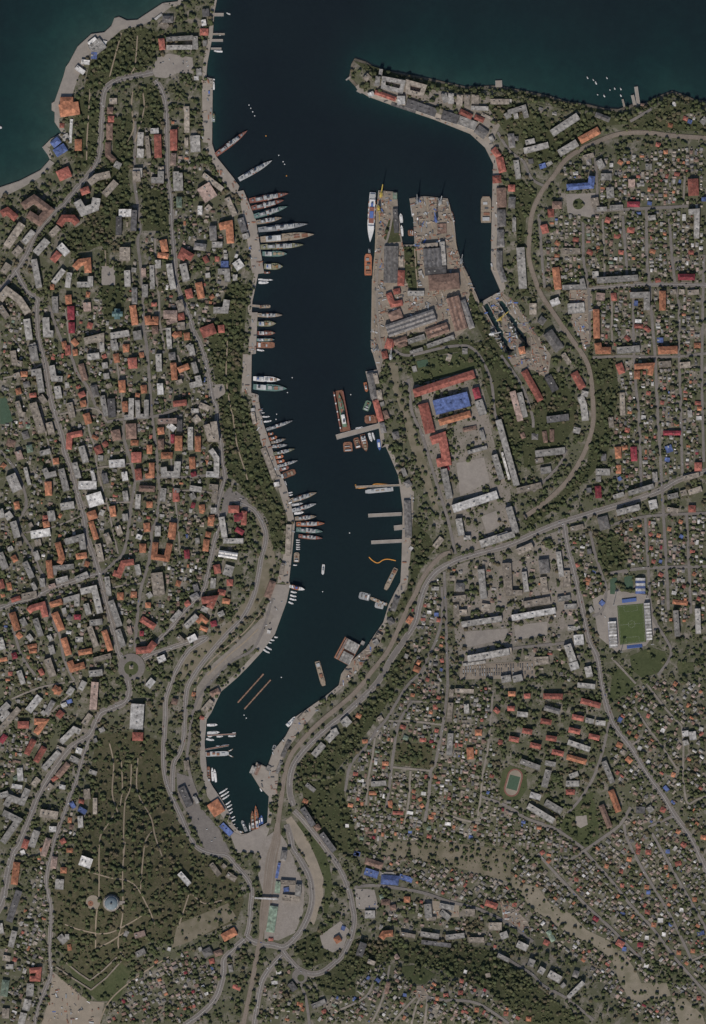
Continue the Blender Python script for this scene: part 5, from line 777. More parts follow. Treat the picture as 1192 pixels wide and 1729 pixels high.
'U': "op2 44 115 102 96 250;df3 44 130 292 62 500;lf3 38 100 562 72 670;lf2 34 0 512 10 580;pp2 38 370 62 360 140;op2 38 410 152 450 152;lf2 56 405 212 400 280;wf3 66 542 82 618 108;lf2 44 400 592 440 640;lf2 26 452 582 455 618;op1 24 465 652 470 690;rp3 34 200 828 262 822 256 882 202 880;lf2 48 205 915 200 1000;lf2 48 190 1022 172 1095;lf3 44 160 1112 142 1188;np2 48 40 892 26 1000;tf2 48 40 1082 36 1150;pf2 38 905 592 975 572;lf2 38 915 720 975 692;lf2 38 838 570 862 582;op1 24 1042 760 1054 772;wf1 24 1125 680 1146 686;rp1 24 88 750 112 760;tf2 36 20 742 70 750;lf2 32 40 802 90 802;op1 38 285 2 300 40;wf1 28 148 22 160 50",
'V': "gp2 38 755 22 746 90;uf1 18 722 107 702 210=platform_canopy;nf1 34 716 232 706 310;tf2 28 730 235 828 240;lf3 38 850 252 845 330;tf2 40 742 337 858 347;uf1 36 766 272 770 300;np2 54 685 397 660 570=station_hall;rp1 20 650 620 680 620;op2 54 342 610 430 562;gp2 56 212 720 268 692;bp2 38 288 720 338 700;rp1 34 252 770 285 762;lf1 28 180 690 202 680;tf2 34 262 112 320 190;tf2 38 370 182 430 220;tf2 28 338 120 362 140;wf2 34 52 172 120 250;lf1 28 390 792 400 840;rp1 28 410 932 460 950;df2 42 792 912 828 960;lf2 34 940 1070 1030 1032;op1 28 840 1052 878 1060;rp1 28 1010 1110 1036 1096;op1 24 868 1085 888 1090;wf1 24 700 842 735 842;wf1 24 670 912 710 907;op2 42 1102 602 1124 638;uf1 28 1138 540 1162 550",
'W': "uf2 48 222 162 310 190=market_hall;up2 62 332 217 448 226=market_hall;uf1 34 455 197 540 225=market_hall;bp2 44 226 92 340 130;lf1 28 322 180 430 185;uf1 28 150 42 190 50;np1 24 330 322 340 350;bp2 38 332 370 390 370;bp2 34 392 410 430 402;op2 38 485 352 525 352;lf2 52 222 452 290 452;op3 42 332 610 352 582 410 577;bp1 24 485 490 512 496;df4 48 182 730 214 642;lf3 48 642 382 650 475;tf2 28 632 482 700 482;lf2 34 722 392 820 410;lf2 38 732 432 790 480;tf2 48 892 440 960 440;lf2 34 596 582 720 600;lf2 34 766 606 890 592;df1 28 602 636 800 660;tf2 28 462 582 560 600;tf2 34 920 622 1020 622;rp2 38 1032 372 1110 400;tf2 52 1052 532 1140 532;lf3 46 1132 600 1180 582;lf2 28 1112 722 1190 760;tf3 28 242 762 290 780;pp1 28 425 722 445 750;uf1 24 238 870 252 882;uf1 24 298 882 322 900;bp1 24 380 902 366 980;uf1 20 478 986 502 990;lf1 28 415 1000 430 1012;rp1 28 848 970 878 972;rp1 24 750 990 780 986;op1 24 695 1010 718 1012;rp1 24 858 890 882 896;op1 28 958 1085 984 1087;wf1 24 885 830 905 836;tf1 28 1032 860 1062 852;op1 24 1155 1110 1182 1112",
'X': "lf3 38 112 652 170 680;lf2 36 185 780 200 742;lf2 36 240 822 260 790;lf2 42 292 822 360 860;lf2 24 402 960 490 872;lf2 28 366 882 382 900;gp1 38 432 822 462 832;np1 28 290 582 320 640;rp1 28 265 642 295 656;rp2 34 682 642 720 665;uf1 24 712 686 736 686;rp1 24 250 125 262 142;op1 24 285 175 300 188;rp1 22 790 95 815 97;rp1 22 792 128 812 132;rp1 24 845 130 876 132;op1 22 740 170 764 172;rp1 22 1050 85 1075 90;rp1 24 1015 200 1048 190;op1 22 952 215 972 216;op1 22 612 208 632 214;rp1 22 695 240 716 242;rp1 22 440 285 462 288;op1 22 840 328 864 332;uf1 22 850 360 872 362;rp1 20 702 320 722 322;op1 20 1000 325 1022 328;op1 22 1114 400 1138 402;rp1 24 842 472 870 474;op1 24 880 545 905 548;mp1 22 548 505 575 522;mp1 24 800 660 832 662;op1 22 1104 695 1128 697;op1 22 1024 705 1048 707;uf1 22 1142 600 1180 590;uf1 22 960 125 982 126;wf1 22 940 600 960 602;wf1 26 915 520 945 522;wf1 22 838 778 862 784;wf1 22 842 620 864 622;rp1 22 85 430 108 434;rp1 22 1140 965 1162 967;rp1 22 34 1050 58 1052;op1 24 162 1080 190 1082;lf1 24 1160 480 1185 482;wf1 22 1040 460 1062 462"
}
for tk, txt in BD.items():
    ox, oy, sc = TILES[tk]
    for item in txt.split(';'):
        nm = None
        if '=' in item: item, nm = item.split('=')
        t = item.split(); cc, form, fl = t[0][0], t[0][1], int(t[0][2]); v = [float(x) for x in t[2:]]
        pts = [(ox+v[i]/sc, oy+v[i+1]/sc) for i in range(0, len(v), 2)]
        wpx = float(t[1])/sc
        if form == 'p' and len(pts) > 3 and pts[0] == pts[-1]: form = 'f'
        building(pts, wpx, fl, cc, form, nm, small=fl == 1)
        ex = list(pts)
        mark_line(ex, wpx+1.6, 6)
# ------------------------------------------------------------------ landmarks
def empty(name, px, py, z=None, rz=0.0):
    x, y = W(px, py); return new_obj(name, None, None, (x, y, Hs(px, py) if z is None else z), rz)
def thing(name, label, cat, px, py, z=None, rz=0.0, group=None):
    return tag(empty(name, px, py, z, rz), label, cat, group)
def part(parent, name, m, fn, loc=(0, 0, 0), rz=0.0):
    b = MB(); fn(b); return b.build(name, m, parent, loc, rz)
def dome(b, x, y, z, r, h, n=24, k=6, mi=0):
    for i in range(k):
        t0, t1 = i/k*math.pi/2, (i+1)/k*math.pi/2; r0, r1 = r*math.cos(t0), r*math.cos(t1); z0, z1 = z+h*math.sin(t0), z+h*math.sin(t1)
        for j in range(n):
            a, c = 2*math.pi*j/n, 2*math.pi*(j+1)/n
            f = [(x+r0*math.cos(a), y+r0*math.sin(a), z0), (x+r0*math.cos(c), y+r0*math.sin(c), z0), (x+r1*math.cos(c), y+r1*math.sin(c), z1), (x+r1*math.cos(a), y+r1*math.sin(a), z1)]
            b.face(f if i < k-1 else f[:3], mi)
# domed rotunda
t = thing('rotunda', 'round white rotunda with a blue-grey ribbed dome in the hill park', 'rotunda', 189, 1523)
M['domegrey'] = mat_wear('dome_metal', (.16, .2, .22), .6, .2, .2, .1)
part(t, 'wall', M['roof_w'], lambda b: b.cyl(0, 0, -2, 13, 18, 18, 32)); part(t, 'terrace', M['plaza'], lambda b: b.cyl(0, 0, -2, 3, 21.5, 21.5, 32))
part(t, 'dome', M['domegrey'], lambda b: dome(b, 0, 0, 13, 16.5, 8, 32)); part(t, 'lantern', M['dgrey'], lambda b: (b.cyl(0, 0, 20.5, 24, 2.6, 2.6, 12), b.cyl(0, 0, 24, 26, 2.6, .2, 12)))
for i in range(16):
    a = 2*math.pi*i/16; part(t, 'pilaster', M['roof_t'], lambda b: b.box(-.6, .6, -.6, .6, 0, 13.3), (18.3*math.cos(a), 18.3*math.sin(a), 0), a)
part(t, 'stairs', M['plaza'], lambda b: b.box(20, 34, -5, 5, -2, 1.4)); mark(disc(189, 1523, 16), 6); mark(disc(158, 1522, 12), 6)
sheet('square', disc(158, 1522, 12), 1.25, M['sand'], 'round sandy square west of the rotunda')
part(thing('fountain', 'round brown fountain basin west of the rotunda', 'fountain', 154, 1524), 'basin', M['rust'], lambda b: (b.cyl(0, 0, 0, 2.4, 7, 7, 20), b.cyl(0, 0, 2.4, 5, 2, 1, 12)))
# cathedral
t = thing('cathedral', 'small stone cathedral with a dark green dome at the end of the avenue', 'church', 199, 531); cz = 12
part(t, 'nave', M['roof_w'], lambda b: b.box(-7, 7, -13, 13, -1, cz)); part(t, 'transept', M['roof_w'], lambda b: b.box(-13, 13, -6, 6, -1, cz-.02))
M['domegreen'] = mat_wear('cathedral_green', (.09, .15, .15), .6, .2, .2, 0)
part(t, 'nave_roof', M['domegreen'], lambda b: (b.face([(-7.4, -13.4, cz), (0, -13.4, cz+4), (0, 13.4, cz+4), (-7.4, 13.4, cz)]), b.face([(7.4, -13.4, cz), (7.4, 13.4, cz), (0, 13.4, cz+4), (0, -13.4, cz+4)]), b.face([(-7.4, -13.4, cz), (7.4, -13.4, cz), (0, -13.4, cz+4)]), b.face([(-7.4, 13.4, cz), (7.4, 13.4, cz), (0, 13.4, cz+4)])))
part(t, 'transept_roof', M['domegreen'], lambda b: (b.face([(-13.4, -6.4, cz+.03), (13.4, -6.4, cz+.03), (13.4, 0, cz+3.6), (-13.4, 0, cz+3.6)]), b.face([(-13.4, 6.4, cz+.03), (-13.4, 0, cz+3.6), (13.4, 0, cz+3.6), (13.4, 6.4, cz+.03)])))
part(t, 'drum', M['roof_w'], lambda b: b.cyl(0, 0, cz, cz+9, 5.2, 5.2, 16)); part(t, 'dome', M['domegreen'], lambda b: (dome(b, 0, 0, cz+9, 5.6, 6, 16), b.cyl(0, 0, cz+15, cz+19, .4, .3, 6)))
mark(disc(199, 531, 13), 6)
# monuments
t = thing('monument', 'dark statue on a stepped plinth in the roundabout', 'monument', 222, 1126); part(t, 'plinth', M['roof_t'], lambda b: (b.box(-5, 5, -5, 5, 0, 3), b.box(-3, 3, -3, 3, 3, 9, 0, .5, .5)))
part(t, 'statue', M['dgrey'], lambda b: (b.cyl(0, 0, 9, 14, 1.2, .8, 8), b.cyl(0, 0, 14, 15.2, .5, .4, 8), b.bar((0, 0, 13), (1.8, .6, 12), .5)))
t = thing('monument', 'dark stone monument on the pale hilltop terrace', 'monument', 372, 659); part(t, 'plinth', M['plaza'], lambda b: b.box(-6, 6, -6, 6, 0, 2)); part(t, 'shaft', M['dgrey'], lambda b: b.box(-2.6, 2.6, -2.6, 2.6, 2, 11, 0, .8, .8))
t = thing('monument', 'star-shaped monument on the cathedral avenue square', 'monument', 184, 466); part(t, 'plinth', M['plaza'], lambda b: b.cyl(0, 0, 0, 1.5, 6, 6, 16)); part(t, 'statue', M['dgrey'], lambda b: (b.bar((0, 0, 1.4), (0, 0, 10), 1.6), b.bar((-3, 2, 2), (3, -1, 5), 1.2)))
fl_ = sheet('flower_bed', disc(976, 345, 9), 1.3, M['lawn'], 'round planted flower bed in the eastern square'); mark(disc(976, 345, 10), 0); mark(disc(976, 345, 9), .5, park)
# stadium: pitch, four stands, floodlights
def tm(x, y): return (840+x/3.386, 770+y/3.386)
pc = [tm(683, 855), tm(832, 842), tm(847, 1062), tm(698, 1078)]
mark([tm(620, 830), tm(880, 810), tm(900, 1100), tm(630, 1110)], 6)
pit = sheet('football_pitch', pc, 1.1, M['turf'], 'green grass football pitch of the stadium')
u0 = Vector(pc[0]); ux = (Vector(pc[1])-u0); uy = (Vector(pc[3])-u0)
def pp(a, c): q = u0+ux*a+uy*c; return (q.x, q.y)
mb = MB()
for ln in ([pp(.04, .03), pp(.96, .03), pp(.96, .97), pp(.04, .97), pp(.04, .03)], [pp(.04, .5), pp(.96, .5)], [pp(.25, .03), pp(.25, .17), pp(.75, .17), pp(.75, .03)], [pp(.25, .97), pp(.25, .83), pp(.75, .83), pp(.75, .97)],
           [pp(.5+.13*math.cos(i*.4), .5+.09*math.sin(i*.4)) for i in range(17)]): ribbon(mb, densify(ln, 4), .08, 1.22)
mb.build('pitch_lines', M['paint'], pit)
def stand(label, a, c, wpx, hgt, roof, stripe=None, seat='blue', side=1):
    """terrace of seats rising away from the pitch, under a roof of separate panels"""
    pa, pb = Vector(W(*a)), Vector(W(*c)); d = pb-pa; ln = d.length; ang = math.atan2(d.y, d.x); mid = (pa+pb)/2; w = wpx*S
    pxm = ((a[0]+c[0])/2, (a[1]+c[1])/2); t = thing('grandstand', label, 'grandstand', pxm[0], pxm[1], None, ang, 'stadium grandstands')
    n = 6; rows = lambda b: [b.box(-ln/2, ln/2, side*(-w/2+i*w/n) if side > 0 else w/2-(i+1)*w/n, side*(-w/2+(i+1)*w/n) if side > 0 else w/2-i*w/n, 0, 1.2+i*hgt*.5/n) for i in range(n)]
    part(t, 'seating', M[seat], rows)
    if roof:
        k = max(8, int(ln/4.0))
        for i in range(k):
            x0 = -ln/2+ln*i/k; x1 = x0+ln/k-.15; dz = .25*(i % 2)
            part(t, 'roof_panel', M['roof_w'] if i % 2 == 0 else M['roof_l'], lambda b: b.box(x0, x1, -w/2, w/2, hgt+dz, hgt+.3+dz, 0, 0, 0, True))
        for i in range(5):
            x0 = -ln/2+ln*(i+.5)/5; part(t, 'post', M['lgrey'], lambda b: b.box(x0-.3, x0+.3, side*(w/2-1)-.3, side*(w/2-1)+.3, 0, hgt))
stand('white striped roof grandstand on the west side of the football pitch', tm(652, 945), tm(662, 1095), 46/3.386, 11, True, side=1)
stand('long narrow pale roofed grandstand on the east side of the football pitch', tm(851, 840), tm(866, 1050), 32/3.386, 10, True, side=-1)
stand('open blue seating stand behind the north goal', tm(710, 830), tm(792, 820), 20/3.386, 8, False, side=1)
stand('open blue seating stand behind the south goal', tm(738, 1092), tm(825, 1082), 18/3.386, 8, False, side=-1)
for i, (x, y, lb) in enumerate([(705, 1118, 'south-west'), (880, 1075, 'south-east'), (662, 850, 'north-west'), (850, 812, 'north-east')]):
    p_ = tm(x, y); t = thing('floodlight_mast', 'tall floodlight mast at the %s corner of the stadium' % lb, 'floodlight', p_[0], p_[1], None, 0, 'stadium floodlights')
    part(t, 'pole', M['lgrey'], lambda b: b.cyl(0, 0, 0, 38, .9, .5, 8)); part(t, 'lamp_frame', M['lgrey'], lambda b: b.box(-4, 4, -.5, .5, 36, 42))
t = thing('sports_hall', 'blue and white striped inflatable hall north of the stadium', 'sports hall', *tm(815, 742)); mark_line([tm(815, 695), tm(815, 790)], 20, 6)
part(t, 'wall', M['roof_w'], lambda b: b.box(-12.5, 12.5, -20, 20, -1, 3))
for i in range(6):
    def arch(b, y0=-20+i*40/6, y1=-20+(i+1)*40/6-.1):
        for k in range(10):
            a0, a1 = math.pi*k/10, math.pi*(k+1)/10
            b.face([(-12.8*math.cos(a0), y0, 3+8*math.sin(a0)), (-12.8*math.cos(a0), y1, 3+8*math.sin(a0)), (-12.8*math.cos(a1), y1, 3+8*math.sin(a1)), (-12.8*math.cos(a1), y0, 3+8*math.sin(a1))])
        for y in (y0, y1): b.face([(-12.8*math.cos(math.pi*k/10), y, 3+8*math.sin(math.pi*k/10)) for k in range(11)])
    part(t, 'roof_panel', M['roof_u'] if i % 2 == 0 else M['roof_w'], arch)
for pl, lb in (([tm(642, 692), tm(682, 698), tm(668, 790), tm(642, 788)], 'dark green court west of the striped hall'), ([tm(722, 686), tm(770, 682), tm(774, 760), tm(726, 764)], 'green fenced court beside the striped hall'),
               ([(0, 673), (10, 668), (22, 711), (8, 716), (0, 716)], 'green artificial pitch at the western edge'), ([(703, 610), (722, 606), (724, 618), (706, 621)], 'dark green court in the academy garden')):
    sheet('sports_court', pl, 1.15, M['court'], lb); mark(pl, 6)
# athletics track
def stadium_ring(cx, cy, hl, r, ang, n=12):
    o = []
    for s_, a0 in ((1, -90), (-1, 90)):
        for i in range(n+1):
            a = math.radians(a0+180*i/n); o.append((r*math.cos(a)+s_*hl, r*math.sin(a)))
    ca, sa = math.cos(ang), math.sin(ang); return [(cx+x*ca-y*sa, cy+x*sa+y*ca) for x, y in o]
TA = math.radians(105)
sheet('running_track', stadium_ring(866.5, 1321, 11, 13.2, TA), 1.05, M['track'], 'small red oval running track'); mark(stadium_ring(866.5, 1321, 15, 16, TA), 6)
sheet('sports_court', stadium_ring(866.5, 1321, 11, 10.6, TA), 1.15, M['sand'], 'sandy ends inside the running track'); 
ca, sa = math.cos(TA), math.sin(TA); sheet('sports_court', [(866.5+x*ca-y*sa, 1321+x*sa+y*ca) for x, y in ((-12, -9), (12, -9), (12, 9), (-12, 9))], 1.25, M['court'], 'green pitch inside the running track')
# footbridge over the railway
t = thing('footbridge', 'covered white footbridge crossing the railway at the station', 'bridge', 450, 1517, Hs(450, 1517))
part(t, 'deck', M['roof_w'], lambda b: b.box(-30, 30, -2.2, 2.2, 7, 10.5, 0, 0, 0, True), rz=-.05)
for x in (-28, -10, 8, 28): part(t, 'pier', M['apron'], lambda b: b.box(x-.8, x+.8, -1.5, 1.5, -1, 7))
# bastion walls
for ln, lb in (([(95, 1632), (118, 1648), (154, 1671)], 'west stone wall of the old bastion'), ([(154, 1671), (180, 1650), (205, 1622)], 'east stone wall of the old bastion'), ([(112, 1625), (134, 1643), (152, 1655), (175, 1637), (198, 1615)], 'inner earth rampart of the old bastion')):
    mb = MB(); d_ = densify(ln, 6)
    for a, c in zip(d_[:-1], d_[1:]):
        p, q = Vector((*W(*a), Hs(*a))), Vector((*W(*c), Hs(*c))); u = (q-p).normalized(); nn = Vector((-u.y, u.x, 0)).normalized()*1.6
        for f in ([p+nn+Vector((0, 0, 3.4)), q+nn+Vector((0, 0, 3.4)), q-nn+Vector((0, 0, 3.4)), p-nn+Vector((0, 0, 3.4))], [p+nn*1.5-Vector((0, 0, 1)), q+nn*1.5-Vector((0, 0, 1)), q+nn+Vector((0, 0, 3.4)), p+nn+Vector((0, 0, 3.4))], [p-nn*1.5-Vector((0, 0, 1)), q-nn*1.5-Vector((0, 0, 1)), q-nn+Vector((0, 0, 3.4)), p-nn+Vector((0, 0, 3.4))]): mb.face(f)
    tag(mb.build('bastion_wall', M['dust']), lb, 'wall', 'walls of the old bastion'); mark_line(ln, 4, 6)
# railway tunnel mouths
for px, py, rz, lb in ((886, 873, .6, 'dark stone tunnel mouth at the end of the railway curve'), (763, 931, .45, 'stone tunnel mouth where the east bank railway begins')):
    t = thing('tunnel_portal', lb, 'tunnel', px, py, None, rz, 'railway tunnel mouths'); part(t, 'arch', M['rock'], lambda b: (b.box(-2, 2, -7, -3.6, -1, 7), b.box(-2, 2, 3.6, 7, -1, 7), b.box(-2, 2, -7, 7, 7.01, 9)))

# ------------------------------------------------------------------ piers and floating booms
def tp(tk, *v):
    ox, oy, sc = TILES[tk]; return [(ox+v[i]/sc, oy+v[i+1]/sc) for i in range(0, len(v), 2)]
def pier(tk, v, w, label, m='apron', z=2.2, cat='pier', name='pier'):
    pts = tp(tk, *v); wpx = w/TILES[tk][2]; a, c = Vector(W(*pts[0])), Vector(W(*pts[1])); d = c-a; ln = d.length; mid = (a+c)/2; h = wpx*S/2
    t = tag(new_obj(name, None, None, (mid.x, mid.y, 0), math.atan2(d.y, d.x)), label, cat, 'piers of the bay')
    part(t, 'deck', M[m], lambda b: b.box(-ln/2, ln/2, -h, h, z-.9, z, 0, 0, 0, True))
    part(t, 'kerb', M['lgrey'], lambda b: (b.box(-ln/2, ln/2, -h, -h+.5, z+.002, z+.35), b.box(-ln/2, ln/2, h-.5, h, z+.002, z+.35)))
    for i in range(max(2, min(6, int(ln/18)))):
        x = -ln/2+ln*(i+.5)/max(2, min(6, int(ln/18))); part(t, 'pile', M['dgrey'], lambda b: b.box(x-.7, x+.7, -h*.8, h*.8, -5, z-.9))
PIERS = [('B', (245, 97, 308, 97), 22, 'northernmost stub pier of the passenger quay', 'apron'), ('B', (218, 228, 315, 228), 13, 'narrow pier beside a white boat below the red kiosk', 'tan'), ('B', (220, 270, 303, 270), 18, 'third pale pier of the passenger quay', 'apron'),
 ('B', (222, 325, 293, 325), 14, 'southernmost stub pier of the passenger quay', 'apron'), ('N', (245, 42, 470, 31), 24, 'upper long pale finger pier on the east bank', 'apron'), ('N', (265, 222, 480, 211), 24, 'lower long pale finger pier on the east bank', 'apron'),
 ('N', (418, 126, 475, 120), 34, 'short wide stub pier between the two finger piers', 'apron'), ('K', (110, 668, 395, 592), 34, 'slanting finger pier with rusty barges', 'apron'), ('K', (240, 1002, 535, 990), 14, 'thin pier beside the orange boom', 'tan'),
 ('F', (792, 190, 808, 305), 20, 'long pale stone pier on the north shore', 'apron'), ('F', (772, 238, 785, 295), 18, 'short block alongside the north shore pier', 'apron'), ('F', (715, 262, 726, 305), 10, 'thin jetty west of the north shore pier', 'tan'),
 ('E', (1120, 340, 1122, 385), 45, 'square pale platform at the foot of the north cliff', 'apron'), ('E', (96, 338, 128, 314), 10, 'tiny jetty at the tip of the northern cape', 'apron'), ('E', (168, 408, 200, 424), 12, 'small jetty south of the northern cape', 'apron'),
 ('T', (235, 366, 430, 355), 9, 'rusty floating walkway among white boats in the marina', 'rust'), ('T', (215, 462, 380, 432), 11, 'second rusty floating walkway of the marina', 'rust'), ('D', (498, 898, 560, 903), 16, 'small pier at the gap in the naval quay', 'tan'),
 ('A', (290, 980, 345, 1055), 22, 'pale landing stage beside the blue-roofed pier restaurant', 'apron')]
for tk, v, w, lb, m_ in PIERS: pier(tk, v, w, lb, m_)
for px, lb in ((((445, 1138), (401, 1187)), 'longer rusty floating pontoon line near the head of the bay'), (((457, 1148), (412, 1198)), 'shorter rusty floating pontoon line near the head of the bay')):
    a, c = Vector(W(*px[0])), Vector(W(*px[1])); d = c-a; k = 7; t = tag(new_obj('pontoon_line', None, None, (a.x, a.y, 0), math.atan2(d.y, d.x)), lb, 'pontoon', 'floating pontoon lines')
    for i in range(k): part(t, 'float', M['rust'], lambda b: b.box(d.length*i/k, d.length*(i+.9)/k, -1.8, 1.8, -.6, .9, 0, 0, 0, True))
    part(t, 'walkway', M['tan'], lambda b: b.box(0, d.length, -.5, .5, .93, 1.2))
def boom(tk, v, label, w=1.5):
    pts = smooth(tp(tk, *v), 2.0); mb = MB()
    for i in range(len(pts)-1):
        a, c = Vector((*W(*pts[i]), .35)), Vector((*W(*pts[i+1]), .35)); mb.bar(a, c, w)
    tag(mb.build('floating_boom', M['boom']), label, 'boom', 'orange floating booms')
boom('N', (250, 320, 275, 345, 310, 360, 345, 340, 380, 335, 430, 345), 'wavy orange floating boom below the finger piers', 2.2)
boom('K', (520, 992, 440, 985, 370, 983, 340, 998, 290, 1008, 252, 1008, 238, 985, 245, 1012), 'orange floating boom curling round the thin pier', 2.2)
for i, (tk, x, y, c, lb) in enumerate([('B', 592, 910, 'boom', 'orange buoy between the two slanting warships'), ('B', 730, 1178, 'boom', 'orange buoy off the tip of the grey slanting warship'), ('B', 478, 703, 'white', 'northernmost small pale buoy of the dotted line'), ('B', 490, 724, 'white', 'second small pale buoy of the dotted line'),
    ('B', 503, 748, 'white', 'third small pale buoy of the dotted line'), ('B', 516, 775, 'white', 'fourth small pale buoy of the dotted line'), ('B', 678, 1040, 'white', 'pale buoy north of the grey warship bow'), ('B', 707, 1083, 'white', 'pale buoy just off the grey warship bow'), ('B', 717, 1100, 'white', 'pale buoy furthest along the dotted line'),
    ('J', 967, 228, 'white', 'white mooring buoy off the white auxiliary ship'), ('J', 935, 328, 'white', 'white mooring buoy off the teal ship bow'), ('J', 862, 473, 'white', 'upper white buoy by the small boats'), ('J', 858, 508, 'white', 'lower white buoy by the small boats'), ('P', 1012, 552, 'white', 'white buoy south of the red tug'), ('P', 735, 1127, 'white', 'white buoy north of the pontoon lines'),
    ('T', 485, 228, 'white', 'upper white buoy below the pontoon lines'), ('T', 500, 248, 'white', 'lower white buoy below the pontoon lines'), ('N', 120, 158, 'white', 'white buoy west of the finger piers'), ('K', 207, 382, 'white', 'white buoy east of the floating dock')]):
    p_ = tp(tk, x, y)[0]; t = thing('buoy', lb, 'buoy', p_[0], p_[1], 0, 0, 'mooring buoys'); part(t, 'float', M[c], lambda b: (b.cyl(0, 0, -.5, .9, 1.5, 1.5, 10), b.cyl(0, 0, .9, 1.6, 1.5, .4, 10))); part(t, 'post', M['dgrey'], lambda b: b.cyl(0, 0, 1.6, 2.8, .15, .15, 6))

# ------------------------------------------------------------------ vessels
SHIPS = []
def hull_outline(L, B, kind):
    n = 11; o = []
    for i in range(n+1):
        t = i/n
        if kind == 'w': b = .80+.20*min(1, t/.3) if t < .45 else max(.0, 1-((t-.45)/.55)**2.3)
        elif kind in 'btd': b = .93+.07*min(1, t/.1) if t < .82 else (1-.35*((t-.82)/.18)**2 if kind != 't' else max(0.12, 1-.8*((t-.82)/.18)**2))
        else: b = .78+.22*min(1, t/.25) if t < .6 else max(.03, 1-((t-.6)/.4)**2)
        o.append((-L/2+L*t, B/2*b))
    return o
def ship(tk, bow, stern, w, kind, deck, hullm='grey', sup='lgrey', label='ship', rnd=None, name=None):
    pb, ps = tp(tk, *bow)[0], tp(tk, *stern)[0]; B = w/TILES[tk][2]*S*.92; a, c = Vector(W(*ps)), Vector(W(*pb)); d = c-a; L = d.length; mid = (a+c)/2
    rnd = random.Random(int(pb[0]*31+pb[1]*17)); nm = name or {'w': 'warship', 't': 'tugboat', 'b': 'barge', 'c': 'auxiliary_ship', 'y': 'motorboat', 'p': 'passenger_ship', 'd': 'floating_dock'}[kind]
    t = new_obj(nm, None, None, (mid.x, mid.y, 0), math.atan2(d.y, d.x)); t['category'] = {'warship': 'warship', 'tugboat': 'tugboat', 'barge': 'barge', 'motorboat': 'boat', 'floating_dock': 'floating dock'}.get(nm, 'ship')
    t['group'] = nm.replace('_', ' ')+'s moored in the bay'
    fb = {'w': 3.6, 't': 1.9, 'b': 1.6, 'c': 3.4, 'y': 1.1, 'p': 5, 'd': 2.4}[kind]*(1 if L > 40 else .8)
    o = hull_outline(L, B, kind); ring = [(x, y) for x, y in o]+[(x, -y) for x, y in o[::-1]]
    sheer = lambda x: fb*(1+(.35 if kind in 'wcp' else .25 if kind in 'ty' else 0)*max(0, x/(L/2))**2)
    def hull(b):
        n = len(ring)
        for i in range(n):
            p, q = ring[i], ring[(i+1) % n]
            b.face([(p[0]*.96, p[1]*.9, -2), (q[0]*.96, q[1]*.9, -2), (q[0], q[1], sheer(q[0])+.35), (p[0], p[1], sheer(p[0])+.35)])
    part(t, 'hull', M[hullm], hull)
    def deckf(b):
        for i in range(len(o)-1):
            (x0, y0), (x1, y1) = o[i], o[i+1]; b.face([(x0, -y0*.985, sheer(x0)), (x1, -y1*.985, sheer(x1)), (x1, y1*.985, sheer(x1)), (x0, y0*.985, sheer(x0))])
    part(t, 'deck', M[deck], deckf)
    bx = lambda nm_, m_, x0, x1, hw, z0, z1, tx=.3, ty=.2: part(t, nm_, M[m_], lambda b: b.box(x0*L, x1*L, -hw*B, hw*B, z0, z1, 0, tx, ty))
    if kind == 'w':
        k = min(1.4, L/75)
        bx('bridge', sup, .08, .22, .34, fb, fb+4*k); bx('wheelhouse', sup, .10, .19, .26, fb+4*k, fb+7*k, .5, .5)
        bx('deckhouse', sup, -.14, .075, .30, fb, fb+2.6*k); bx('aft_house', 'grey', -.34, -.16, .27, fb, fb+3.4*k); bx('hangar', sup, -.30, -.22, .22, fb+3.4*k, fb+5*k)
        part(t, 'funnel', M['dgrey'], lambda b: b.box(-.06*L, .01*L, -.13*B, .13*B, fb+2.6*k, fb+7*k, 0, .6, .3))
        part(t, 'mast', M['grey'], lambda b: [b.bar((.12*L+dx, dy, fb+6*k), (.12*L, 0, fb+15*k), .5) for dx in (-2, 2) for dy in (-1.5, 1.5)]+[b.bar((.12*L, -3.5, fb+12*k), (.12*L, 3.5, fb+12*k), .5)])
        part(t, 'aft_mast', M['grey'], lambda b: [b.bar((-.19*L+dx, dy, fb+3*k), (-.19*L, 0, fb+11*k), .45) for dx in (-1.4, 1.4) for dy in (-1.2, 1.2)])
        for x in (.31, -.41):
            part(t, 'gun_turret', M['grey'], lambda b: (b.prism([(x*L+2.6*k*math.cos(i*math.pi/4), 2.2*k*math.sin(i*math.pi/4)) for i in range(8)], fb, fb+2.2*k, 0, .75), b.bar((x*L, 0, fb+1.5*k), (x*L+(6*k if x > 0 else -6*k), 0, fb+2.2*k), .45)))
        for i, sg in ((-.02, 1), (-.02, -1), (-.1, 1), (-.1, -1)):
            part(t, 'boat', M['white' if rnd.random() < .4 else 'orange'], lambda b: b.box(i*L-2.5, i*L+2.5, sg*.38*B-.9, sg*.38*B+.9, fb+.4, fb+1.9, 0, .8, .3))
        for sg in (1, -1):
            x = rnd.choice((.0, .03)); part(t, 'launcher', M['grey'], lambda b: b.box((x+.02)*L-4, (x+.02)*L+5, sg*.33*B-1, sg*.33*B+1, fb+.6, fb+2.6))
        part(t, 'winch', M['dgrey'], lambda b: b.cyl(.40*L, 0, fb, fb+1.4, 1.1, 1.1, 8))
    elif kind == 'c':
        k = min(1.3, L/60); bx('superstructure', sup, -.40, -.12, .36, fb, fb+5*k); bx('wheelhouse', 'white', -.20, -.12, .33, fb+5*k, fb+8*k, .4, .3); part(t, 'funnel', M['blue' if rnd.random() < .4 else 'dgrey'], lambda b: b.box(-.36*L, -.29*L, -.14*B, .14*B, fb+5*k, fb+9*k, 0, .4, .2))
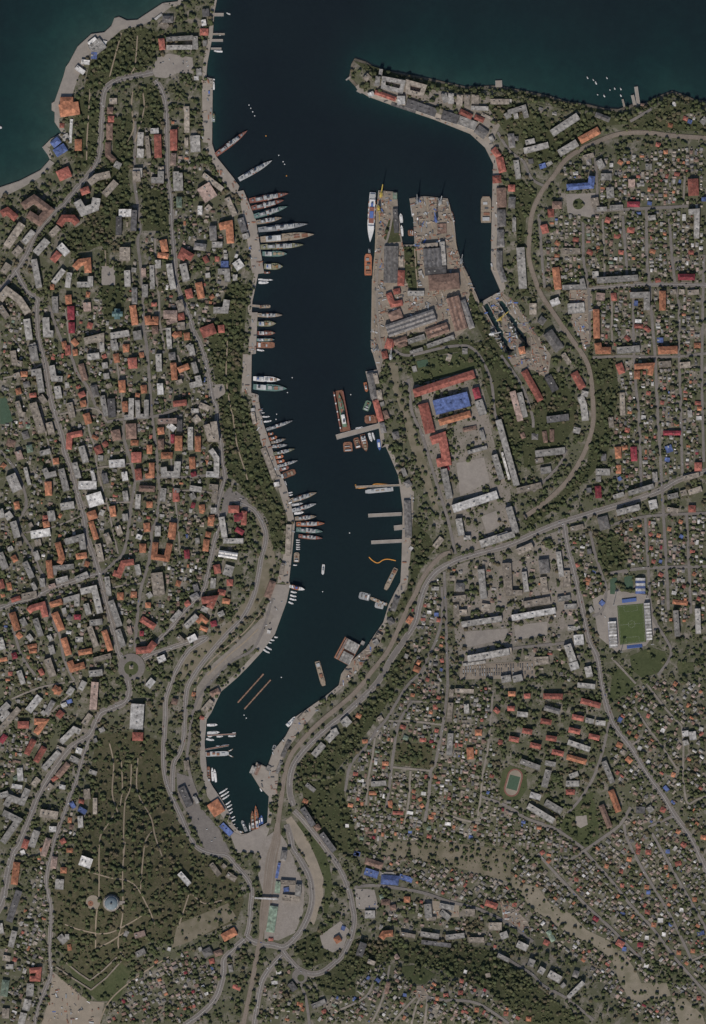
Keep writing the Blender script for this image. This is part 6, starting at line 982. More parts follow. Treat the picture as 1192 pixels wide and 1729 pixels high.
        for x in (-.06, .12, .27):
            part(t, 'hatch', M[rnd.choice(['tan', 'grey', 'rust', 'lgrey'])], lambda b: b.box(x*L, (x+.11)*L, -.24*B, .24*B, fb, fb+1.4))
        part(t, 'derrick', M['yellow' if rnd.random() < .4 else 'lgrey'], lambda b: (b.cyl(.08*L, 0, fb, fb+12*k, .6, .4, 8), b.bar((.08*L, 0, fb+3), (.26*L, .1*B, fb+10*k), .5), b.bar((.08*L, 0, fb+3), (-.08*L, -.1*B, fb+10*k), .5)))
        part(t, 'mast', M['lgrey'], lambda b: (b.cyl(-.16*L, 0, fb+8*k, fb+14*k, .3, .2, 6), b.bar((-.16*L, -2.5, fb+11*k), (-.16*L, 2.5, fb+11*k), .3)))
    elif kind == 't':
        bx('deckhouse', sup, -.18, .22, .3, fb, fb+2.4); bx('wheelhouse', 'white', .04, .18, .24, fb+2.4, fb+4.8, .3, .3); part(t, 'funnel', M['dgrey'], lambda b: b.box(-.12*L, -.05*L, -.12*B, .12*B, fb+2.4, fb+5, 0, .3, .2))
        part(t, 'mast', M['lgrey'], lambda b: b.cyl(.05*L, 0, fb+4.8, fb+9, .2, .12, 6)); part(t, 'towing_gear', M['dgrey'], lambda b: b.cyl(-.3*L, 0, fb, fb+1.3, .8, .8, 8))
    elif kind == 'b':
        bx('deckhouse', rnd.choice(['lgrey', 'white', 'rust']), -.42, -.28, .34, fb, fb+3.2)
        for i in range(3):
            x = -.2+i*.2; part(t, 'deck_cargo', M[rnd.choice(['rust', 'tan', 'grey', 'lgrey', 'dgrey'])], lambda b: b.box((x+rnd.uniform(-.02, .02))*L, (x+rnd.uniform(.08, .15))*L, -rnd.uniform(.1, .36)*B, rnd.uniform(.1, .36)*B, fb, fb+rnd.uniform(1, 2.8)))
        part(t, 'bollard', M['dgrey'], lambda b: [b.cyl(x*L, y*B, fb, fb+.9, .4, .4, 6) for x in (-.46, .44) for y in (-.38, .38)])
    elif kind == 'y':
        part(t, 'cabin', M[sup], lambda b: b.box(-.22*L, .2*L, -.3*B, .3*B, fb*.9, fb+1.3, 0, .3, .2)); part(t, 'windscreen', M['glass'], lambda b: b.box(.12*L, .24*L, -.26*B, .26*B, fb*.95, fb+.9, 0, .3, .2))
    elif kind == 'p':
        bx('superstructure', 'white', -.36, .24, .40, fb, fb+6, .6, .4); bx('upper_deck', 'reddeck', -.20, .12, .34, fb+6, fb+8.6, .5, .4); bx('bridge', 'white', .17, .25, .42, fb+6, fb+9, .4, .2)
        bx('forward_house', 'lgrey', -.47, -.37, .34, fb, fb+3.5); part(t, 'funnel', M['blue'], lambda b: b.box(-.28*L, -.21*L, -.16*B, .16*B, fb+6, fb+12, 0, .8, .4)); bx('sun_deck', 'blue', -.12, .02, .26, fb+8.6, fb+9.4)
        part(t, 'mast', M['white'], lambda b: b.cyl(.2*L, 0, fb+9, fb+17, .4, .2, 6))
        for i in range(4):
            for sg in (1, -1): part(t, 'lifeboat', M['orange'], lambda b: b.box((-.3+i*.11)*L-2.6, (-.3+i*.11)*L+2.6, sg*.43*B-1, sg*.43*B+1, fb+4.2, fb+6.2, 0, .9, .3))
    SHIPS.append((t, label, (pb[0]+ps[0])/2, (pb[1]+ps[1])/2)); return t
SH = """B 468,875 255,1040 40 w reddeck grey|slanting warship with a red foredeck
B 635,1075 410,1205 40 w lgrey grey|slanting warship with an all grey deck
D 745,145 480,195 45 w reddeck grey|red-brown decked warship
D 715,190 495,245 42 w reddeck grey|red-brown decked warship
D 738,232 512,300 42 w teal teal|teal green warship
D 700,308 528,340 38 w tan grey|tan decked warship
D 875,350 540,390 45 w grey grey|long grey warship
D 915,420 555,455 55 c tan teal|large tan decked landing ship with teal bow
D 848,490 555,505 45 w camo grey|long olive decked warship
D 735,550 568,550 42 c teal teal|teal and grey auxiliary ship
D 705,635 580,635 48 c camo green|olive camouflaged short ship
D 620,675 580,677 16 t reddeck rust|small red-brown tug
D 640,726 540,722 14 y white white|long thin white boat
D 612,742 542,744 20 y white white|broad white boat
D 622,903 545,905 24 b tan blue|small tan and blue barge
D 703,962 535,962 33 w tan grey|tan decked warship
D 660,1018 530,1020 42 c camo green|olive camouflaged short ship
D 655,1082 535,1082 33 c reddeck grey|red decked auxiliary ship
D 650,1126 530,1128 24 c teal white|teal decked narrow ship
D 650,1162 530,1162 46 b rust grey|wide rust-grey pontoon barge
J 780,48 730,42 14 y white white|small white launch
J 887,243 705,235 40 c white grey|white auxiliary ship
J 932,303 705,290 50 c teal grey|large ship with teal foredeck
J 735,395 732,345 20 y white white|white launch lying along the quay
J 772,438 750,438 9 y white white|tiny white boat
J 782,465 755,465 9 y white white|tiny white boat
J 818,490 765,492 12 y white white|slim white boat
J 830,518 775,526 14 y white grey|slim grey-white boat
J 972,517 793,578 28 w grey grey|narrow grey patrol ship
J 840,602 805,609 20 t orange orange|short orange tug
J 865,625 808,646 24 t orange orange|orange tug
J 925,640 825,666 24 w tan grey|narrow tan patrol ship
J 935,680 830,692 26 w lgrey grey|narrow grey patrol ship
J 985,707 840,742 28 w camo grey|narrow olive patrol ship
J 908,755 850,767 24 t orange orange|orange tug
J 915,785 858,797 24 t orange orange|orange tug
J 1005,785 868,826 24 w lgrey grey|narrow grey patrol ship
J 945,830 875,850 26 t reddeck rust|red-brown tug
J 988,858 885,896 46 b rust rust|wide rust-brown barge
J 928,960 914,925 16 y white white|white launch lying along the quay
J 970,998 930,1004 11 y white white|small white launch
J 972,1014 935,1020 11 y white white|small white launch
J 1133,1000 945,1060 38 w tan grey|tan decked warship
J 1040,1072 955,1086 20 y lgrey grey|grey workboat
J 1130,1075 965,1122 32 w lgrey grey|grey decked warship
J 1045,1132 980,1142 20 y white white|broad white boat
J 1130,1160 985,1176 34 w tan grey|tan decked warship
P 1028,95 835,100 38 w orange grey|orange-brown decked warship
P 1015,150 835,136 38 w teal grey|teal-grey decked warship
P 1012,195 850,180 32 w reddeck grey|red-brown decked warship
P 862,207 834,207 9 y white white|small white launch
P 862,222 834,222 9 y white white|small white launch
P 862,238 834,238 9 y white white|small white launch
P 862,254 834,254 9 y white white|small white launch
P 862,268 834,268 9 y white white|small white launch
P 838,290 836,355 40 b tan tan|short square tan barge
P 842,375 815,375 9 y white white|small white launch
P 1012,440 1018,370 20 t white reddeck|red and white tug sailing mid-bay
P 893,540 790,515 28 p white white|white passenger ferry
P 840,560 798,553 14 y white white|white cruise launch
P 838,587 794,577 14 y white white|white cruise launch
P 838,610 790,600 14 y white white|white cruise launch
P 818,636 782,622 14 y white white|white cruise launch
P 740,690 708,712 14 y white white|white launch against the ferry quay
P 712,860 688,858 12 y white white|small white launch
P 690,882 652,872 13 y white white|small white launch
P 670,900 640,887 12 y white white|small white launch
P 672,945 630,922 14 y white white|white motor yacht
P 658,966 614,942 14 y white white|white motor yacht
P 1020,1185 975,1020 38 b tan rust|long tan and rust hulk
T 308,294 236,297 20 y white white|large white motor yacht
T 322,344 237,350 23 y white white|large white motor yacht
T 272,372 242,373 11 y white white|small white launch
T 345,371 300,374 13 y white white|small white launch
T 430,369 378,371 13 y white white|small white launch
T 430,345 405,350 10 y white white|small white launch
T 286,398 230,390 17 y white white|large white motor yacht
T 385,428 332,436 13 y white white|small white launch
T 325,436 296,440 12 y white white|small white launch
T 382,486 220,492 36 b lgrey grey|long grey barge with a forked end
T 412,455 376,474 10 y tan grey|small tan workboat
T 414,512 378,494 10 y tan grey|small tan workboat
T 245,575 250,680 24 b rust rust|narrow rusty pontoon barge
T 270,580 276,672 18 y white white|white boat rafted beside the pontoon
T 286,590 296,680 18 y white white|outer white boat rafted beside the pontoon
T 375,720 318,757 12 y white white|white sailing yacht
T 386,740 328,777 12 y white white|white sailing yacht
T 388,764 338,797 12 y white white|white sailing yacht
T 397,804 362,832 11 y white white|white sailing yacht
T 405,828 368,851 11 y white white|white sailing yacht
T 408,853 374,874 11 y white white|white sailing yacht
T 410,876 378,895 11 y white white|white sailing yacht
T 424,908 394,924 11 y white white|white sailing yacht
T 428,930 400,942 10 y white white|white sailing yacht
T 426,960 404,968 9 y white white|white sailing yacht
T 442,984 418,998 10 y white white|white sailing yacht
T 482,1018 440,1008 18 y tan white|tan decked wide boat
T 470,935 500,1010 24 t grey grey|grey tug
T 540,870 545,1000 27 c rust rust|rusty laid-up ship
T 562,835 575,1000 29 c orange rust|orange-rust laid-up ship
T 600,900 606,960 19 y blue blue|blue and white workboat
T 586,915 590,968 12 y blue white|slim blue workboat
T 520,950 526,1010 13 y grey grey|slim grey workboat
T 832,245 772,302 30 b white white|white floating landing stage
T 692,430 680,466 24 b grey lgrey|small grey pontoon
T 590,715 604,742 11 y white white|small white launch
N 360,540 432,395 34 b tan rust|tan barge with a rusty bow
N 183,575 255,592 54 b grey teal|wide grey pontoon with a teal end
N 258,595 370,640 24 b tan tan|narrow tan pontoon
N 290,640 348,652 44 b lgrey tan|short wide pale pontoon
K 185,700 190,765 66 b rust rust|wide square rusty barge
K 240,672 260,742 44 b rust rust|medium rusty barge
K 312,765 286,650 46 c rust rust|rusty laid-up ship
K 348,700 330,640 22 y white white|white boat by the slanting pier
K 368,690 352,638 14 y white blue|blue and white boat by the slanting pier
K 402,758 392,682 26 y blue white|blue decked boat at the yard corner
K 315,365 303,300 24 t orange rust|orange-red tug
K 330,425 305,490 44 b green white|green and white barge
K 300,550 382,545 60 b rust rust|wide rusty barge at the long red shed
K 292,600 240,612 16 y white white|white boat above the slanting pier
K 305,1035 492,1016 32 b lgrey grey|long grey barge beside the orange boom
G 178,472 196,138 54 p white blue|white passenger ship with red upper deck
G 165,550 165,695 54 b orange rust|orange and white barge
G 172,515 174,545 16 t grey grey|small dark tug
G 382,278 390,342 24 y white grey|white workboat in the yard basin
G 388,356 394,432 20 y white lgrey|pale workboat in the yard basin
G 455,205 468,300 22 b lgrey grey|narrow grey pontoon in the yard basin
G 432,410 470,410 44 b rust rust|square rusty pontoon in the yard basin
G 724,268 742,340 16 b rust rust|narrow rusty pontoon beside the slipway quay
G 956,165 956,342 76 b tan rust|very wide brown pontoon barge
B 325,84 352,96 11 y white white|small white launch
B 252,220 288,234 14 y white white|white launch
B 240,340 300,346 15 y white white|white launch
B 200,524 248,534 12 y white white|white launch
B 241,545 242,602 14 y white white|white launch lying along the quay
B 242,757 242,820 20 c green green|green boat lying along the quay
F 512,132 518,145 7 y white white|white sailing dinghy
F 545,146 551,156 6 y white white|white sailing dinghy
F 559,160 567,177 8 y white white|white sailing dinghy
F 623,134 629,146 7 y white white|white sailing dinghy
F 642,204 645,212 6 y white white|white sailing dinghy
F 668,194 673,207 7 y white white|white sailing dinghy
F 703,197 708,210 7 y white white|white sailing dinghy
F 702,234 709,247 8 y white white|white sailing dinghy
F 607,236 614,250 8 y white white|white sailing dinghy
F 570,232 575,239 6 y white white|white sailing dinghy
A 0,845 6,862 16 y white rust|small white boat at the picture edge"""
for ln in SH.split('\n'):
    sp, lb = ln.split('|'); tk, bw, st, w, kd, dk, hl = sp.split()
    ship(tk, tuple(map(float, bw.split(','))), tuple(map(float, st.split(','))), float(w), kd, dk, hl, 'lgrey' if kd in 'wct' else 'white', lb)
# floating dock with a ship in it
a, c = Vector(W(*tp('K', 172, 628)[0])), Vector(W(*tp('K', 122, 355)[0])); d = c-a; L = d.length; mid = (a+c)/2; ang = math.atan2(d.y, d.x)
t = tag(new_obj('floating_dock', None, None, (mid.x, mid.y, 0), ang), 'rust red floating dock holding a green decked ship', 'floating dock')
part(t, 'base', M['rust'], lambda b: b.box(-L/2, L/2, -13, 13, -3, 1.2, 0, 0, 0, True))
for sg in (1, -1): part(t, 'side_wall', M['reddeck'], lambda b: b.box(-L*.47, L*.47, sg*11.4-1.6, sg*11.4+1.6, 1.2, 9.5))
for i in range(5): part(t, 'wall_hut', M['white'], lambda b: b.box(-L*.4+i*L*.2-2, -L*.4+i*L*.2+2, 9.9, 12.8, 9.5, 11.5))
s_ = ship('K', (128, 380), (168, 600), 38, 'c', 'green', 'lgrey', 'white', 'docked ship with green deck'); s_.location.z = 3.2
# roofed floating workshop
wq = tp('N', 104, 952)[0]; t = thing('floating_workshop', 'floating workshop with pale and pink ribbed roofs in the lower bay', 'floating workshop', wq[0], wq[1], 0, math.radians(62))
part(t, 'pontoon', M['rust'], lambda b: b.box(-30, 30, -22, 22, -2, 1.5, 0, 0, 0, True))
for k, (x0, x1, y0, y1, m_) in enumerate([(3, 29, -21, 12, 'roof_l'), (-29, -3, -21, 8, 'roof_l'), (-29, 29, 12.5, 17, 'roof_p')]):
    part(t, 'hall', M['lgrey'], lambda b: b.box(x0, x1, y0, y1, 1.5, 8))
    nn = 5 if k < 2 else 2
    for i in range(nn):
        a0 = y0+(y1-y0)*i/nn; a1 = y0+(y1-y0)*(i+1)/nn-.1; part(t, 'roof_panel', M[m_], lambda b: (b.face([(x0, a0, 8.02), (x1, a0, 8.02), (x1, (a0+a1)/2, 9.2), (x0, (a0+a1)/2, 9.2)]), b.face([(x0, (a0+a1)/2, 9.2), (x1, (a0+a1)/2, 9.2), (x1, a1, 8.02), (x0, a1, 8.02)])))
# ------------------------------------------------------------------ harbour cranes
def crane(tk, x, y, jib_deg, jl, h, m, label, luff=35):
    p_ = tp(tk, x, y)[0]; z = Hs(*p_) if not bool(inpoly(POLY_BAY, *p_)) else 2.5; t = thing('portal_crane', label, 'crane', p_[0], p_[1], z, 0, 'harbour cranes')
    for sx in (-1, 1):
        for sy in (-1, 1): part(t, 'leg', M[m], lambda b: b.bar((sx*5, sy*5, -.5), (sx*2.6, sy*2.6, h*.42), 1.0))
    part(t, 'portal_beam', M[m], lambda b: (b.box(-3.4, 3.4, -3.4, 3.4, h*.42, h*.46), b.bar((-5, -5, 2), (5, -5, 2), .7), b.bar((-5, 5, 2), (5, 5, 2), .7)))
    a = math.radians(jib_deg); hd = part(t, 'machine_house', M[m], lambda b: (b.box(-7, 3, -2.4, 2.4, h*.47, h*.62), b.box(-9.5, -7, -2, 2, h*.47, h*.56)), rz=a)
    part(t, 'cabin', M['glass'], lambda b: b.box(3, 5, -1.2, 1.2, h*.5, h*.58), rz=a)
    part(t, 'tower', M[m], lambda b: [b.bar((dx, dy, h*.6), (-1.5, 0, h), .5) for dx in (-4, 2) for dy in (-1.8, 1.8)], rz=a)
    ca, sa_ = math.cos(math.radians(luff)), math.sin(math.radians(luff)); tip = (2+jl*ca, 0, h*.55+jl*sa_)
    def jib(b):
        for dy in (-1.1, 1.1): b.bar((2, dy*1.3, h*.55), (tip[0], dy*.4, tip[2]), .6)
        b.bar((2+jl*ca*.4, 0, h*.55+jl*sa_*.4+1.6), (tip[0], 0, tip[2]), .5); b.bar((2, 0, h*.57), (2+jl*ca*.4, 0, h*.55+jl*sa_*.4+1.6), .5); b.bar((-1.5, 0, h), tip, .25)
        for i in range(7):
            u = i/7; b.bar((2+jl*ca*u, -1.1, h*.55+jl*sa_*u), (2+jl*ca*(u+.14), 1.1, h*.55+jl*sa_*(u+.14)), .3)
    part(t, 'jib', M[m], jib, rz=a)
for a_ in [('G', 252, 150, 80, 30, 34, 'yellow', 'yellow crane at the tip of the western shipyard pier', 45), ('G', 236, 250, -85, 28, 26, 'yellow', 'yellow crane with lowered jib beside the passenger ship', 12), ('G', 495, 195, 95, 26, 28, 'grey', 'grey crane at the north-west corner of the slipway pier', 60),
           ('G', 618, 318, 100, 24, 28, 'blue', 'blue crane in the middle of the slipway pier', 50), ('G', 648, 205, 75, 26, 30, 'lgrey', 'pale crane at the northern end of the slipway pier', 60), ('G', 790, 596, 80, 26, 30, 'grey', 'grey crane on the quay of the eastern basin', 60),
           ('G', 1050, 985, 40, 26, 22, 'yellow', 'pale yellow crane beside the western dry dock', 15), ('G', 1000, 1088, 12, 20, 20, 'white', 'white crane at the inner end of the western dry dock', 10), ('K', 475, 125, 85, 28, 34, 'lgrey', 'pale crane at the root of the bare shore strip', 50),
           ('G', 410, 95+1, 90, 1, 1, 'grey', '', 0)][:-1]: crane(*a_)
# ------------------------------------------------------------------ rows of small houses
REG = [  # polygon, street angle, spacing across/along (px), fill
 ([(945, 275), (1190, 248), (1190, 478), (912, 478), (915, 375), (950, 365), (1010, 365), (1010, 300), (955, 300)], 0, (9.5, 7.5), .86),
 ([(1085, 175), (1150, 168), (1190, 178), (1190, 215), (1110, 218), (1075, 205)], 12, (8, 7), .8),
 ([(1008, 490), (1190, 486), (1190, 798), (1110, 825), (1040, 835), (1035, 780), (1045, 610), (1005, 600)], 2, (9, 7.5), .86),
 ([(1040, 880), (1190, 862), (1190, 1045), (1115, 1055), (1098, 960), (1060, 962), (1062, 925), (1040, 900)], 3, (9.5, 7.5), .86),
 ([(962, 905), (1003, 905), (1020, 975), (1015, 1010), (985, 1010)], 12, (9, 8), .7),
 ([(690, 975), (752, 965), (756, 1150), (700, 1165), (700, 1080)], 8, (9, 8), .75),
 ([(690, 1155), (830, 1160), (835, 1330), (985, 1440), (960, 1460), (862, 1420), (700, 1425), (600, 1425), (570, 1380), (590, 1300), (640, 1240)], 8, (9, 7.5), .85),
 ([(1040, 1180), (1080, 1150), (1190, 1150), (1190, 1400), (1150, 1390), (1100, 1300), (1050, 1235)], 33, (11, 9.5), .62),
 ([(1045, 1245), (1130, 1370), (1066, 1360), (1040, 1300), (1030, 1260)], 33, (11, 9.5), .6),
 ([(905, 1440), (965, 1452), (1066, 1372), (1140, 1382), (1190, 1470), (1190, 1650), (1100, 1625), (1000, 1540)], 36, (9.5, 8), .8),
 ([(600, 1425), (862, 1425), (905, 1460), (1000, 1545), (1060, 1600), (1110, 1660), (1190, 1660), (1190, 1735), (1100, 1735), (1040, 1690), (980, 1620), (900, 1580), (840, 1540), (720, 1500), (620, 1460)], 36, (9.5, 8), .75),
 ([(560, 1650), (640, 1622), (715, 1660), (850, 1655), (930, 1735), (535, 1735)], 30, (10, 8.5), .75),
 ([(190, 1695), (262, 1622), (330, 1600), (375, 1650), (345, 1735), (165, 1735)], -25, (11, 9), .62),
 ([(440, 1650), (495, 1640), (525, 1735), (425, 1735)], 10, (11, 9), .6),
 ([(0, 480), (60, 520), (380, 450), (372, 560), (350, 700), (375, 800), (370, 900), (350, 980), (230, 1090), (120, 1160), (60, 1300), (0, 1420)], 8, (9.5, 9), .62),
 ([(200, 210), (300, 200), (350, 300), (400, 420), (380, 450), (250, 470), (200, 420)], 5, (11, 10), .5),
 ([(100, 1450), (145, 1400), (145, 1370), (120, 1360), (75, 1420), (20, 1600), (0, 1600), (0, 1735), (60, 1735), (75, 1600)], 20, (10.5, 9), .6),
 ([(760, 950), (945, 890), (985, 1080), (980, 1150), (770, 1150)], 8, (15, 13), .35),
 ([(850, 170), (960, 190), (1000, 220), (900, 280), (860, 240)], 20, (15, 13), .3),
 ([(640, 1510), (840, 1545), (900, 1600), (840, 1600), (640, 1580)], 12, (12, 10), .5),
]
HC = 'gggglllllltttttbbbppdwtlgtplgboltpr'
cand = []; resid = np.zeros((OH, OW), np.uint8)
hr = random.Random(11)
for poly, ang, (su, sv), fill in REG:
    su *= .80; sv *= .80; fill = min(.95, fill*1.15); mark(poly, 1, resid)
    xs = [p[0] for p in poly]; ys = [p[1] for p in poly]; cx, cy = sum(xs)/len(xs), sum(ys)/len(ys); R_ = max(max(xs)-min(xs), max(ys)-min(ys))
    ca, sa = math.cos(math.radians(ang)), math.sin(math.radians(ang)); nu, nv = int(R_/su), int(R_/sv)
    for i in range(-nu, nu+1):
        for j in range(-nv, nv+1):
            if hr.random() > fill: continue
            u = i*su+hr.uniform(-.16, .16)*su; v = j*sv+hr.uniform(-.22, .22)*sv; x, y = cx+u*ca-v*sa, cy+u*sa+v*ca
            if not (4 < x < OW-4 and 4 < y < OH-4) or not bool(inpoly(poly, x, y)): continue
            w, l = hr.uniform(3.2, 5.4), hr.uniform(4.0, 8.2)
            if hr.random() < .28: w, l = hr.uniform(1.6, 2.8), hr.uniform(2.2, 3.8)
            a = math.radians(ang+(90 if hr.random() < .4 else 0)+hr.uniform(-6, 6))
            ok = True
            for du, dv in ((0, 0), (.5, .5), (-.5, .5), (.5, -.5), (-.5, -.5), (.5, 0), (-.5, 0), (0, .5), (0, -.5)):
                qx = int(x+du*l*math.cos(a)-dv*w*math.sin(a)); qy = int(y+du*l*math.sin(a)+dv*w*math.cos(a))
                if not (0 <= qx < OW and 0 <= qy < OH) or occ[qy, qx] or park[qy, qx] > .31: ok = False; break
            if not ok: continue
            d = (math.cos(a)*l/2, math.sin(a)*l/2); cand.append((w*l, [(x-d[0], y-d[1]), (x+d[0], y+d[1])], w, hr.choice(HC) if hr.random() > .035 else hr.choice('uormno')))
            mark_line(cand[-1][1], w+.2, 7)
cand.sort(key=lambda q: -q[0])
n_house = sum(1 for o, *_ in LABELS if o.name.startswith('house'))
keep = max(0, 298-n_house)
for ar_, ln, w, cc in cand[:keep]: building(ln, w, 1, cc, 'p' if cc in 'orbgmpt' else ('f' if hr.random() < .5 else 'p'), 'house', True, hr)
keys = list(ROOF); V = []; F = []; MI = []
annex = []
for ar_, ln, w, cc in cand[keep:]:
    if hr.random() < .6:      # a lean-to or shed built against the house
        (x0, y0), (x1, y1) = ln; dx, dy = x1-x0, y1-y0; l = math.hypot(dx, dy); s_ = hr.choice((-1, 1)); aw = w*hr.uniform(.4, .7); off = (w+aw)/2*s_; t0 = hr.uniform(0, .4); t1 = t0+hr.uniform(.35, .6)
        annex.append((0, [(x0+dx*t0-dy/l*off, y0+dy*t0+dx/l*off), (x0+dx*t1-dy/l*off, y0+dy*t1+dx/l*off)], aw, hr.choice('gglltttbbpd')))
annex = [q for q in annex if all(0 < p[0] < OW and 0 < p[1] < OH and occ[int(p[1]), int(p[0])] in (0, 7) for p in q[1])]
for q in annex: mark_line(q[1], q[2], 7)
for ar_, ln, w, cc in cand[keep:]+annex:
    a, c = Vector(W(*ln[0])), Vector(W(*ln[1])); d = (c-a).normalized(); nn = Vector((-d.y, d.x))*w*S/2; z = Hs(*ln[0])-.5; zt = z+hr.uniform(3.2, 5.2); rs = w*S*.5*hr.uniform(.35, .6) if hr.random() < .75 else .25
    b0 = len(V); q = [a-nn, c-nn, c+nn, a+nn]; V += [(p.x, p.y, z) for p in q]+[(p.x, p.y, zt) for p in q]
    r0, r1 = a+d*w*S*.35, c-d*w*S*.35
    V += [(r0.x, r0.y, zt+rs), (r1.x, r1.y, zt+rs)]
    for i in range(4): F.append((b0+i, b0+(i+1) % 4, b0+4+(i+1) % 4, b0+4+i)); MI.append(len(keys)+(b0//10) % 3)
    k = keys.index(cc); F += [(b0+4, b0+5, b0+9, b0+8), (b0+6, b0+7, b0+8, b0+9), (b0+7, b0+4, b0+8), (b0+5, b0+6, b0+9)]; MI += [k]*4
me = bpy.data.meshes.new('houses'); me.from_pydata(V, [], F)
for k in keys: me.materials.append(M['roof_'+k])
for m_ in WALLS[:3]: me.materials.append(m_)
me.polygons.foreach_set('material_index', MI); me.update()
tag(new_obj('houses', me), 'mass of small houses and sheds between the larger buildings', None, None, 'stuff')
print('houses individually', keep+n_house, 'mass', len(cand)-keep)

# ------------------------------------------------------------------ clutter: stacked steel, crates and scrap in the yards, sheds in the back gardens
V = []; F = []; MI = []; cm = [M['rust'], M['tan'], M['lgrey'], M['dgrey'], M['grey'], M['white'], M['roof_b'], M['blue'], M['roof_t']]
def clutter(x, y, l, w, h, a, k):
    X, Y = W(x, y); z = Hs(x, y)+.3; ca, sa = math.cos(a)*l/2, math.sin(a)*l/2; cb, sb = -math.sin(a)*w/2, math.cos(a)*w/2; b0 = len(V)
    q = [(X-ca-cb, Y-sa-sb), (X+ca-cb, Y+sa-sb), (X+ca+cb, Y+sa+sb), (X-ca+cb, Y-sa+sb)]
    V.extend([(p[0], p[1], z) for p in q]+[(p[0], p[1], z+h) for p in q])
    F.extend([(b0+4, b0+5, b0+6, b0+7)]+[(b0+i, b0+(i+1) % 4, b0+4+(i+1) % 4, b0+4+i) for i in range(4)]); MI.extend([k]*5)
for nm, mm, pl, lb in YARDS:
    if nm == 'vehicle_park' or mm not in ('dust', 'apron') and nm not in ('building_site', 'yard'): continue
    xs = [p[0] for p in pl]; ys = [p[1] for p in pl]; n_ = int((max(xs)-min(xs))*(max(ys)-min(ys))*(.035 if mm == 'dust' else .012))
    for _ in range(n_):
        x, y = hr.uniform(min(xs), max(xs)), hr.uniform(min(ys), max(ys))
        if not (1 < x < OW-1 and 1 < y < OH-1) or occ[int(y), int(x)] != 3 or not bool(inpoly(pl, x, y)): continue
        clutter(x, y, hr.uniform(2, 13), hr.uniform(1.4, 4), hr.uniform(.6, 3), hr.choice((0, .3, 1.57, 1.87, hr.uniform(0, 3))), hr.choices(range(9), (5, 4, 2, 4, 3, .6, 4, .6, 4))[0])
for x in range(782, 902, 4):
    for y in (1127, 1133, 1140):
        if hr.random() < .8: clutter(x, y-(x-782)*.04, 2.6, 6.5, 2.4, 0, hr.choice((3, 4, 3, 8)))
me = bpy.data.meshes.new('yard_clutter'); me.from_pydata(V, [], F)
for m_ in cm: me.materials.append(m_)
me.polygons.foreach_set('material_index', MI); me.update()
tag(new_obj('yard_clutter', me), 'crates, steel stock, scrap and parked trucks strewn over the yards and quays', None, None, 'stuff')

# ------------------------------------------------------------------ cars
CARM = [M['white'], M['lgrey'], M['dgrey'], M['black'], M['blue'], M['reddeck']]; CARN = ['white', 'silver', 'dark grey', 'black', 'blue', 'red']
def car_mesh(m_):
    b = MB(); b.box(-2.2, 2.2, -.9, .9, .35, .95, 0, .08, .05, True); b.box(-1.3, 1.0, -.82, .82, .95, 1.5, 1, .45, .12)
    b.face([(-.85, -.69, 1.505), (.55, -.69, 1.505), (.55, .69, 1.505), (-.85, .69, 1.505)], 0)
    for x in (-1.35, 1.35):
        for y in (-.8, .8): b.box(x-.32, x+.32, y-.12, y+.12, 0, .62, 2)
    return b.mesh('car', [m_, M['glass'], M['black']])
CARS = [car_mesh(m_) for m_ in CARM]
cr = random.Random(5); cars = []
for w, pts in ROADS:
    if w < 4.5: continue
    for i in range(2, len(pts)-2):
        if cr.random() < (.11 if w >= 7 else .06):
            p, q = pts[i], pts[i+1]; dx, dy = q[0]-p[0], q[1]-p[1]; l = math.hypot(dx, dy) or 1; side = cr.choice((-1, 1)); lane = (w*.22 if cr.random() < .6 else w*.40)*side
            cars.append((p[0]-dy/l*lane, p[1]+dx/l*lane, math.atan2(-dy, dx)+(math.pi if side < 0 else 0)))
for pl, n_ in (([(266, 98), (325, 100), (326, 122), (290, 140)], 14), ([(300, 1310), (322, 1318), (345, 1375), (370, 1420), (350, 1425), (322, 1380)], 10), ([(385, 828), (410, 840), (420, 860), (400, 850)], 8), ([(600, 1503), (630, 1504), (637, 1532), (604, 1532)], 10),
               ([(72, 1500), (80, 1500), (80, 1540), (72, 1540)], 8), ([(455, 1000), (480, 1005), (462, 1060), (445, 1075)], 8), ([(1003, 1015), (1025, 1010), (1028, 1060), (1012, 1065)], 8)):
    k = 0
    while k < n_:
        x, y = cr.uniform(min(p[0] for p in pl), max(p[0] for p in pl)), cr.uniform(min(p[1] for p in pl), max(p[1] for p in pl))
        if bool(inpoly(pl, x, y)): cars.append((x, y, cr.choice((.3, 1.87)))); k += 1
cars = [c for c in cars if 3 < c[0] < OW-3 and 3 < c[1] < OH-3 and occ[int(c[1]), int(c[0])] != 6]; cr.shuffle(cars); cars = cars[:260]
for x, y, a in cars:
    k = cr.choices(range(6), (5, 4, 3, 3, 1, 1))[0]; o = new_obj('car', CARS[k], None, (*W(x, y), Hs(x, y)+1.42), a); o['category'] = 'car'; o['group'] = 'cars on the streets'
    LABELS.append((o, CARN[k]+' car', x, y))

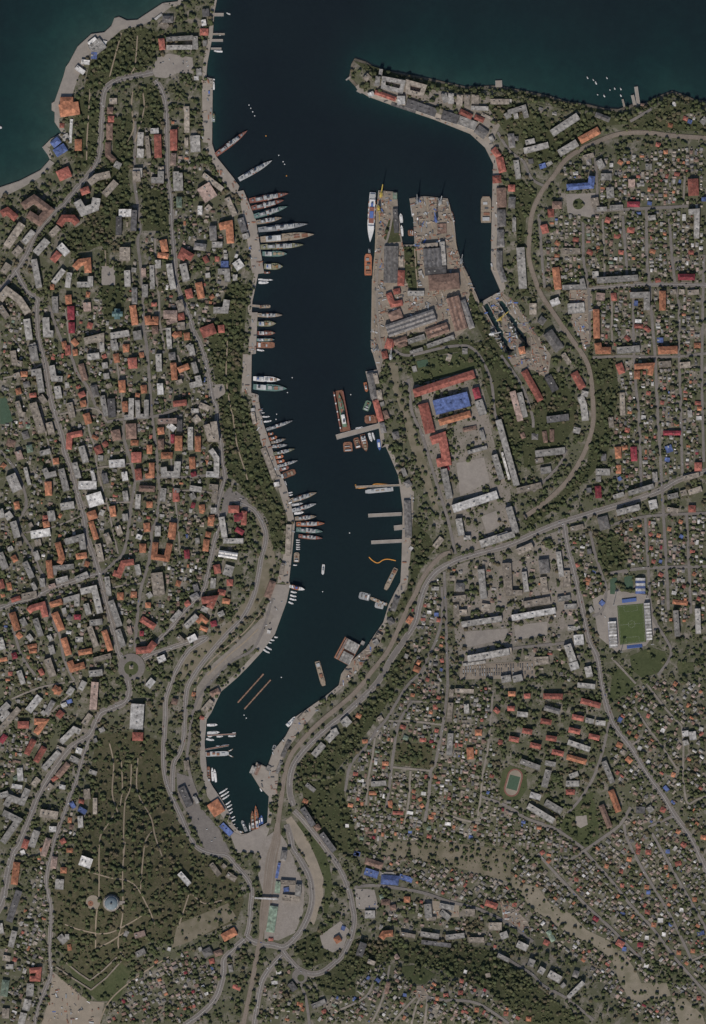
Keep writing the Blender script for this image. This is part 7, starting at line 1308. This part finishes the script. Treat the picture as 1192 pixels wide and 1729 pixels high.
# ------------------------------------------------------------------ trees
def vnoise(cell, seed):
    r = np.random.default_rng(seed).random((OH//cell+3, OW//cell+3)); y = np.arange(OH)/cell; x = np.arange(OW)/cell; j = y.astype(int); i = x.astype(int)
    fyv = (y-j)[:, None]; fxv = (x-i)[None, :]; fyv = fyv*fyv*(3-2*fyv); fxv = fxv*fxv*(3-2*fxv)
    return (r[j][:, i]*(1-fxv)+r[j][:, i+1]*fxv)*(1-fyv)+(r[j+1][:, i]*(1-fxv)+r[j+1][:, i+1]*fxv)*fyv
vn = .6*vnoise(24, 1)+.4*vnoise(9, 2); clump = .55*vnoise(6, 21)+.45*vnoise(13, 22)
land = occ != 9
park = np.where(abs(park-.3) < .001, .62*(clump > .5)+.02, park)
dens = np.where(park > 0, park*np.clip(.6+1.1*(vn-.35)+.9*(clump-.5), .08, 1.2), np.where(clump > .5, np.clip((vn-.1)*2.6, .3, 1.1), .09))
ship_zone = ((XX > 625) & (XX < 850) & (YY > 320) & (YY < 600)); dens = np.where(ship_zone & (park == 0), dens*.35, dens)
dens = np.where((resid > 0) & (park == 0), np.where(clump > .47, np.clip((vn-.1)*2.4, .3, 1.1), .10), dens)
blocked = (occ > 0)
# crowns may overhang a little: block only where something already stands
tx = []; ty = []
NC = 190000
jx = rng.uniform(1, OW-1, NC); jy = rng.uniform(1, OH-1, NC)
ii = np.clip(jx.astype(int), 0, OW-1); jj = np.clip(jy.astype(int), 0, OH-1)
ok = (~blocked[jj, ii]) & (rng.random(NC) < dens[jj, ii]*.72); lowpark = (occ[jj, ii] == 2) & (rng.random(NC) < park[jj, ii]*.5); ok |= lowpark
ok &= samp(SDf, jx, jy) > 2.5
TX = jx[ok]; TY = jy[ok]; pk = park[jj[ok], ii[ok]]
TR = np.where(pk > .5, .9+3.0*rng.random(TX.shape)**1.9, .9+2.6*rng.random(TX.shape)**1.5)*np.where(rng.random(TX.shape) < .06, 1.35, 1.0)
# street trees along the main streets
st = []
for (w, pts), rl in zip(ROADS, ROADLB):
    if w < 6 or not any(q in rl for q in ('street', 'boulevard', 'avenue', 'highway')): continue
    for i in range(1, len(pts)-1):
        p, q = pts[i], pts[i+1]; dx, dy = q[0]-p[0], q[1]-p[1]; l = math.hypot(dx, dy) or 1
        for s_ in (-1, 1):
            x, y = p[0]-dy/l*s_*(w/2+1.8), p[1]+dx/l*s_*(w/2+1.8)
            if 2 < x < OW-2 and 2 < y < OH-2 and occ[int(y), int(x)] in (0, 4) and rng.random() < .5 and not roadm[int(y), int(x)]: st.append((x, y))
if st:
    sx_, sy_ = np.array(st).T; TX = np.concatenate([TX, sx_]); TY = np.concatenate([TY, sy_]); TR = np.concatenate([TR, rng.uniform(1.5, 2.4, len(st))])
TZ = H(TX, TY); TK = rng.choice(5, len(TX), p=[.34, .22, .27, .12, .05])
brown = (vnoise(40, 9)[np.clip(TY.astype(int), 0, OH-1), np.clip(TX.astype(int), 0, OW-1)] > .72); TK = np.where(brown & (rng.random(len(TX)) < .5), 4, TK)
TT = np.minimum(TR*S*rng.uniform(1.2, 2.0, len(TX)), 11)      # height of a tree
def ico(sub):
    p = (1+5**.5)/2; v = [Vector(c).normalized() for c in [(-1, p, 0), (1, p, 0), (-1, -p, 0), (1, -p, 0), (0, -1, p), (0, 1, p), (0, -1, -p), (0, 1, -p), (p, 0, -1), (p, 0, 1), (-p, 0, -1), (-p, 0, 1)]]
    f = [(0, 11, 5), (0, 5, 1), (0, 1, 7), (0, 7, 10), (0, 10, 11), (1, 5, 9), (5, 11, 4), (11, 10, 2), (10, 7, 6), (7, 1, 8), (3, 9, 4), (3, 4, 2), (3, 2, 6), (3, 6, 8), (3, 8, 9), (4, 9, 5), (2, 4, 11), (6, 2, 10), (8, 6, 7), (9, 8, 1)]
    for _ in range(sub):
        c = {}; nf = []
        def md(a, b_):
            k = (min(a, b_), max(a, b_))
            if k not in c: v.append(((v[a]+v[b_])/2).normalized()); c[k] = len(v)-1
            return c[k]
        for a, b_, d in f: x, y, z = md(a, b_), md(b_, d), md(d, a); nf += [(a, x, z), (b_, y, x), (d, z, y), (x, y, z)]
        f = nf
    return np.array([tuple(q) for q in v]), np.array(f)
iv, iff = ico(1)
def crown_lumps(r, nl, leaf):
    """several lumps of different size plus loose leaf clumps, unit crown"""
    V_ = []; F_ = []; n0 = 0
    for k in range(nl):
        c = np.array([r.uniform(-.5, .5), r.uniform(-.5, .5), r.uniform(-.25, .35)]) if k else np.zeros(3); s = r.uniform(.38, .6) if k else .68
        jit = 1+np.array([r.uniform(-.28, .28) for _ in iv])[:, None]; V_.append(iv*jit*s+c); F_.append(iff+n0); n0 += len(iv)
    for k in range(leaf):
        a, e, rr = r.uniform(0, 6.28), r.uniform(-.3, 1.4), r.uniform(.8, 1.08); c = np.array([math.cos(a)*math.cos(e), math.sin(a)*math.cos(e), .8*math.sin(e)])*rr; u = np.array([r.uniform(-1, 1) for _ in range(3)]); w = np.array([r.uniform(-1, 1) for _ in range(3)])
        V_.append(np.array([c+u*.16, c+w*.16, c-u*.16])); F_.append(np.array([[0, 1, 2]])+n0); n0 += 3
    return np.concatenate(V_), np.concatenate(F_)
tr_ = random.Random(3)
order = np.argsort(-TR); BIG = order[:296]; REST = order[296:]
CM = {}
for k in range(5):
    for q in range(2):
        v_, f_ = crown_lumps(tr_, 5, 60); me = bpy.data.meshes.new('crown'); me.from_pydata([tuple(p) for p in v_], [], [tuple(int(x) for x in p) for p in f_]); me.materials.append(LEAFM[k]); me.update(); CM[(k, q)] = me
b = MB(); b.cyl(0, 0, -.15, .6, .075, .045, 7)
for a in (0.3, 2.4, 4.4): b.bar((0, 0, .42), (.32*math.cos(a), .32*math.sin(a), .72), .05)
TRM = b.mesh('trunk', M['bark'])
for q, i in enumerate(BIG):
    x, y = W(TX[i], TY[i]); r, h = TR[i]*S, TT[i]; t = new_obj('tree', None, None, (x, y, TZ[i]), tr_.uniform(0, 6.28)); t['category'] = 'tree'; t['group'] = 'large trees'
    o = new_obj('trunk', TRM, t); o.scale = (h*.7, h*.7, h); o = new_obj('crown', CM[(int(TK[i]), q % 2)], t, (0, 0, h*.62)); o.scale = (r*1.05, r*1.05, h*.42)
    LABELS.append((t, LEAFN[int(TK[i])]+' broad tree', float(TX[i]), float(TY[i])))
VV = []; FF = []; MM = []; n0 = 0
for q in range(4):
    jit = 1+rng.uniform(-.33, .33, len(iv))[:, None]; tv = iv*jit; tf = iff[(tv[iff].mean(1)[:, 2] > -.4)]
    for k in range(5):
        idx = REST[(TK[REST] == k) & (REST % 4 == q)]
        if not len(idx): continue
        a = rng.uniform(0, 6.28, len(idx)); ca, sa = np.cos(a), np.sin(a); r = TR[idx]*S; h = TT[idx]
        X = (tv[None, :, 0]*ca[:, None]-tv[None, :, 1]*sa[:, None])*r[:, None]; Y = (tv[None, :, 0]*sa[:, None]+tv[None, :, 1]*ca[:, None])*r[:, None]*rng.uniform(.8, 1.1, len(idx))[:, None]; Zc = tv[None, :, 2]*h[:, None]*.42+h[:, None]*.55
        wx = (TX[idx]-596)*S; wy = (864.5-TY[idx])*S; VV.append(np.stack([X+wx[:, None], Y+wy[:, None], Zc+TZ[idx][:, None]], -1).reshape(-1, 3))
        FF.append((tf[None]+(np.arange(len(idx))*len(tv))[:, None, None]+n0).reshape(-1, 3)); MM.append(np.full(len(idx)*len(tf), k)); n0 += len(idx)*len(tv)
VV = np.concatenate(VV); FF = np.concatenate(FF); MM = np.concatenate(MM)
me = bpy.data.meshes.new('trees'); me.vertices.add(len(VV)); me.vertices.foreach_set('co', VV.ravel()); me.loops.add(FF.size); me.loops.foreach_set('vertex_index', FF.ravel().astype(np.int32)); me.polygons.add(len(FF))
me.polygons.foreach_set('loop_start', np.arange(0, FF.size, 3)); me.polygons.foreach_set('loop_total', np.full(len(FF), 3)); me.polygons.foreach_set('material_index', MM.astype(np.int32))
for m_ in LEAFM: me.materials.append(m_)
me.update(calc_edges=True)
tag(new_obj('trees', me), 'mass of garden, park and woodland trees across the town', None, None, 'stuff')
print('trees', len(TX), 'tris', len(FF))

# low bushes and garden growth between the trees
NB = 240000
bx_ = rng.uniform(1, OW-1, NB); by_ = rng.uniform(1, OH-1, NB); ii = bx_.astype(int); jj = by_.astype(int)
pb_ = np.where(park > .3, park*.55, np.where(clump > .45, .34, .10)); okb = ((occ[jj, ii] == 0) | ((occ[jj, ii] == 2) & (rng.random(NB) < .15))) & (rng.random(NB) < pb_[jj, ii]) & (samp(SDf, bx_, by_) > 2.5)
bx_, by_ = bx_[okb], by_[okb]; nb = len(bx_); br_ = rng.uniform(.5, 1.3, nb)*S; bh_ = br_*rng.uniform(.7, 1.1, nb)
tv = np.array([(1, 0, .15), (.3, .95, .1), (-.8, .6, .15), (-.8, -.6, .1), (.3, -.95, .15), (.05, .05, 1)]); tf = np.array([(i, (i+1) % 5, 5) for i in range(5)])
an = rng.uniform(0, 6.28, nb); ca, sa = np.cos(an), np.sin(an)
Vb = np.stack([(tv[None, :, 0]*ca[:, None]-tv[None, :, 1]*sa[:, None])*br_[:, None]+((bx_-596)*S)[:, None], (tv[None, :, 0]*sa[:, None]+tv[None, :, 1]*ca[:, None])*br_[:, None]+((864.5-by_)*S)[:, None], tv[None, :, 2]*bh_[:, None]+(H(bx_, by_)+.3)[:, None]], -1).reshape(-1, 3)
Fb = (tf[None]+(np.arange(nb)*6)[:, None, None]).reshape(-1, 3); mk = np.repeat(rng.choice(5, nb, p=[.32, .26, .2, .17, .05]), 5)
me = bpy.data.meshes.new('bushes'); me.vertices.add(len(Vb)); me.vertices.foreach_set('co', Vb.ravel()); me.loops.add(Fb.size); me.loops.foreach_set('vertex_index', Fb.ravel().astype(np.int32)); me.polygons.add(len(Fb))
me.polygons.foreach_set('loop_start', np.arange(0, Fb.size, 3)); me.polygons.foreach_set('loop_total', np.full(len(Fb), 3)); me.polygons.foreach_set('material_index', mk.astype(np.int32))
for m_ in LEAFM: me.materials.append(m_)
me.update(calc_edges=True); tag(new_obj('bushes', me), 'low bushes and garden growth between the trees', None, None, 'stuff'); print('bushes', nb)

# ------------------------------------------------------------------ labels: what it looks like, then which one it is
LM = [('traffic roundabout', 222, 1127), ('football pitch', 1065, 1053), ('domed rotunda', 189, 1523), ('blue academy hall', 760, 681), ('seaside square', 295, 112), ('waterside pavilion', 365, 1364), ('railway station hall', 456, 1552), ('blue-roofed school', 980, 310),
      ('small running track', 866, 1321), ('parade ground', 797, 806), ('hilltop monument', 372, 659), ('dry docks', 856, 550), ('cathedral', 199, 531), ('blue market halls', 650, 1486), ('seaside palace', 117, 182), ('dry riverbed bend', 1055, 1650),
      ('railway tunnel mouth', 886, 873), ('north shore pier', 1075, 163), ('highway fork', 1029, 1213), ('small southern roundabout', 506, 1650), ('striped sports hall', 1081, 989), ('white-roofed exhibition hall', 385, 937), ('bastion point', 154, 1671),
      ('western court', 8, 692), ('overgrown block', 700, 1275), ('green court edge', 40, 1020), ('eastern crossing', 1097, 480), ('second eastern crossing', 1106, 603), ('passenger quay', 350, 190), ('hotel', 231, 1209), ('ring road bridge', 445, 1592), ('southern lane star', 711, 1676), ('wide brown barge', 821, 354), ('lane crossing above the riverbed', 988, 1436)]
LM = [l for l in LM if l[0] != 'green court edge'] + [('western bend of the avenue', 43, 1399)]
OCT = ['east', 'north-east', 'north', 'north-west', 'west', 'south-west', 'south', 'south-east']
ORD = ['first', 'second', 'third', 'fourth', 'fifth', 'sixth', 'seventh', 'eighth', 'ninth', 'tenth', 'eleventh', 'twelfth']
def ordinal(k): return ORD[k] if k < 12 else '%dth' % (k+1) if (k+1) % 10 not in (1, 2, 3) or (k+1) % 100 in (11, 12, 13) else '%d%s' % (k+1, {1: 'st', 2: 'nd', 3: 'rd'}[(k+1) % 10])
def octant(lx, ly, x, y): return int(round(math.atan2(ly-y, x-lx)/(math.pi/4))) % 8
bydesc = {}
for it in LABELS: bydesc.setdefault(it[1], []).append(it)
for desc, its in bydesc.items():
    for o, _, x, y in its:
        if len(its) == 1:
            near = min(LM, key=lambda l: math.hypot(l[1]-x, l[2]-y)); o['label'] = '%s %s of the %s' % (desc, OCT[octant(near[1], near[2], x, y)], near[0]); continue
        best = None
        for l in sorted(LM, key=lambda l: math.hypot(l[1]-x, l[2]-y))[:5]:
            oc = octant(l[1], l[2], x, y); d0 = math.hypot(l[1]-x, l[2]-y)
            k = sum(1 for q in its if q[0] is not o and octant(l[1], l[2], q[2], q[3]) == oc and math.hypot(l[1]-q[2], l[2]-q[3]) < d0)
            if best is None or k < best[0]: best = (k, oc, l)
        k, oc, l = best; o['label'] = '%s, %s %s of the %s' % (desc, ordinal(k), OCT[oc], l[0])
def shore(x, y):
    if y < 250 and x > 900: return 'off the north shore'
    if x < 100: return 'off the western shore'
    if y < 215: return 'at the passenger quay'
    if y > 1195: return 'at the head of the bay'
    return 'at the west quay' if x < 560 else 'at the east bank'
byd = {}
for it in SHIPS: byd.setdefault((it[1], shore(it[2], it[3])), []).append(it)
for (lb, sh), its in byd.items():
    its.sort(key=lambda q: q[3]+q[2]*.001)
    for k, (o, _, x, y) in enumerate(its): o['label'] = '%s %s' % (lb, sh) if len(its) == 1 else '%s %s, %s counting from the north' % (lb, sh, ordinal(k))
